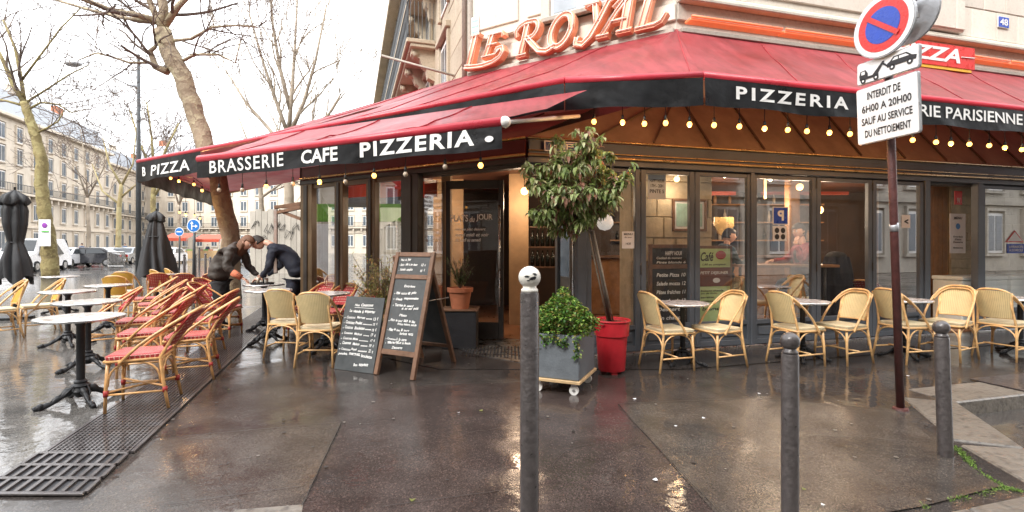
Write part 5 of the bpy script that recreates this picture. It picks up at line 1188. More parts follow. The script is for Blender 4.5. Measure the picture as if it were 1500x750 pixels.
c2 = at(1329, 22, 4.03); t, n2 = disc_sign('round_sign', 'second round sign on the pole seen from its grey back', c2, u, v, .235, [])
for z in (-.07, .07): MB().box(c2-Vector((.06, .02, -z)), (.08, .26, .03)).build('bracket', 'steel', t)

# ---- chalkboards
def cb_frame(bl, br, tl): 
    bl, br, tl = Vector(bl), Vector(br), Vector(tl); u = (br-bl); w_ = u.length; u = u.normalized(); v = tl-bl; v = v-u*v.dot(u); h_ = v.length; v = v.normalized(); n = u.cross(v); n = -n if n.y > 0 else n; return bl, u, v, n, w_, h_
def cbox(name, m, par, fr, x0, x1, y0, y1, d0, d1, bevel=0):
    o, u, v, n, w_, h_ = fr; mb = MB(); q = lambda x, y, d: o+u*x+v*y+n*d
    mb.hexa([q(x0, y0, d0), q(x1, y0, d0), q(x1, y0, d1), q(x0, y0, d1), q(x0, y1, d0), q(x1, y1, d0), q(x1, y1, d1), q(x0, y1, d1)]); return mb.build(name, m, par, bevel=bevel)
hand = random.Random(3)
def write(par, fr, lines, sz, d=.012):
    o, u, v, n, w_, h_ = fr; mb = MB()
    for s, x, y, wid in lines:
        base_j = hand.uniform(-.02, .03); tot = len(s); cx = 0
        for wd in s.split(' '):
            ww = wid*len(wd)/tot; jit = hand.uniform(-.05, .05); uu = (u+v*(jit+base_j)).normalized()
            text(mb, wd, o+u*(x+wid*cx/tot)+v*(y+hand.uniform(-.004, .004))+n*d, uu, v, ww*hand.uniform(.9, 1.05), sz*1.15*hand.uniform(.82, 1.2)*(1.25 if any(c in wd for c in 'pgyqj') else (.45 if set(wd) <= {'.', '*'} else 1)), shear=hand.uniform(.12, .38), off=hand.uniform(.014, .03)); cx += len(wd)+1
    return mb.build('chalk_writing', 'chalk', par, kind='stuff')
ac = thing('chalkboard_sign', 'tall wooden A-frame menu chalkboard standing near the entrance', 'chalkboard', (-1.2, 5.4, 0), world=True)
fr = cb_frame((-1.46, 5.36, 0), (-.985, 5.11, 0), (-1.26, 5.66, 1.29)); W_, H_ = fr[4], fr[5]
cbox('frame_post', 'dark_wood', ac, fr, 0, .05, 0, H_, -.02, .02, .004); cbox('frame_post', 'dark_wood', ac, fr, W_-.05, W_, 0, H_, -.02, .02, .004)
for y0, y1 in ((H_-.05, H_), (H_*.775, H_*.775+.05), (H_*.165, H_*.165+.055)): cbox('frame_rail', 'dark_wood', ac, fr, .051, W_-.051, y0, y1, -.018, .016, .004)
s1 = cbox('slate', 'slate', ac, fr, .051, W_-.051, H_*.165+.056, H_*.775-.001, -.01, .004); s2_ = cbox('slate', 'slate', ac, fr, .051, W_-.051, H_*.775+.051, H_-.051, -.01, .004)
yT = H_*.775-.02
write(ac, fr, [('Entrées', .2, yT-.07, .15), ('* Pâté maison en gelée', .08, yT-.15, .30), ('* Oeufs mayonnaise', .08, yT-.215, .33), ('* Terrine de canard', .09, yT-.28, .28), ('et son oeuf poché', .22, yT-.315, .22), ('Plats', .2, yT-.385, .1),
    ('* Pièce de boeuf sauce au bleu', .07, yT-.445, .36), ('frites maison, salade', .2, yT-.48, .25), ('* Filet de lieu au beurre', .07, yT-.545, .30), ('haricots verts', .25, yT-.58, .18), ('* Couscous à la carte', .07, yT-.64, .29), ('tous les jours et le dimanche', .12, yT-.675, .30), ('Desserts', .18, yT-.735, .14)], .022)
write(ac, fr, [('* Tarte du jour', .07, yT-.79, .19), ], .02) if False else None
write(s1, fr, [('* Tarte du jour', .08, H_*.165+.115, .2)], .017)
write(s2_, fr, [('Plat du jour', .09, H_-.10, .14), ('* Entrée + plat ou plat dessert', .08, H_-.155, .25), ('12 €', .38, H_-.155, .06), ('* Formule complète', .08, H_-.215, .2), ('15 €', .38, H_-.215, .06)], .022)
frb = cb_frame((-.66, 5.92, 0), (-1.12, 6.16, 0), (-.80, 5.43, 1.27)); 
frb = (frb[0], frb[1], frb[2], -frb[3] if frb[3].y < 0 else frb[3], frb[4], frb[5])
for x0 in (0, frb[4]-.05): cbox('rear_leg', 'dark_wood', ac, frb, x0, x0+.05, 0, frb[5]-.02, -.02, .02, .004)
cbox('rear_board', 'slate', ac, frb, .051, frb[4]-.051, .25, frb[5]-.06, -.01, .006); cbox('frame_rail', 'dark_wood', ac, frb, .051, frb[4]-.051, .2, .249, -.018, .018, .004)
MB().tube([Vector((-.88, 5.36, .78)), Vector((-.72, 5.72, .78))], .006, 6).build('stay_chain', 'steel', ac)
sc_ = thing('menu_board', 'small frameless chalkboard headed Nos Couscous leaning beside the tall one', 'chalkboard', (-1.7, 5.5, 0), world=True)
fr = cb_frame((-1.97, 5.60, .0), (-1.475, 5.37, .0), (-1.915, 5.79, .79)); fr = (fr[0]+Vector((0, 0, .0)), *fr[1:]); W_, H_ = fr[4], fr[5]
cbox('slate', 'slate', sc_, fr, 0, W_, 0, H_, -.012, .006, .003)
L_ = [('Nos Couscous', .15, H_-.11, .27), ('La viande à emporter', .09, H_-.18, .36)]
for i, s in enumerate(('* Couscous Merguez ..... 13 €', '* Couscous Poulet ........ 15 €', '* Couscous Boulettes ..... 15 €', '* Couscous Méchoui ..... 17 €', '* Couscous Mixte ......... 17 €', '* Couscous Maison ...... 19 €', '* Couscous Royal ........ 22 €', 'poulet, merguez, boulette')): L_.append((s, .03, H_-.25-.058*i, W_-.07))
L_.append(('Bon appétit', .27, .06, .2)); write(sc_, fr, L_, .026)
MB().add([fr[0]+fr[1]*(.15+.27*k)+fr[2]*(H_-.125+.004*j)+fr[3]*.012 for k, j in ((0, 0), (1, 0), (1, 1), (0, 1))], [(0, 1, 2, 3)]).build('underline', 'chalk', sc_)
# interior chalkboard and cafe board standing behind the glass
def inboard(name, label, cat, px0, px1, py0, py1, d, frame):
    s0, s1 = FR.s_of(px0, d), FR.s_of(px1, d); zt, zb = FR.z_of((px0+px1)/2, py0, d), .1; t = thing(name, label, cat, tuple(FR.p(s0, d, zb)), world=True)
    return t, s0, s1, zt, zb
t, a, b, zt, zb = inboard('menu_board', 'framed happy hour chalkboard standing behind the glass', 'chalkboard', 950, 1014, 358, 470, -.25, 1)
for (x0, x1, z0, z1) in ((a, a+.05, zb, zt), (b-.05, b, zb, zt), (a+.051, b-.051, zt-.05, zt), (a+.051, b-.051, zt-.33, zt-.27), (a+.051, b-.051, zb, zb+.06)): FR.bx('frame_rail', 'dark_wood', t, x0, x1, -.27, -.235, z0, z1, .003)
FR.bx('slate', 'ink', t, a+.051, b-.051, -.262, -.25, zb+.061, zt-.051)
lines = [('HAPPY HOUR', .35, .8, .885, .93), ('Cocktail du moment', .12, .8, .845, .87), ('Pinte blonde 6', .12, .9, .80, .825)]+[(s, .12, .9, y, y+.04) for s, y in (('Petite Pizza 10', .66), ('Salade mozza 12', .57), ('Pâtes fraîches 11', .48), ('Plats chauds 13', .39), ('Dessert 6', .30), ('Vin chaud 5', .21))]
put(t, FR, lines, a+.05, b-.05, zb, zt, -.246, 'chalk', 'chalk_writing', shear=.2, off=.015)
t, a, b, zt, zb = inboard('cafe_board', 'green and brown Café petit déjeuner board behind the glass', 'sign board', 1019, 1073, 360, 470, -.25, 1)
FR.bx('frame', 'dark_wood', t, a, b, -.27, -.252, zb, zt, .003)
FR.bx('green_panel', 'poster_green', t, a+.03, b-.04, -.251, -.247, zt-.30, zt-.04); FR.bx('brown_panel', 'poster_brown', t, a+.03, b-.04, -.251, -.247, zt-.56, zt-.305); FR.bx('green_panel', 'poster_green', t, a+.03, b-.04, -.251, -.247, zb+.05, zt-.565)
put(t, FR, [('Café', .05, .48, .35, .85), ('1,80 au comptoir', .1, .9, .08, .22)], a+.05, b-.06, zt-.3, zt-.05, -.243, 'ink', shear=.3)
put(t, FR, [('PETIT DEJEUNER', .04, .96, .62, .82)], a+.05, b-.06, zt-.56, zt-.31, -.243, 'letter_white', shear=.2)
put(t, FR, [('boisson chaude', .05, .8, .9, .94), ('jus de fruits', .05, .6, .84, .88), ('tartine', .05, .5, .76, .8), ('croissant', .05, .6, .68, .72), ('brunch', .1, .8, .5, .57)], a+.05, b-.06, zb+.05, zt-.57, -.243, 'ink', shear=.2)
mb = MB()
for (x, z, rx, rz, m) in ((.40, zt-.13, .085, .06, 'binding_red'), (.33, zt-.48, .06, .035, 'paper')):
    mb = MB(); cc = FR.p(a+x, -.242, z); mb.add([cc+Vector((FR.u.x, FR.u.y, 0))*rx*math.cos(k*.3927)+Vector((0, 0, rz*math.sin(k*.3927))) for k in range(16)], [tuple(range(16))]); mb.build('oval_badge', m, t)

# ================================================================ PLANTS AND POTS
def leaf(mb, p, d, up, L_, w_, bend=.25, fold=.25):
    d = d.normalized(); s = d.cross(up); s = s.normalized() if s.length > 1e-4 else Vector((1, 0, 0)); n = s.cross(d)
    a = p; m1 = p+d*L_*.35-n*L_*bend*.1; m2 = p+d*L_*.7-n*L_*bend*.4; e = p+d*L_-n*L_*bend
    f = n*w_*fold
    mb.add([a, m1+s*w_*.5+f, m1, m1-s*w_*.5+f, m2+s*w_*.42+f-n*0, m2, m2-s*w_*.42+f, e], [(0, 1, 2), (0, 2, 3), (1, 4, 5, 2), (2, 5, 6, 3), (4, 7, 5), (5, 7, 6)])
def rv(r): 
    while True:
        v = Vector((r.uniform(-1, 1), r.uniform(-1, 1), r.uniform(-1, 1)))
        if .01 < v.length < 1: return v
lr_ = random.Random(11)
# red pot with the standard tree
rp = thing('potted_tree', 'standard tree with green and reddish leaves growing from the big red pot', 'potted tree', (1.075, 5.45, 0), world=True)
pc_ = (1.075, 5.45, 0)
pot = MB().lathe([(.001, .03), (.138, .03), (.144, .045), (.165, .38), (.168, .40), (.182, .405), (.19, .545), (.202, .56), (.198, .575), (.182, .57), (.172, .51), (.001, .51)], 36, pc_).build('pot', 'red_pot', rp, auto=35)
for k in range(3): MB().box((pc_[0]+.09*math.cos(k*2.1+.6), pc_[1]+.09*math.sin(k*2.1+.6), .015), (.06, .06, .03)).build('pot_foot', 'red_pot', pot)
mb = MB(); mb.lathe([(.001, .535), (.165, .53), (.168, .52)], 20, pc_)
for i in range(160): p = Vector(pc_)+Vector((lr_.gauss(0, .07), lr_.gauss(0, .07), .545)); mb.box(p, (lr_.uniform(.01, .03), lr_.uniform(.008, .02), .008), Matrix.Rotation(lr_.random()*6, 3, 'Z'))
mb.build('bark_mulch', 'soil', pot)
base = Vector((1.06, 5.45, .53)); fork = at(866, 338, 5.12)
MB().tube([base, base+(fork-base)*.5+Vector((.01, 0, 0)), fork], [.021, .018, .016], 10).build('trunk', 'bark_twig', rp, smooth=True)
MB().tube([base+Vector((-.03, -.03, 0)), fork+Vector((-.055, 0, .12))], .008, 8).build('cane_stake', 'bark_pale', rp, smooth=True); MB().tube([base+Vector((.03, -.03, 0)), fork+Vector((.02, -.02, .0))], .008, 8).build('cane_stake', 'bark_pale', rp, smooth=True)
cen = at(846, 262, 5.02); br = MB(); lf = MB()
tips = []
for i in range(44):
    v = rv(lr_).normalized(); v.z = v.z*.9+.1; e = cen+Vector((v.x*.56, v.y*.42, v.z*.55))*lr_.uniform(.55, 1.0)
    e.x -= .0
    m_ = fork+(e-fork)*.5+Vector((lr_.gauss(0, .05), lr_.gauss(0, .05), lr_.uniform(-.02, .08))); pts = [fork+Vector((0, 0, lr_.uniform(-.03, .25))), m_, e]; br.tube(pts, [.009, .006, .003], 5); tips.append((m_, e))
    for j in range(4):
        q = m_+(e-m_)*lr_.random(); w2 = rv(lr_)*.16; br.tube([q, q+w2], [.004, .002], 4); tips.append((q, q+w2))
br.build('branches', 'bark_twig', rp, smooth=True)
for i in range(1300):
    a, b = lr_.choice(tips); q = a+(b-a)*lr_.uniform(.2, 1.1); q = q+rv(lr_)*.04
    rr = (q-cen); rel = Vector((rr.x/.54, rr.y/.46, rr.z/.58)).length
    if rel > 1.04: continue
    for k in range(lr_.randint(3, 5)):
        d = Vector((lr_.gauss(0, .8), lr_.gauss(0, .8), lr_.gauss(-.75, .5))); leaf(lf, q+rv(lr_)*.02, d, Vector((0, 0, 1)), lr_.uniform(.065, .115), lr_.uniform(.028, .044), lr_.uniform(.1, .5))
lf.build('foliage', 'leaf_tree', rp, kind='stuff')
# grey planter on a dolly with ivy
gp_ = thing('planter', 'square grey planter overflowing with ivy on a wheeled wooden dolly', 'planter', (.5, 4.85, 0), world=True)
c0 = Vector((.60, 4.53)); ux = Vector((-.915, .40)).normalized(); uy = Vector((.40, .915)).normalized()
def pbx(name, m, par, x0, x1, y0, y1, z0, z1, bevel=0):
    q = [c0+ux*x+uy*y for x, y in ((x0, y0), (x1, y0), (x1, y1), (x0, y1))]; mb = MB(); mb.hexa([(v.x, v.y, z0) for v in q]+[(v.x, v.y, z1) for v in q]); return mb.build(name, m, par, bevel=bevel)
PW, PD = .47, .56
for (x0, x1, y0, y1) in ((0, PW, 0, .03), (0, PW, PD-.03, PD), (0, .03, .031, PD-.031), (PW-.03, PW, .031, PD-.031)): pbx('planter_side', 'planter_grey', gp_, x0, x1, y0, y1, .145, .55, .006)
pbx('soil', 'soil', gp_, .031, PW-.031, .031, PD-.031, .15, .50)
dl = pbx('dolly', 'light_wood', gp_, -.015, PW+.01, -.02, .07, .115, .143, .004); pbx('dolly_board', 'light_wood', dl, -.015, PW+.01, .08, PD-.08, .115, .143, .004); pbx('dolly_board', 'light_wood', dl, -.015, PW+.01, PD-.07, PD+.02, .115, .143, .004)
for x, y in ((.06, .05), (PW-.06, .05), (.06, PD-.05), (PW-.06, PD-.05)):
    q = c0+ux*x+uy*y; ax = Vector((.9, -.3, 0)).normalized(); p = Vector((q.x, q.y, .045)); ax = Vector((.35, .93, 0))
    w2 = MB().tube([p-ax*.013, p+ax*.013], .043, 20).build('wheel', 'white_paint', gp_, auto=40); MB().tube([p-ax*.018, p+ax*.018], .014, 10).build('hub', 'steel', w2); MB().box((p.x, p.y, .098), (.05, .04, .03)).build('caster_fork', 'steel', w2)
iv = MB(); st = MB()
for i in range(2900):
    x, y = lr_.uniform(-.06, PW+.02), lr_.uniform(-.02, PD*.95); hh = .05+.22*math.exp(-((x-.10)**2+(y-.16)**2)/.03)+.24*math.exp(-((x-.25)**2+(y-.36)**2)/.016)+.15*math.exp(-((x-.36)**2+(y-.2)**2)/.03)+.05
    z = .53+hh*(1-lr_.random()**2.2); q = c0+ux*x+uy*y; d = Vector((lr_.gauss(0, 1), lr_.gauss(-.3, 1), lr_.gauss(.25, .6))); leaf(iv, Vector((q.x, q.y, z)), d, Vector((0, 0, 1)), lr_.uniform(.022, .045), lr_.uniform(.02, .034), .3)
for tx in (.02, .14, .20, .26, .33, .44):
    L2 = lr_.uniform(.06, .2); q = c0+ux*tx-uy*.012
    for k in range(int(L2*260)): zz = .545-lr_.random()*L2; leaf(iv, Vector((q.x+lr_.gauss(0, .018), q.y-.01, zz)), Vector((lr_.gauss(0, 1), -.6, lr_.gauss(-.3, .7))), Vector((0, 0, 1)), .03, .024, .3)
for k in range(22): q = c0+ux*lr_.uniform(.2, .3)+uy*lr_.uniform(.2, .4); st.tube([Vector((q.x, q.y, .5)), Vector((q.x+lr_.gauss(0, .05), q.y, lr_.uniform(.7, .88)))], .003, 4)
iv.build('ivy_foliage', 'leaf_ivy', gp_, kind='stuff'); st.build('stems', 'bark_twig', gp_, kind='stuff')
# terracotta pot with herb on a black box
bx_ = thing('black_box', 'black wooden box beside the door under the terracotta pot', 'box', (-.72, 6.9, 0), world=True)
MB().box((-.70, 6.88, .255), (.46, .42, .50)).build('body', 'ink', bx_, bevel=.01); MB().box((-.70, 6.88, .512), (.50, .46, .02)).build('top', 'dark_wood', bx_, bevel=.004)
tp = thing('terracotta_pot', 'terracotta pot with a dark green rosemary on the black box', 'potted plant', (-.70, 6.82, .523), world=True)
MB().lathe([(.001, 0), (.115, 0), (.15, .22), (.172, .225), (.178, .28), (.165, .285), (.155, .26), (.001, .255)], 28, (-.70, 6.82, .523)).build('pot', 'terracotta', tp, auto=35)
hb = MB(); hs_ = MB()
for i in range(44):
    a = lr_.random()*6.28; r_ = lr_.uniform(.02, .24); b = Vector((-.70, 6.82, .77)); e = b+Vector((math.cos(a)*r_, math.sin(a)*r_, lr_.uniform(.18, .46))); hs_.tube([b, (b+e)/2+Vector((0, 0, .06)), e], .0035, 4)
    for k in range(20): q = b+(e-b)*lr_.uniform(.25, 1); leaf(hb, q, rv(lr_)+Vector((0, 0, .5)), Vector((0, 0, 1)), .04, .009, .1)
hb.build('foliage', 'leaf_herb', tp, kind='stuff'); hs_.build('stems', 'bark_twig', tp, kind='stuff')
# airy autumn-coloured shrub behind the chalkboards
ap = thing('potted_shrub', 'airy yellowish olive shrub in a dark pot behind the chalkboards', 'potted plant', (-1.62, 6.35, 0), world=True)
MB().lathe([(.001, 0), (.15, 0), (.19, .34), (.2, .36), (.18, .36), (.001, .33)], 24, (-1.62, 6.35, 0)).build('pot', 'dark_paint', ap, auto=35)
hb = MB(); hs_ = MB()
for i in range(170):
    a = lr_.random()*6.28; r_ = lr_.uniform(.05, .42); b = Vector((-1.62, 6.35, .34)); e = b+Vector((math.cos(a)*r_, math.sin(a)*r_*.8, lr_.uniform(.1, .9))); m_ = (b+e)/2+Vector((0, 0, .12)); hs_.tube([b, m_, e], .003, 4)
    for k in range(22): t_ = lr_.uniform(.35, 1.05); q = b*(1-t_)**2+m_*2*t_*(1-t_)+e*t_*t_; leaf(hb, q, rv(lr_)+Vector((0, 0, .3)), Vector((0, 0, 1)), lr_.uniform(.035, .065), .014, .2)
hb.build('foliage', 'leaf_olive', ap, kind='stuff'); hs_.build('stems', 'bark_twig', ap, kind='stuff')

# ================================================================ CLOSED UMBRELLAS
def umbrella(label, x, y, z0, z1, prof, seed):
    t = thing('closed_umbrella', label, 'umbrella', (x, y, 0), 0, 'closed black terrace umbrellas'); r_ = random.Random(seed); ph = [r_.uniform(0, 6) for _ in range(4)]
    H = z1-z0
    def fn(u, v):
        a = u*2*math.pi
        for (va, ra), (vb, rb_) in zip(prof, prof[1:]):
            if v <= vb: k = (v-va)/(vb-va); rr = ra+(rb_-ra)*k; break
        fold = .82+.42*abs(math.sin(4*a+ph[0]+v*1.2+.3*math.sin(v*5)))**.8+.12*math.sin(5*a+ph[1]-v*3)+.06*math.sin(11*a+ph[2]+v*6)+.10*math.sin(2*a+ph[3]+v*2)
        return Vector((math.cos(a)*rr*fold, math.sin(a)*rr*fold, z0+H*v+(.09*math.sin(4*a+ph[3])*(1-v)**3)-(.09*abs(math.sin(2*a+ph[0])) if .86 < v < .91 else 0)))
    MB().grid(fn, 96, 40).build('cloth', 'umbrella_cloth', t, smooth=True)
    MB().tube([(0, 0, .0), (0, 0, z0+.3)], .03, 10).build('pole', 'black_iron', t, smooth=True); MB().tube([(0, 0, z1-.02), (0, 0, z1+.06)], .02, 8).build('finial', 'black_iron', t)
    MB().lathe([(.001, 0), (.28, 0), (.28, .05), (.06, .08), (.05, .3), (.001, .3)], 20).build('base', 'black_iron', t)
    rs = prof[2][1]*1.1; MB().tube([(math.cos(k*.524)*rs, math.sin(k*.524)*rs, z0+H*prof[2][0]) for k in range(13)], .014, 5).build('strap', 'umbrella_cloth', t, smooth=True)
    return t
umbrella('closed black umbrella at the far left edge', -9.35, 9.5, .72, 2.42, [(0, .21), (.22, .18), (.42, .095), (.62, .155), (.78, .16), (.86, .13), (.89, .20), (.95, .13), (1, .02)], 1)
umbrella('closed black umbrella standing in the middle of the left terrace', -9.15, 13.0, .62, 2.28, [(0, .34), (.28, .27), (.6, .19), (.78, .14), (.86, .11), (.89, .19), (.95, .12), (1, .02)], 2)
# ================================================================ PEOPLE
def skin_body(name, J, E, m, par, sub=3):
    names = list(J); me = bpy.data.meshes.new(name); me.from_pydata([J[n][0] for n in names], [(names.index(a), names.index(b)) for a, b in E], []); o = bpy.data.objects.new(name, me); C.objects.link(o)
    md = o.modifiers.new('s', 'SKIN'); 
    for i, n in enumerate(names):
        r = J[n][1]; r = (r, r) if isinstance(r, (int, float)) else r; me.skin_vertices[0].data[i].radius = r
    me.skin_vertices[0].data[0].use_root = True
    o.modifiers.new('u', 'SUBSURF').levels = sub; bpy.context.view_layer.update()
    m2 = bpy.data.meshes.new_from_object(o.evaluated_get(bpy.context.evaluated_depsgraph_get())); C.objects.unlink(o); bpy.data.objects.remove(o); m2.name = name
    if m not in ('skin',):      # cloth folds
        ns_ = [v.normal.copy() for v in m2.vertices]
        for v, n_ in zip(m2.vertices, ns_): c_ = v.co; v.co = c_+n_*(.020*noise.noise(Vector((c_.x*7, c_.y*7, c_.z*13)))+.009*noise.noise(Vector((c_.x*18, c_.y*18, c_.z*30))))
    m2.polygons.foreach_set('use_smooth', [True]*len(m2.polygons)); m2.materials.clear(); m2.materials.append(M[m]); return link(name, m2, par)
def hand_(par, wrist, dirv, palm_n, s=1.0):
    d = Vector(dirv).normalized(); n = Vector(palm_n).normalized(); sd = d.cross(n).normalized(); w0 = Vector(wrist); J = {'w': (w0, .024*s), 'p': (w0+d*.045*s, (.036*s, .018*s)), 'q': (w0+d*.085*s, (.038*s, .016*s))}; E = [('w', 'p'), ('p', 'q')]
    for i, (o_, L_) in enumerate(((-.030, .07), (-.010, .08), (.010, .075), (.029, .058))):
        a = w0+d*.09*s+sd*o_*s; b = a+d*L_*.5*s-n*.012*s; c = a+d*L_*.9*s-n*.038*s
        J[f'a{i}'] = (a, .0095*s); J[f'b{i}'] = (b, .009*s); J[f'c{i}'] = (c, .0075*s); E += [('q', f'a{i}'), (f'a{i}', f'b{i}'), (f'b{i}', f'c{i}')]
    J['t0'] = (w0+d*.035*s-sd*.036*s, .012*s); J['t1'] = (w0+d*.07*s-sd*.06*s-n*.02*s, .0095*s); E += [('p', 't0'), ('t0', 't1')]
    return skin_body('hand', J, E, 'skin', par, 1)
def head_(par, c, look, up, hair_m, s=1.0, hair='short'):
    f = Vector(look).normalized(); u = Vector(up); u = (u-f*u.dot(f)).normalized(); r_ = f.cross(u); Rm = Matrix((r_, f, u)).transposed(); c = Vector(c)
    def fn(a, b):
        th, ph = a*2*math.pi, (b-.5)*math.pi; x, y, z = math.cos(ph)*math.cos(th), math.cos(ph)*math.sin(th), math.sin(ph)
        jaw = 1-.28*max(0, -z)**1.3; X = x*.075*jaw; Y = y*(.096 if y > 0 else .102)*(1-.12*max(0, -z)); Z = z*.118
        if y > .3 and abs(x) < .35: # face features
            Y += .020*math.exp(-((x/.13)**2+((z+.08)/.16)**2)) ; Y -= .008*math.exp(-(((abs(x)-.3)/.14)**2+((z-.12)/.1)**2)); Y += .006*math.exp(-((x/.25)**2+((z+.42)/.08)**2))
        return c+Rm@Vector((X, Y, Z))*s
    h = MB(); h.grid(fn, 36, 24); hd = h.build('head', 'skin', par, smooth=True)
    for sx in (-1, 1):
        MB().sphere(c+Rm@Vector((sx*.028, .083, .014))*s, .011*s, 8, 6).build('eye', 'paper', hd, smooth=True); MB().sphere(c+Rm@Vector((sx*.028, .0925, .014))*s, .0052*s, 8, 6).build('iris', 'ink', hd, smooth=True)
        MB().tube([c+Rm@Vector((sx*.012, .098, .034))*s, c+Rm@Vector((sx*.045, .085, .034))*s], .0045*s, 5).build('eyebrow', hair_m, hd, smooth=True)
        MB().sphere(c+Rm@Vector((sx*.076, -.005, -.002))*s, .026*s, 8, 8, (.45, .7, 1)).build('ear', 'skin', hd, smooth=True)
    MB().tube([c+Rm@Vector((-.024, .088, -.050))*s, c+Rm@Vector((0, .097, -.052))*s, c+Rm@Vector((.024, .088, -.050))*s], [.002, .0055, .002], 6).build('mouth', 'binding_red', hd, smooth=True)
    def hf(a, b):
        th, ph = a*2*math.pi, (b-.5)*math.pi; x, y, z = math.cos(ph)*math.cos(th), math.cos(ph)*math.sin(th), math.sin(ph); n = noise.noise(Vector((x*5, y*5, z*5)))*.012
        k = 1.12+n*1.5; 
        if y > .12 and z < .45: k = .86       # leave the face free
        if hair == 'short' and z < -.25: k = .86
        dz = 0
        if hair == 'long' and z < 0 and y < .3: k = 1.22; dz = -.10*min(1, -z*2)
        return c+Rm@Vector((x*.08*k, y*.104*k, z*.122*k+dz))*s
    h = MB(); h.grid(hf, 40, 26); h.build('hair', hair_m, par, smooth=True)
    return hd
def person(label, x, y, parts): return thing('person', label, 'person', (x, y, 0), world=True)
# woman bending over the table, from the left
X0, Y0_ = -4.66, 8.25
def P_(x, y, z): return Vector((X0+x, Y0_+y, z))
w1 = person('', X0, Y0_, None); w1['label'] = 'bending person in a brown grey coat with brown hair at the left of the table'
J = {'hip': (P_(-.12, 0, .92), (.15, .13)), 'kL': (P_(-.06, -.12, .5), .075), 'aL': (P_(-.12, -.14, .09), .05), 'fL': (P_(.04, -.16, .04), .045), 'kR': (P_(-.08, .14, .5), .075), 'aR': (P_(-.16, .14, .09), .05), 'fR': (P_(.0, .15, .04), .045)}
skin_body('trousers', J, [('hip', 'kL'), ('kL', 'aL'), ('aL', 'fL'), ('hip', 'kR'), ('kR', 'aR'), ('aR', 'fR')], 'black_cloth', w1)
J = {'hem': (P_(-.14, 0, .78), (.19, .16)), 'hip': (P_(-.12, 0, .95), (.20, .18)), 'mid': (P_(-.04, 0, 1.12), (.19, .17)), 'ch': (P_(.10, 0, 1.29), (.2, .165)), 'nk': (P_(.20, 0, 1.37), .09), 'sL': (P_(.15, -.19, 1.30), .085), 'eL': (P_(.13, -.25, 1.03), .065), 'wL': (P_(.33, -.20, .87), .048), 'sR': (P_(.15, .19, 1.30), .085), 'eR': (P_(.22, .25, 1.03), .065), 'wR': (P_(.42, .16, .88), .048)}
skin_body('coat', J, [('hem', 'hip'), ('hip', 'mid'), ('mid', 'ch'), ('ch', 'nk'), ('ch', 'sL'), ('sL', 'eL'), ('eL', 'wL'), ('ch', 'sR'), ('sR', 'eR'), ('eR', 'wR')], 'coat_brown', w1)
J = {'c': (P_(.1, 0, 1.25), .07), 'n': (P_(.24, 0, 1.39), .055), 'h': (P_(.31, 0, 1.43), .05)}; skin_body('neck', J, [('c', 'n'), ('n', 'h')], 'skin', w1)
head_(w1, P_(.33, 0, 1.42), (.8, -.15, -.55), (.5, 0, .8), 'hair_brown', 1.0, 'long')
for wv, dn in (((.33, -.20, .87), (.7, .1, -.35)), ((.42, .16, .88), (.7, -.1, -.35))): hand_(w1, P_(*wv), dn, (.3, 0, .9))
MB().tube([P_(.22, -.23, .95), P_(.345, -.198, .866)], [.058, .046], 12).build('knit_cuff', 'orange_knit', w1, smooth=True)
# man bending from the right
X0, Y0_ = -3.78, 8.35
w2_ = person('', X0, Y0_, None); w2_['label'] = 'bending person in a navy sweater leaning over the table from the right'
J = {'hip': (P_(.22, 0, .93), (.15, .14)), 'kL': (P_(.16, -.12, .5), .08), 'aL': (P_(.24, -.13, .09), .05), 'fL': (P_(.08, -.14, .04), .045), 'kR': (P_(.18, .13, .5), .08), 'aR': (P_(.28, .13, .09), .05), 'fR': (P_(.12, .14, .04), .045)}
skin_body('trousers', J, [('hip', 'kL'), ('kL', 'aL'), ('aL', 'fL'), ('hip', 'kR'), ('kR', 'aR'), ('aR', 'fR')], 'navy_cloth', w2_)
J = {'hem': (P_(.25, 0, .84), (.15, .15)), 'hip': (P_(.24, 0, .97), (.17, .155)), 'mid': (P_(.14, 0, 1.15), (.17, .15)), 'ch': (P_(-.06, 0, 1.32), (.19, .155)), 'nk': (P_(-.22, 0, 1.41), .08), 'sL': (P_(-.10, -.19, 1.31), .085), 'eL': (P_(-.10, -.25, 1.03), .06), 'wL': (P_(-.28, -.18, .86), .043), 'sR': (P_(-.10, .19, 1.31), .085), 'eR': (P_(-.14, .25, 1.05), .06), 'wR': (P_(-.34, .16, .87), .043)}
skin_body('sweater', J, [('hem', 'hip'), ('hip', 'mid'), ('mid', 'ch'), ('ch', 'nk'), ('ch', 'sL'), ('sL', 'eL'), ('eL', 'wL'), ('ch', 'sR'), ('sR', 'eR'), ('eR', 'wR')], 'navy_cloth', w2_)
J = {'c': (P_(-.1, 0, 1.3), .06), 'n': (P_(-.25, 0, 1.42), .055), 'h': (P_(-.33, 0, 1.44), .05)}; skin_body('neck', J, [('c', 'n'), ('n', 'h')], 'skin', w2_)
head_(w2_, P_(-.42, 0, 1.42), (-.75, -.15, -.6), (-.5, 0, .8), 'hair_dark', 1.0)
for wv, dn in (((-.28, -.18, .86), (-.8, .1, -.25)), ((-.34, .16, .87), (-.8, -.1, -.25))): hand_(w2_, P_(*wv), dn, (-.3, 0, .9))
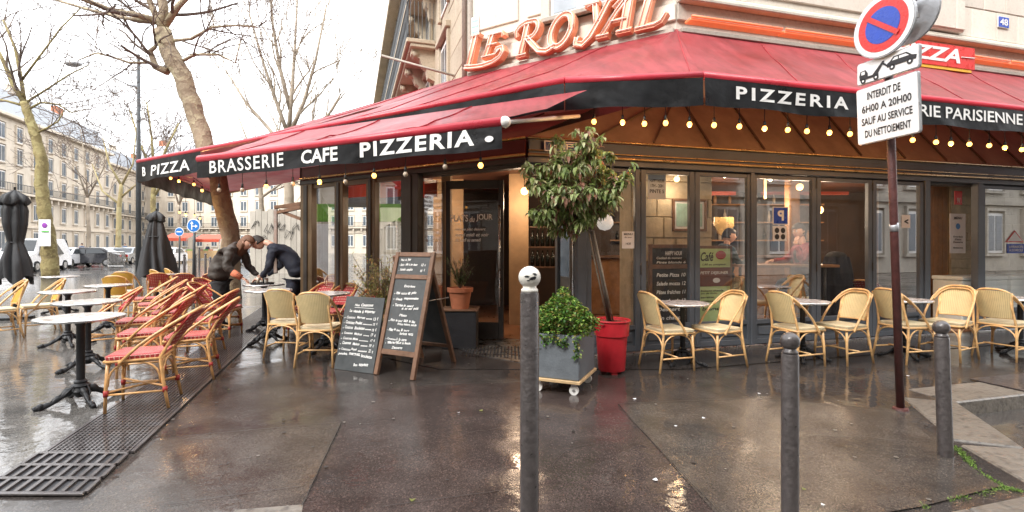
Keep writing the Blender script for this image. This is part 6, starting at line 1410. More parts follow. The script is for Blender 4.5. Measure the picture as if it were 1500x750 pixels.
# things on their table
tr_ = thing('tray', 'dark round tray with dishes on the table between the bending people', 'tray', (-4.06, 8.2, .75), world=True)
MB().lathe([(.001, .752), (.17, .752), (.185, .775), (.18, .775), (.165, .76), (.001, .76)], 24, (-4.05, 8.2, 0)).build('dish', 'black_iron', tr_, auto=30)
for x, y, r_, h, m in ((-4.10, 8.15, .03, .1, 'bulb_off'), (-4.0, 8.22, .035, .09, 'white_paint'), (-4.06, 8.28, .03, .12, 'bottle_dark')): MB().lathe([(.001, 0), (r_*.8, 0), (r_, h), (r_*.9, h), (.001, h*.9)], 12, (x, y, .762)).build('glass', m, tr_, smooth=True)
# seated man in a red jacket at a high table inside
X0, Y0_ = 4.60, 8.1
w3 = person('', X0, Y0_, None); w3['label'] = 'dark haired person in a red jacket seated inside with a hand at the mouth'
J = {'hip': (P_(.12, 0, .80), (.15, .14)), 'kL': (P_(-.25, -.1, .78), .08), 'aL': (P_(-.22, -.1, .38), .05), 'fL': (P_(-.34, -.1, .32), .045), 'kR': (P_(-.25, .14, .78), .08), 'aR': (P_(-.2, .14, .38), .05), 'fR': (P_(-.32, .14, .32), .045)}
skin_body('trousers', J, [('hip', 'kL'), ('kL', 'aL'), ('aL', 'fL'), ('hip', 'kR'), ('kR', 'aR'), ('aR', 'fR')], 'jean', w3)
J = {'hip': (P_(.12, 0, .85), (.16, .15)), 'mid': (P_(.10, 0, 1.05), (.17, .15)), 'ch': (P_(.08, 0, 1.26), (.19, .15)), 'nk': (P_(.06, 0, 1.42), .075), 'sL': (P_(.08, -.2, 1.33), .08), 'eL': (P_(-.12, -.3, 1.12), .06), 'wL': (P_(-.13, -.16, 1.38), .042), 'sR': (P_(.08, .2, 1.33), .08), 'eR': (P_(-.05, .3, 1.12), .06), 'wR': (P_(-.3, .2, 1.14), .042)}
skin_body('jacket', J, [('hip', 'mid'), ('mid', 'ch'), ('ch', 'nk'), ('ch', 'sL'), ('sL', 'eL'), ('eL', 'wL'), ('ch', 'sR'), ('sR', 'eR'), ('eR', 'wR')], 'red_cloth', w3)
J = {'a': (P_(.11, 0, 1.0), (.175, .155)), 'b': (P_(.085, 0, 1.25), (.196, .16)), 'c': (P_(.065, 0, 1.38), (.13, .12))}; skin_body('dark_vest', J, [('a', 'b'), ('b', 'c')], 'navy_cloth', w3)
J = {'c': (P_(.06, 0, 1.36), .06), 'n': (P_(.05, 0, 1.46), .052), 'h': (P_(.04, 0, 1.54), .05)}; skin_body('neck', J, [('c', 'n'), ('n', 'h')], 'skin', w3)
head_(w3, P_(.0, 0, 1.60), (-.9, -.35, -.12), (0, 0, 1), 'hair_dark', 1.05)
hand_(w3, P_(-.13, -.16, 1.38), (.15, .25, .8), (-.6, -.3, .2)); hand_(w3, P_(-.3, .2, 1.14), (-.9, -.1, -.2), (0, 0, 1))
ht = thing('high_table', 'high wooden bar table inside in front of the seated person', 'table', (3.95, 8.0, .02), world=True)
MB().box((4.25, 8.0, 1.06), (1.5, .6, .04)).build('tabletop', 'warm_wood', ht, bevel=.006)
for x in (3.5, 4.8):
    for y in (7.75, 8.25): MB().tube([(x, y, .02), (x, y, 1.04)], .022, 8).build('leg', 'black_iron', ht, smooth=True)
bs_ = thing('bar_stool', 'dark bar stool under the seated person inside', 'stool', (4.45, 8.1, .02), world=True)
MB().lathe([(.001, .70), (.17, .70), (.18, .72), (.17, .75), (.001, .75)], 20, (4.72, 8.12, 0)).build('seat', 'black_cloth', bs_, smooth=True)
for k in range(4): a = k*1.57+.78; MB().tube([(4.72+.22*math.cos(a), 8.12+.22*math.sin(a), .02), (4.72+.12*math.cos(a), 8.12+.12*math.sin(a), .70)], .013, 6).build('leg', 'black_iron', bs_, smooth=True)
# second seated person, in teal, partly hidden behind the cafe board
X0, Y0_ = 3.45, 8.25
w4 = person('', X0, Y0_, None); w4['label'] = 'person in a teal top sitting inside behind the Café board'
J = {'hip': (P_(0, 0, .80), (.15, .14)), 'kL': (P_(.28, -.1, .78), .08), 'aL': (P_(.26, -.1, .38), .05), 'fL': (P_(.38, -.1, .32), .045), 'kR': (P_(.28, .14, .78), .08), 'aR': (P_(.26, .14, .38), .05)}
skin_body('trousers', J, [('hip', 'kL'), ('kL', 'aL'), ('aL', 'fL'), ('hip', 'kR'), ('kR', 'aR')], 'jean', w4)
J = {'hip': (P_(0, 0, .85), (.16, .15)), 'mid': (P_(.0, 0, 1.05), (.17, .15)), 'ch': (P_(.03, 0, 1.26), (.19, .15)), 'nk': (P_(.05, 0, 1.40), .07), 'sL': (P_(.03, -.2, 1.3), .08), 'eL': (P_(.15, -.26, 1.08), .06), 'wL': (P_(.36, -.16, 1.13), .042), 'sR': (P_(.03, .2, 1.3), .08), 'eR': (P_(.12, .26, 1.08), .06), 'wR': (P_(.34, .16, 1.13), .042)}
skin_body('sweater', J, [('hip', 'mid'), ('mid', 'ch'), ('ch', 'nk'), ('ch', 'sL'), ('sL', 'eL'), ('eL', 'wL'), ('ch', 'sR'), ('sR', 'eR'), ('eR', 'wR')], 'teal_cloth', w4)
J = {'c': (P_(.05, 0, 1.34), .06), 'n': (P_(.06, 0, 1.42), .05), 'h': (P_(.08, 0, 1.48), .05)}; skin_body('neck', J, [('c', 'n'), ('n', 'h')], 'skin', w4)
head_(w4, P_(.1, 0, 1.53), (.9, -.2, -.1), (0, 0, 1), 'hair_dark', 1.0)
hand_(w4, P_(.36, -.16, 1.13), (.9, 0, -.2), (0, 0, 1)); hand_(w4, P_(.34, .16, 1.13), (.9, 0, -.2), (0, 0, 1))
# dark coat hung over a chair inside
dc = thing('hung_coat', 'dark navy coat draped over a chair inside behind the third pane', 'coat', (5.1, 7.9, .02), world=True)
def cf(u, v):
    a = u*2*math.pi; rr = (.30-.13*v**2)*(1+.10*math.sin(7*a+v*4)+.05*math.sin(12*a)); return Vector((5.1+math.cos(a)*rr, 7.95+math.sin(a)*rr*.6, .25+.95*v))
MB().grid(cf, 60, 20).build('cloth', 'navy_cloth', dc, smooth=True); MB().sphere((5.1, 7.95, 1.2), .165, 16, 10, (1, .6, .5)).build('collar', 'black_cloth', dc, smooth=True)
ich = dup(rc, (4.9, 8.55, .02), fa(-1, 0), 'red wicker chair inside the cafe behind the panes'); dup(rc, (2.9, 8.7, .02), fa(1, .2), 'red wicker chair inside the cafe left of the bar table'); dup(rc, (5.75, 8.0, .02), fa(.8, .5), 'red wicker chair inside near the coat')

# ================================================================ TREES
def tree(label, base, trunk, trad, mainbr, seed, m='bark_plane', tw='bark_twig', gens=4, nb=3, L0=1.8, spread=.6, upb=.25, grp='bare plane trees', cat='tree', dens=1.0, buds=True):
    r_ = random.Random(seed); t = thing('plane_tree', label, cat, tuple(base), world=True, group=grp)
    n_ = []; 
    pts = [Vector(p) for p in trunk]; fine = []; fr_ = []
    for i in range(len(pts)-1):
        for k in range(5): f = k/5; fine.append(pts[i].lerp(pts[i+1], f)+Vector((r_.gauss(0, .012), r_.gauss(0, .012), 0))); fr_.append((trad[i]*(1-f)+trad[i+1]*f)*(1+r_.uniform(-.04, .06)))
    fine.append(pts[-1]); fr_.append(trad[-1])
    MB().tube(fine, fr_, 14).build('trunk', m, t, smooth=True)
    tw_mb = MB(); rmin = max(.004, base[1]*.00042)
    def grow(p, d, L_, rad, g, mb):
        k = 5 if g > 1 else 3; q = p; pl = [p]; rl = [rad]; dd = d.normalized()
        for i in range(k):
            dd = (dd+Vector((r_.gauss(0, .16), r_.gauss(0, .16), r_.gauss(.03+upb*.12, .12)))).normalized(); q = q+dd*L_/k; pl.append(q); rl.append(max(rmin*.8, rad*(1-.55*(i+1)/k)))
        mb.tube(pl, rl, 6 if g >= 3 else (4 if g == 2 else 3), False)
        if g <= 0: return
        c = max(2, int(round(nb*dens*(1.5 if g <= 2 else 1))))
        for j in range(c):
            f = r_.uniform(.25, 1); i = min(k-1, int(f*k)); o = pl[i].lerp(pl[i+1], f*k-i); ax = (pl[i+1]-pl[i]).normalized(); s = ax.orthogonal().normalized(); s.rotate(Matrix.Rotation(r_.random()*6.28, 3, ax))
            nd = ax*(1-spread*.35)+s*spread*r_.uniform(.6, 1.25)+Vector((0, 0, upb)); grow(o, nd, L_*r_.uniform(.5, .8), max(rmin, rl[i]*.55), g-1, tw_mb if g-1 < 3 else mb)
    for (p, pl_, r0, r1) in mainbr:
        lm = MB(); P2 = [Vector(a) for a in pl_]; k = len(P2); lm.tube(P2, [r0+(r1-r0)*i/(k-1) for i in range(k)], 8, True)
        for i in range(1, k):
            d = (P2[i]-P2[i-1]); 
            for j in range(2 if i < k-1 else 3):
                ax = d.normalized(); s = ax.orthogonal().normalized(); s.rotate(Matrix.Rotation(r_.random()*6.28, 3, ax)); o = P2[i-1].lerp(P2[i], r_.uniform(.3, 1)) if i < k-1 else P2[i]
                rr = (r0+(r1-r0)*i/(k-1)); grow(o, ax*(1-spread*.4)+s*spread+Vector((0, 0, upb)), L0*r_.uniform(.6, 1.1), rr*.6, gens-1, tw_mb)
        lm.build('limb', m, t, smooth=True)
    if buds:
        for i in range(int(140*dens)):
            v = Vector(tw_mb.v[r_.randrange(len(tw_mb.v))]); 
            b = MB(); tw_mb.tube([v, v-Vector((0, 0, .08))], .004, 3, False); rr = .018; c_ = v-Vector((0, 0, .095)); tw_mb.add([c_+Vector((rr, 0, 0)), c_+Vector((0, rr, 0)), c_+Vector((-rr, 0, 0)), c_+Vector((0, -rr, 0)), c_+Vector((0, 0, rr)), c_-Vector((0, 0, rr))], [(0, 1, 4), (1, 2, 4), (2, 3, 4), (3, 0, 4), (1, 0, 5), (2, 1, 5), (3, 2, 5), (0, 3, 5)])
    tw_mb.build('twigs', tw, t, kind='stuff'); return t
def tp(lst, Y): return [at(px, py, Y if not isinstance(Y, (list, tuple)) else Y[i]) for i, (px, py) in enumerate(lst)]
# large leaning plane tree behind the left awning
Y = 12.8; g0 = Vector((-7.15, 12.8, 0))
tree('big leaning plane tree with mottled bark rising behind the left awning', g0, [g0]+tp([(338, 350), (318, 260), (300, 213), (283, 157), (267, 110), (248, 78), (238, 45)], Y), [.26, .22, .20, .2, .21, .21, .20, .20],
  [(0, tp([(238, 45), (240, 10), (232, -30), (228, -90)], Y), .13, .06), (0, tp([(238, 45), (222, 8), (200, -40), (190, -90)], Y), .09, .04), (0, tp([(240, 40), (262, 8), (290, -20), (330, -60)], Y), .09, .04),
   (0, tp([(230, 30), (200, 22), (160, 14), (110, -6), (60, -30)], [Y, Y-.3, Y-.8, Y-1.2, Y-1.6]), .08, .04), (0, tp([(226, 32), (180, 26), (130, 14), (75, -2)], [Y, Y+.4, Y+.8, Y+1]), .055, .03),
   (0, tp([(250, 60), (280, 57), (310, 40), (345, 37), (378, 40)], Y), .045, .018), (0, tp([(262, 92), (285, 80), (320, 80), (345, 92), (352, 60)], Y), .045, .015),
   (0, tp([(246, 105), (228, 98), (220, 75), (228, 68)], Y), .10, .05), (0, tp([(226, 92), (190, 92), (160, 82), (140, 78), (115, 88)], Y), .035, .014)], 21, gens=4, nb=2, L0=1.5, spread=.75, upb=.08, dens=1.0)
# left plane tree with mossy trunk
Y = 21.7; g0 = G(74, 408)
tree('plane tree with mossy trunk and a paper poster at the left', g0, [g0]+tp([(72, 360), (66, 320), (60, 270), (62, 240), (52, 200), (42, 170), (36, 150)], Y), [.32, .27, .24, .22, .21, .18, .16, .15],
  [(0, tp([(36, 150), (20, 125), (5, 90), (-10, 60)], Y), .11, .06), (0, tp([(36, 150), (30, 110), (22, 70), (5, 30)], Y), .08, .04), (0, tp([(42, 160), (60, 150), (85, 153), (105, 165), (125, 160)], Y), .05, .02), (0, tp([(53, 195), (68, 188), (85, 178), (95, 160)], Y), .05, .02),
   (0, tp([(38, 150), (70, 130), (100, 110), (130, 95)], Y), .05, .02), (0, tp([(36, 155), (10, 148), (-20, 142)], Y), .06, .03), (0, tp([(30, 120), (60, 80), (90, 40), (120, 10)], Y), .05, .02)], 22, m='bark_moss', gens=4, nb=2, L0=2.6, spread=.8, upb=.0, dens=1.0)
# far trees along the boulevard
spec = [((173, 392), 46, [(173, 357), (175, 300), (178, 270)], .26, 31, 'pale forked plane tree at the far side of the road', [[(178, 272), (160, 240), (150, 200)], [(178, 272), (195, 240), (200, 190)], [(176, 290), (200, 270), (215, 230)], [(176, 300), (150, 280), (135, 240)]], 'bark_yellow'),
        ((228, 385), 44, [(227, 340), (224, 300), (226, 260)], .3, 32, 'dark trunked plane tree beside the lamp post', [[(226, 260), (205, 210), (190, 160)], [(226, 260), (245, 215), (262, 180)], [(224, 290), (240, 265), (255, 240)], [(226, 262), (222, 200), (215, 150)]], 'bark_moss'),
        ((425, 402), 27, [(424, 330), (423, 260), (423, 193)], .3, 33, 'tall upright bare tree rising above the middle of the awning', [[(423, 193), (428, 130), (432, 70), (436, -10)], [(423, 200), (405, 150), (385, 90), (365, 20)], [(423, 200), (445, 150), (462, 90), (478, 10)], [(423, 230), (395, 190), (360, 150), (335, 110)], [(423, 230), (455, 200), (480, 170), (498, 140)], [(425, 160), (410, 100), (400, 40), (395, -20)]], 'bark_pale'),
        ((385, 392), 34, [(385, 340), (383, 300), (380, 250)], .22, 34, 'slender bare tree behind the bending people', [[(380, 250), (360, 200), (345, 160)], [(380, 250), (400, 210), (410, 170)], [(382, 290), (410, 270), (430, 240)]], 'bark_pale'),
        ((262, 384), 60, [(262, 340), (262, 300)], .25, 35, 'small bare tree in the distance right of the umbrella', [[(262, 300), (250, 260), (240, 220)], [(262, 300), (280, 262), (290, 230)], [(262, 310), (268, 260), (265, 225)]], 'bark_pale'),
        ((130, 388), 50, [(130, 340), (128, 290)], .2, 36, 'thin bare tree in front of the cream facade', [[(128, 290), (110, 240), (95, 200)], [(128, 290), (150, 250), (165, 210)], [(129, 300), (125, 240), (118, 190)]], 'bark_pale')]
for (bx0, by0), Y, tr, rad, seed, lab, mb_, bm_ in spec:
    g0 = at(bx0, by0, Y); g0.z = -.05
    tree(lab, g0, [g0]+tp(tr, Y), [rad]+[rad*(1-.15*(i+1)) for i in range(len(tr))], [(0, tp(b, Y), rad*.42, rad*.15) for b in mb_], seed, m=bm_, tw='bark_pale' if seed == 33 else 'bark_twig', gens=4, nb=2, L0=Y*.085 if seed != 33 else 3.2, spread=.55 if seed == 33 else .7, upb=.35 if seed == 33 else .1, dens=1.2 if seed == 33 else 1, buds=False)
# poster on the left tree
ps = thing('tree_poster', 'paper poster with a purple mark fixed to the left tree trunk', 'poster', tuple(at(65, 341, 21.3)), world=True)
MB().box(at(65.5, 341, 21.3), (.5, .02, 1.12)).build('sheet', 'paper', ps); MB().sphere(at(65, 330, 21.27), .11, 12, 8, (1, .1, 1)).build('purple_mark', 'purple', ps); MB().box(at(66, 339, 21.27), (.3, .02, .05)).build('green_line', 'sticker_green', ps)
# ---- street lamp
sl = thing('street_lamp', 'tall dark street lamp with a long curved arm over the left pavement', 'street lamp', (-19.2, 26, 0), world=True)
b0 = at(203, 400, 26); b0.z = 0
MB().tube([b0, Vector((b0.x, 26, 5)), Vector((b0.x, 26, at(0, 80, 26).z))], [.14, .11, .07], 10).build('post', 'rail_iron', sl, smooth=True)
MB().tube(tp([(203, 128), (190, 124), (172, 116), (160, 107), (150, 97)], 26), [.07, .07, .06, .05, .03], 8).build('arm', 'sign_grey', sl, smooth=True)
MB().tube(tp([(203, 104), (170, 100), (140, 90), (118, 93)], 26.2), .02, 6).build('arm_stay', 'rail_iron', sl, smooth=True)
MB().sphere(at(107, 93, 26), .42, 16, 8, (1, .6, .42)).build('lamp_head', 'sign_grey', sl, smooth=True)
# ---- round blue road signs
def mast(label, px, py, Y, r, m, arrow, pybase):
    b = at(px, pybase, Y); b.z = 0; c = at(px, py, Y); t = thing('road_sign', label, 'road sign', tuple(b), world=True)
    MB().tube([b, Vector((c.x, Y+.06, c.z+r))], .05, 8).build('post', 'rail_iron', t, smooth=True)
    n = Vector((0, -1, 0)); cir = lambda rr, off: [c+n*off+Vector((rr*math.cos(k*.2618), 0, rr*math.sin(k*.2618))) for k in range(24)]
    board('rim', 'sign_white', t, cir(r, 0), n, .03); board('face', m, t, cir(r*.87, .01), n, .01)
    mb = MB()
    for pts in arrow: mb.add([c+n*.016+Vector((x*r, 0, y*r)) for x, y in pts], [tuple(range(len(pts)))])
    mb.build('arrow', 'sign_white', t); return t
mast('round blue sign with straight and right arrows', 283.5, 330.5, 19, .255, 'road_sign_blue', [[(-.3, -.6), (-.15, -.6), (-.15, .3), (-.3, .3)], [(-.5, .25), (.05, .25), (-.22, .65)], [(-.15, -.15), (.3, -.15), (.3, -.02), (-.15, -.02)], [(.28, -.35), (.65, -.08), (.28, .18)]], 402)
mast('smaller round blue sign with a white bar further away', 262.5, 339.5, 30, .26, 'road_sign_blue', [[(-.6, -.12), (.6, -.12), (.6, .12), (-.6, .12)]], 396)
# ================================================================ FAR BUILDINGS
def far_building(label, o, u, n, L_, H_, floors, bay, win_w, m='stone_far', balc=(), roof=3.5, shop=True, z00=-.1, wm='window_dark'):
    fr = Fr(o, u, n); t = thing('apartment_building', label, 'building', (o[0], o[1], 0), world=True)
    fr.bx('wall', m, t, 0, L_, -10, 0, z00, H_)
    fr.bx('cornice', m, t, -.2, L_+.2, .01, .7, H_-.4, H_, .05); fr.bx('string_course', m, t, -.1, L_+.1, .01, .22, floors[0][1]+.5, floors[0][1]+.75)
    # mansard roof and chimneys
    mb = MB(); q0, q1 = fr.p(0, .1, H_+.01), fr.p(L_, .1, H_+.01); r0, r1 = fr.p(0, -1.6, H_+roof), fr.p(L_, -1.6, H_+roof); b0, b1 = fr.p(0, -9.9, H_+.01), fr.p(L_, -9.9, H_+.01); c0_, c1_ = fr.p(0, -8.5, H_+roof), fr.p(L_, -8.5, H_+roof)
    mb.add([q0, q1, r1, r0, b0, b1, c1_, c0_], [(0, 1, 2, 3), (3, 2, 6, 7), (7, 6, 5, 4), (0, 3, 7, 4), (1, 5, 6, 2)]); rf = mb.build('roof', 'roof_slate', t)
    k = 4.0
    while k < L_-2: fr.bx('chimney', 'terracotta' if int(k) % 3 else m, rf, k, k+1.8, -3.2, -2.4, H_+roof-.5, H_+roof+1.5); k += 11
    # windows
    wme = MB(); pme = MB(); gme = MB()
    wme.box((win_w/2, 0, .5), (win_w, .08, 1));
    for a_, b_, c_, d_ in ((-.12, 0, -.03, 1.06), (win_w, win_w+.12, -.03, 1.06), (-.12, win_w+.12, 1.06, 1.13), (-.18, win_w+.18, -.08, -.03)): wme.box(((a_+b_)/2, -.06, (c_+d_)/2), (b_-a_, .2, d_-c_), mi=1)
    pme.box((win_w*.27, -.06, .5), (win_w*.36, .03, .88)); pme.box((win_w*.73, -.06, .5), (win_w*.36, .03, .88))
    wm_, pm_ = wme.mesh('window'), pme.mesh('pane'); wm_.materials.append(M['mullion_white']); wm_.materials.append(M[m]); pm_.materials.append(M[wm])
    yaw = math.atan2(fr.u.y, fr.u.x)
    for z0, z1 in floors:
        s = bay*.35
        while s < L_-win_w:
            w_ = bpy.data.objects.new('window', wm_); C.objects.link(w_); w_.parent = t; w_.matrix_parent_inverse = Matrix.Translation(-t.location); w_.location = fr.p(s, .035, z0); w_.rotation_euler = (0, 0, yaw); w_.scale = (1, 1, z1-z0)
            p_ = bpy.data.objects.new('pane', pm_); C.objects.link(p_); p_.parent = w_
            s += bay
    for z, d in balc:
        fr.bx('balcony_slab', m, t, 0, L_, .01, d, z-.25, z); mb = MB()
        mb.tube([fr.p(0, d-.05, z+1), fr.p(L_, d-.05, z+1)], .05, 4); mb.tube([fr.p(0, d-.05, z+.1), fr.p(L_, d-.05, z+.1)], .04, 4); s = 0
        while s < L_: mb.tube([fr.p(s, d-.05, z), fr.p(s, d-.05, z+1)], .03, 3, False); s += .3
        mb.build('balcony_railing', 'rail_iron', t, kind='stuff')
        s = 1.0
        while s < L_: fr.bx('bracket', m, t, s, s+.3, .01, d-.2, z-.8, z-.251); s += bay/2
    return t, fr
so = Vector((-41.8-.318*52, 52)); nF = -nS
t, fb = far_building('cream stone building with wrought iron balcony behind the left trees', (so.x, so.y), US_, nF, 37, 17.5, [(1.1, 3.3), (4.8, 6.9), (8.4, 10.5), (11.6, 13.6), (14.4, 16.3)], 3.4, 1.3, balc=((8.1, .8),), roof=3.6)
fb.bx('gable_band', 'stone_far', t, -.3, .0, -10, .3, -.1, 17.3)
e = so+US_*37
t, f2_ = far_building('pale building at the far end of the boulevard beyond the corner', (e.x-18, e.y+30), (1, -.12), (-.12, -1), 92, 21, [(1.5, 4), (6, 8.2), (9.5, 11.7), (13, 15.2), (16.5, 18.5)], 3.6, 1.5, balc=((5.7, .8), (16.2, .8)), roof=4)
t, f3_ = far_building('distant building row continuing along the boulevard', (e.x-8, e.y+6), US_, nF, 40, 18, [(1.5, 4), (5, 7.2), (8.5, 10.7), (12, 14.2)], 3.6, 1.4, balc=((8.1, .8),), roof=3.5)
# opposite side of the street, behind the viewer (seen mirrored in the panes and wet ground)
t, f4_ = far_building('stone building across the street mirrored in the right panes', tuple(Vector(CN)+nR*16+UR*75), -UR, -nR, 105, 17, [(1, 3.4), (4.8, 7), (8.2, 10.4), (11.6, 13.6)], 3.2, 1.4, m='stone_grey', balc=((8, .7),), roof=3.5)

so3 = so-US_*1.0; t, f5_ = far_building('cream building along the boulevard mirrored in the angled windows', (so.x-.0-US_.x*88, so.y-US_.y*88), US_, nF, 86, 17.5, [(1.1, 3.3), (4.8, 6.9), (8.4, 10.5), (11.6, 13.6)], 3.6, 1.4, balc=((8.1, .8),), roof=3.6)
# graffiti hoarding and market beyond
hd_ = thing('hoarding', 'grey timber hoarding with black scribbles behind the bending people', 'hoarding', tuple(G(400, 394)), world=True)
for k in range(9):
    a, b = at(366+k*8.6, 380, 26), at(366+(k+1)*8.6-.5, 380, 26); MB().hexa([(a.x, 26, 0), (b.x, 26, 0), (b.x, 26.06, 0), (a.x, 26.06, 0), (a.x, 26, 3.2+(.1 if k % 2 else 0)), (b.x, 26, 3.2+(.1 if k % 2 else 0)), (b.x, 26.06, 3.2+(.1 if k % 2 else 0)), (a.x, 26.06, 3.2+(.1 if k % 2 else 0))]).build('board', 'stone_grey', hd_)
gr_ = random.Random(4)
for k in range(7):
    c = at(375+k*9.5, 325+gr_.uniform(-5, 28), 25.95); pts = [c+Vector((.28*math.cos(i*1.1+k)*gr_.uniform(.5, 1), 0, .3*math.sin(i*1.7+k)*gr_.uniform(.5, 1))) for i in range(7)]; MB().tube(pts, .014, 4).build('scribble', 'ink', hd_)
def stall(label, a, b, Y, z0, z1, m, depth=1.6):
    x0, x1 = (a-CX)/F*Y, (b-CX)/F*Y; t = thing('market_stall', label, 'market stall', ((x0+x1)/2, Y, 0), world=True)
    MB().hexa([(x0, Y-depth, z0), (x1, Y-depth, z0), (x1, Y, z1), (x0, Y, z1), (x0, Y-depth, z0+.03), (x1, Y-depth, z0+.03), (x1, Y, z1+.03), (x0, Y, z1+.03)]).build('awning', m, t)
    MB().box(((x0+x1)/2, Y-depth, z0-.16), (x1-x0, .02, .3)).build('valance', m, t); MB().box(((x0+x1)/2, Y-.6, .5), ((x1-x0)*.9, .9, .9)).build('counter', 'light_wood', t)
    for x in (x0+.1, x1-.1):
        MB().tube([(x, Y-depth, -.1), (x, Y-depth, z0)], .04, 6).build('post', 'steel', t)
    for k in range(5): MB().box((x0+(x1-x0)*(k+.7)/5.5, Y-.7, 1.02), ((x1-x0)/7, .5, .12)).build('crate', ('red_cloth', 'sticker_green', 'orange_knit', 'paper', 'market_green')[k], t)
    return t
stall('red market stall in the far distance left of the blue sign', 252, 288, 58, 2.35, 2.9, 'market_red'); stall('red market stall in the far distance behind the blue sign', 296, 334, 60, 2.25, 2.8, 'market_red')
# stalls that mirror in the angled windows (they stand on the terrace side behind the viewer)
def mirror_pt(px, py, Y):
    p = at(px, py, Y); q = Vector((p.x, p.y))-Vector(CN); d = q.dot(nL); q = q-nL*2*d+Vector(CN); return Vector((q.x, q.y, p.z))
mk = thing('market_stall', 'green awning market stall mirrored in the angled cafe windows', 'market stall', tuple(mirror_pt(560, 360, 17)), world=True)
a, b = mirror_pt(450, 300, 17), mirror_pt(650, 300, 17); fm = Fr(a[:2], (b-a)[:2], (0, -1)); Lm = (b-a).length
fm.bx('awning', 'market_green', mk, 0, Lm, -1.5, 0, 2.2, 2.75); fm.bx('counter', 'mullion_white', mk, .5, Lm-.5, -1.2, -.3, 0, 1.1); fm.bx('back_panel', 'sign_white', mk, 1, Lm-1, -1.8, -1.7, 0, 2.1)
for s in (.2, Lm/3, 2*Lm/3, Lm-.2): fm.bx('post', 'steel', mk, s, s+.06, -.1, 0, 0, 2.3)
# orange panels behind the glass, standing in for a reflected orange stall
for i, (a, b) in enumerate(((504, 538), (551, 589), (614, 640))):
    s0, s1 = FL.s_of(b, -.35), FL.s_of(a, -.35); o = FL.bx('reflection_panel', 'reflection_orange', None, s0, s1, -.36, -.35, FL.z_of((a+b)/2, 289, -.35), FL.z_of((a+b)/2, 265, -.35)); tag(o, ('orange panel imitating a reflection in the second window of the angled front', 'orange panel imitating a reflection in the third window of the angled front', 'orange panel imitating a reflection in the narrow window next to the door')[i], 'reflection panel', 'orange reflection panels')

# ================================================================ VEHICLES
def car(label, x, y, rz, m, van=False, group='cars on the boulevard'):
    t = thing('parked_car', label, 'van' if van else 'car', (x, y, -.12), rz, group); L_, W_, H_ = (4.3, 1.75, 1.45) if not van else (4.9, 1.9, 2.0)
    side = [(-L_/2, .32), (-L_/2+.05, .75), (-L_/2+.15, .92), (-L_*.30, .98), (-L_*.16, H_-.06), (-L_*.08, H_), (L_*.22, H_-.02), (L_*.36, 1.05), (L_/2-.06, .92), (L_/2, .6), (L_/2-.03, .3)]
    if van: side = [(-L_/2, .32), (-L_/2+.05, .8), (-L_/2+.3, 1.05), (-L_*.32, 1.15), (-L_*.2, H_-.05), (-L_*.1, H_), (L_*.46, H_), (L_/2-.02, 1.2), (L_/2, .6), (L_/2-.03, .3)]
    n = len(side); mb = MB(); rows = ((-1, .97, -.0), (-.86, 1.0, .0), (.86, 1.0, 0), (1, .97, 0)); vs = []
    for sy, k, dz in rows:
        for px_, pz in side: vs.append((px_*k, sy*W_/2*(1-.16*max(0, (pz-.95))/.5), pz*(1 if abs(sy) < 1 else .985)))
    fs = [tuple(range(n-1, -1, -1)), tuple(range(3*n, 4*n))]+[(r_*n+i, r_*n+(i+1) % n, (r_+1)*n+(i+1) % n, (r_+1)*n+i) for r_ in range(3) for i in range(n)]
    mb.add(vs, fs); bd = mb.build('body', m, t, auto=35)
    def win(name, pts, sy): MB().add([(px_, sy*(W_/2*(1-.16*max(0, pz-.95)/.5)+.012), pz) for px_, pz in pts], [tuple(range(len(pts)))]).build(name, 'car_glass', t)
    zt = H_-.12
    for sy in (-1, 1): win('side_window', [(-L_*.26, 1.0), (-L_*.14, zt), (.0, zt), (.0, 1.0)], sy); win('side_window', [(.06, 1.0), (.06, zt), (L_*.2, zt), (L_*.30, 1.02)], sy)
    k = W_/2*.82
    i1, i2 = (3, 4); a, b = Vector((side[i1][0], 0, side[i1][1])), Vector((side[i2][0], 0, side[i2][1])); d = b-a; nn = Vector((-d.z, 0, d.x)).normalized()*.012
    MB().add([a+d*.08+nn+Vector((0, -k, 0)), a+d*.08+nn+Vector((0, k, 0)), a+d*.92+nn+Vector((0, k*.92, 0)), a+d*.92+nn+Vector((0, -k*.92, 0))], [(0, 1, 2, 3)]).build('windscreen', 'car_glass', t)
    i1, i2 = (6, 7); a, b = Vector((side[i1][0], 0, side[i1][1])), Vector((side[i2][0], 0, side[i2][1])); d = b-a; nn = Vector((-d.z, 0, d.x)).normalized()*.012
    MB().add([a+d*.1+nn+Vector((0, -k*.92, 0)), a+d*.1+nn+Vector((0, k*.92, 0)), a+d*.85+nn+Vector((0, k, 0)), a+d*.85+nn+Vector((0, -k, 0))], [(0, 1, 2, 3)]).build('rear_window', 'car_glass', t)
    for sx in (-.31, .31):
        for sy in (-1, 1):
            w_ = MB().tube([(sx*L_, sy*(W_/2-.18), .32), (sx*L_, sy*(W_/2+.015), .32)], .32, 20).build('wheel', 'rubber', t, auto=40); MB().tube([(sx*L_, sy*(W_/2-.1), .32), (sx*L_, sy*(W_/2+.022), .32)], .2, 14).build('rim', 'steel', w_, auto=40)
    for sy in (-1, 1): MB().box((-L_/2+.05, sy*W_*.36, .72), (.12, .34, .14)).build('headlight', 'headlamp', t, bevel=.02); MB().box((L_/2-.05, sy*W_*.38, .8), (.10, .24, .18)).build('tail_light', 'tail_red', t, bevel=.02)
    MB().box((L_/2-.0, 0, .5), (.02, .5, .12)).build('number_plate', 'paper', t); MB().box((0, 0, .32), (L_*.96, W_*.98, .12)).build('bumper_trim', 'rubber', t, bevel=.02)
    return t
sa_ = math.atan2(US_.y, US_.x)
def cpos(px, Y): return ((px-CX)/F*Y, Y)
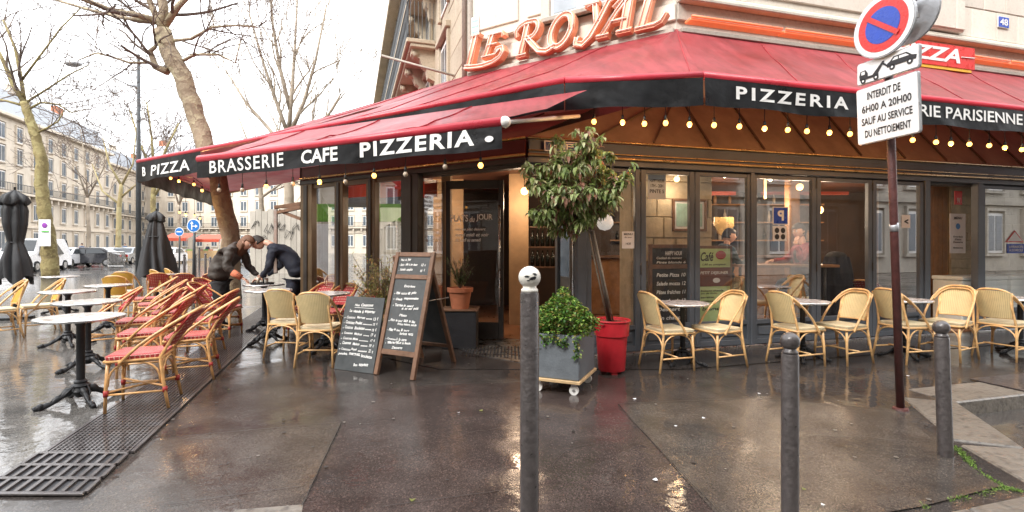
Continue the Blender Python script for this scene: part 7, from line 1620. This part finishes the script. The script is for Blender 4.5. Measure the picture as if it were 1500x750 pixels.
gC = 'cars on the boulevard'
car('pale grey car at the far left behind the closed umbrella', *cpos(48, 31), sa_, 'car_white', True); car('white car passing behind the left tree', *cpos(98, 37), sa_, 'car_white')
car('black car standing low beyond the mustard chairs', *cpos(132, 38), .35, 'car_black'); car('white car in the background behind the far left tree', *cpos(150, 47), .1, 'car_white')
car('grey car parked under the pale forked tree', *cpos(186, 44), sa_, 'car_grey'); car('white car seen between the umbrella and the blue signs', *cpos(246, 42), sa_, 'car_white')
car('grey car far behind the bending people', *cpos(362, 40), sa_, 'car_grey'); car('red car behind the row of parked cars', *cpos(118, 44), sa_, 'car_red'); car('black car beside the lamp post in the distance', *cpos(205, 52), sa_, 'car_black')
# crowd barrier and small far pedestrians
br_ = thing('crowd_barrier', 'grey steel crowd barrier near the lamp post', 'barrier', tuple(G(172, 393)), world=True)
mb = MB(); Yb = 31; 
for a, b in (((158, 369), (182, 369)), ((158, 390), (182, 390)), ((158, 369), (158, 394)), ((182, 369), (182, 394))): mb.tube([at(*a, Yb), at(*b, Yb)], .035, 6)
mb.build('frame', 'steel', br_)
for k in range(11): MB().tube([at(160+k*2, 369, Yb), at(160+k*2, 390, Yb)], .018, 5).build('bar', 'steel', br_)
def walker(label, px, pyf, m, m2, Y=None):
    q = G(px, pyf); X, Y = q.x, q.y; t = thing('person', label, 'person', (X, Y, 0), world=True, group='far pedestrians')
    V = lambda x, y, z: Vector((X+x, Y+y, z))
    skin_body('trousers', {'h': (V(0, 0, .92), (.15, .11)), 'kL': (V(-.1, -.1, .5), .075), 'aL': (V(-.14, -.02, .08), .05), 'fL': (V(-.14, -.14, .04), .04), 'kR': (V(.1, .05, .5), .075), 'aR': (V(.12, .2, .1), .05), 'fR': (V(.12, .1, .04), .04)}, [('h', 'kL'), ('kL', 'aL'), ('aL', 'fL'), ('h', 'kR'), ('kR', 'aR'), ('aR', 'fR')], m2, t, 1)
    skin_body('coat', {'h': (V(0, 0, .9), (.17, .13)), 'c': (V(0, 0, 1.3), (.2, .13)), 'n': (V(0, 0, 1.46), .07), 'sL': (V(-.2, 0, 1.38), .07), 'eL': (V(-.28, .05, 1.1), .055), 'wL': (V(-.26, -.08, .88), .04), 'sR': (V(.2, 0, 1.38), .07), 'eR': (V(.28, 0, 1.1), .055), 'wR': (V(.26, -.1, .88), .04)}, [('h', 'c'), ('c', 'n'), ('c', 'sL'), ('sL', 'eL'), ('eL', 'wL'), ('c', 'sR'), ('sR', 'eR'), ('eR', 'wR')], m, t, 1)
    head_(t, V(0, 0, 1.62), (0, -1, 0), (0, 0, 1), 'hair_dark'); hand_(t, V(-.26, -.08, .88), (0, -.1, -1), (1, 0, 0)); hand_(t, V(.26, -.1, .88), (0, -.1, -1), (-1, 0, 0)); return t
walker('far pedestrian in a blue coat crossing the road on the left', 120, 382, 'jean', 'black_cloth'); walker('far pedestrian in black beside the one in blue', 129, 382, 'black_cloth', 'black_cloth')
walker('far pedestrian in dark blue below the red stalls', 304, 376, 'navy_cloth', 'navy_cloth'); walker('far pedestrian in a blue top near the forked tree', 183, 381, 'jean', 'navy_cloth')
# timber brackets left of the veranda (side stand)
sd_ = thing('side_stand', 'dark timber frame with slanting braces at the left end of the cafe front', 'frame', tuple(at(405, 420, 8.9)), world=True)
for (a, b) in (((404, 304), (404, 400)), ((403, 304), (441, 298)), ((404, 312), (441, 304)), ((410, 309), (441, 321)), ((404, 303), (441, 303))): MB().tube([at(*a, 8.9), at(*b, 8.5)], .035, 4).build('beam', 'dark_wood', sd_)
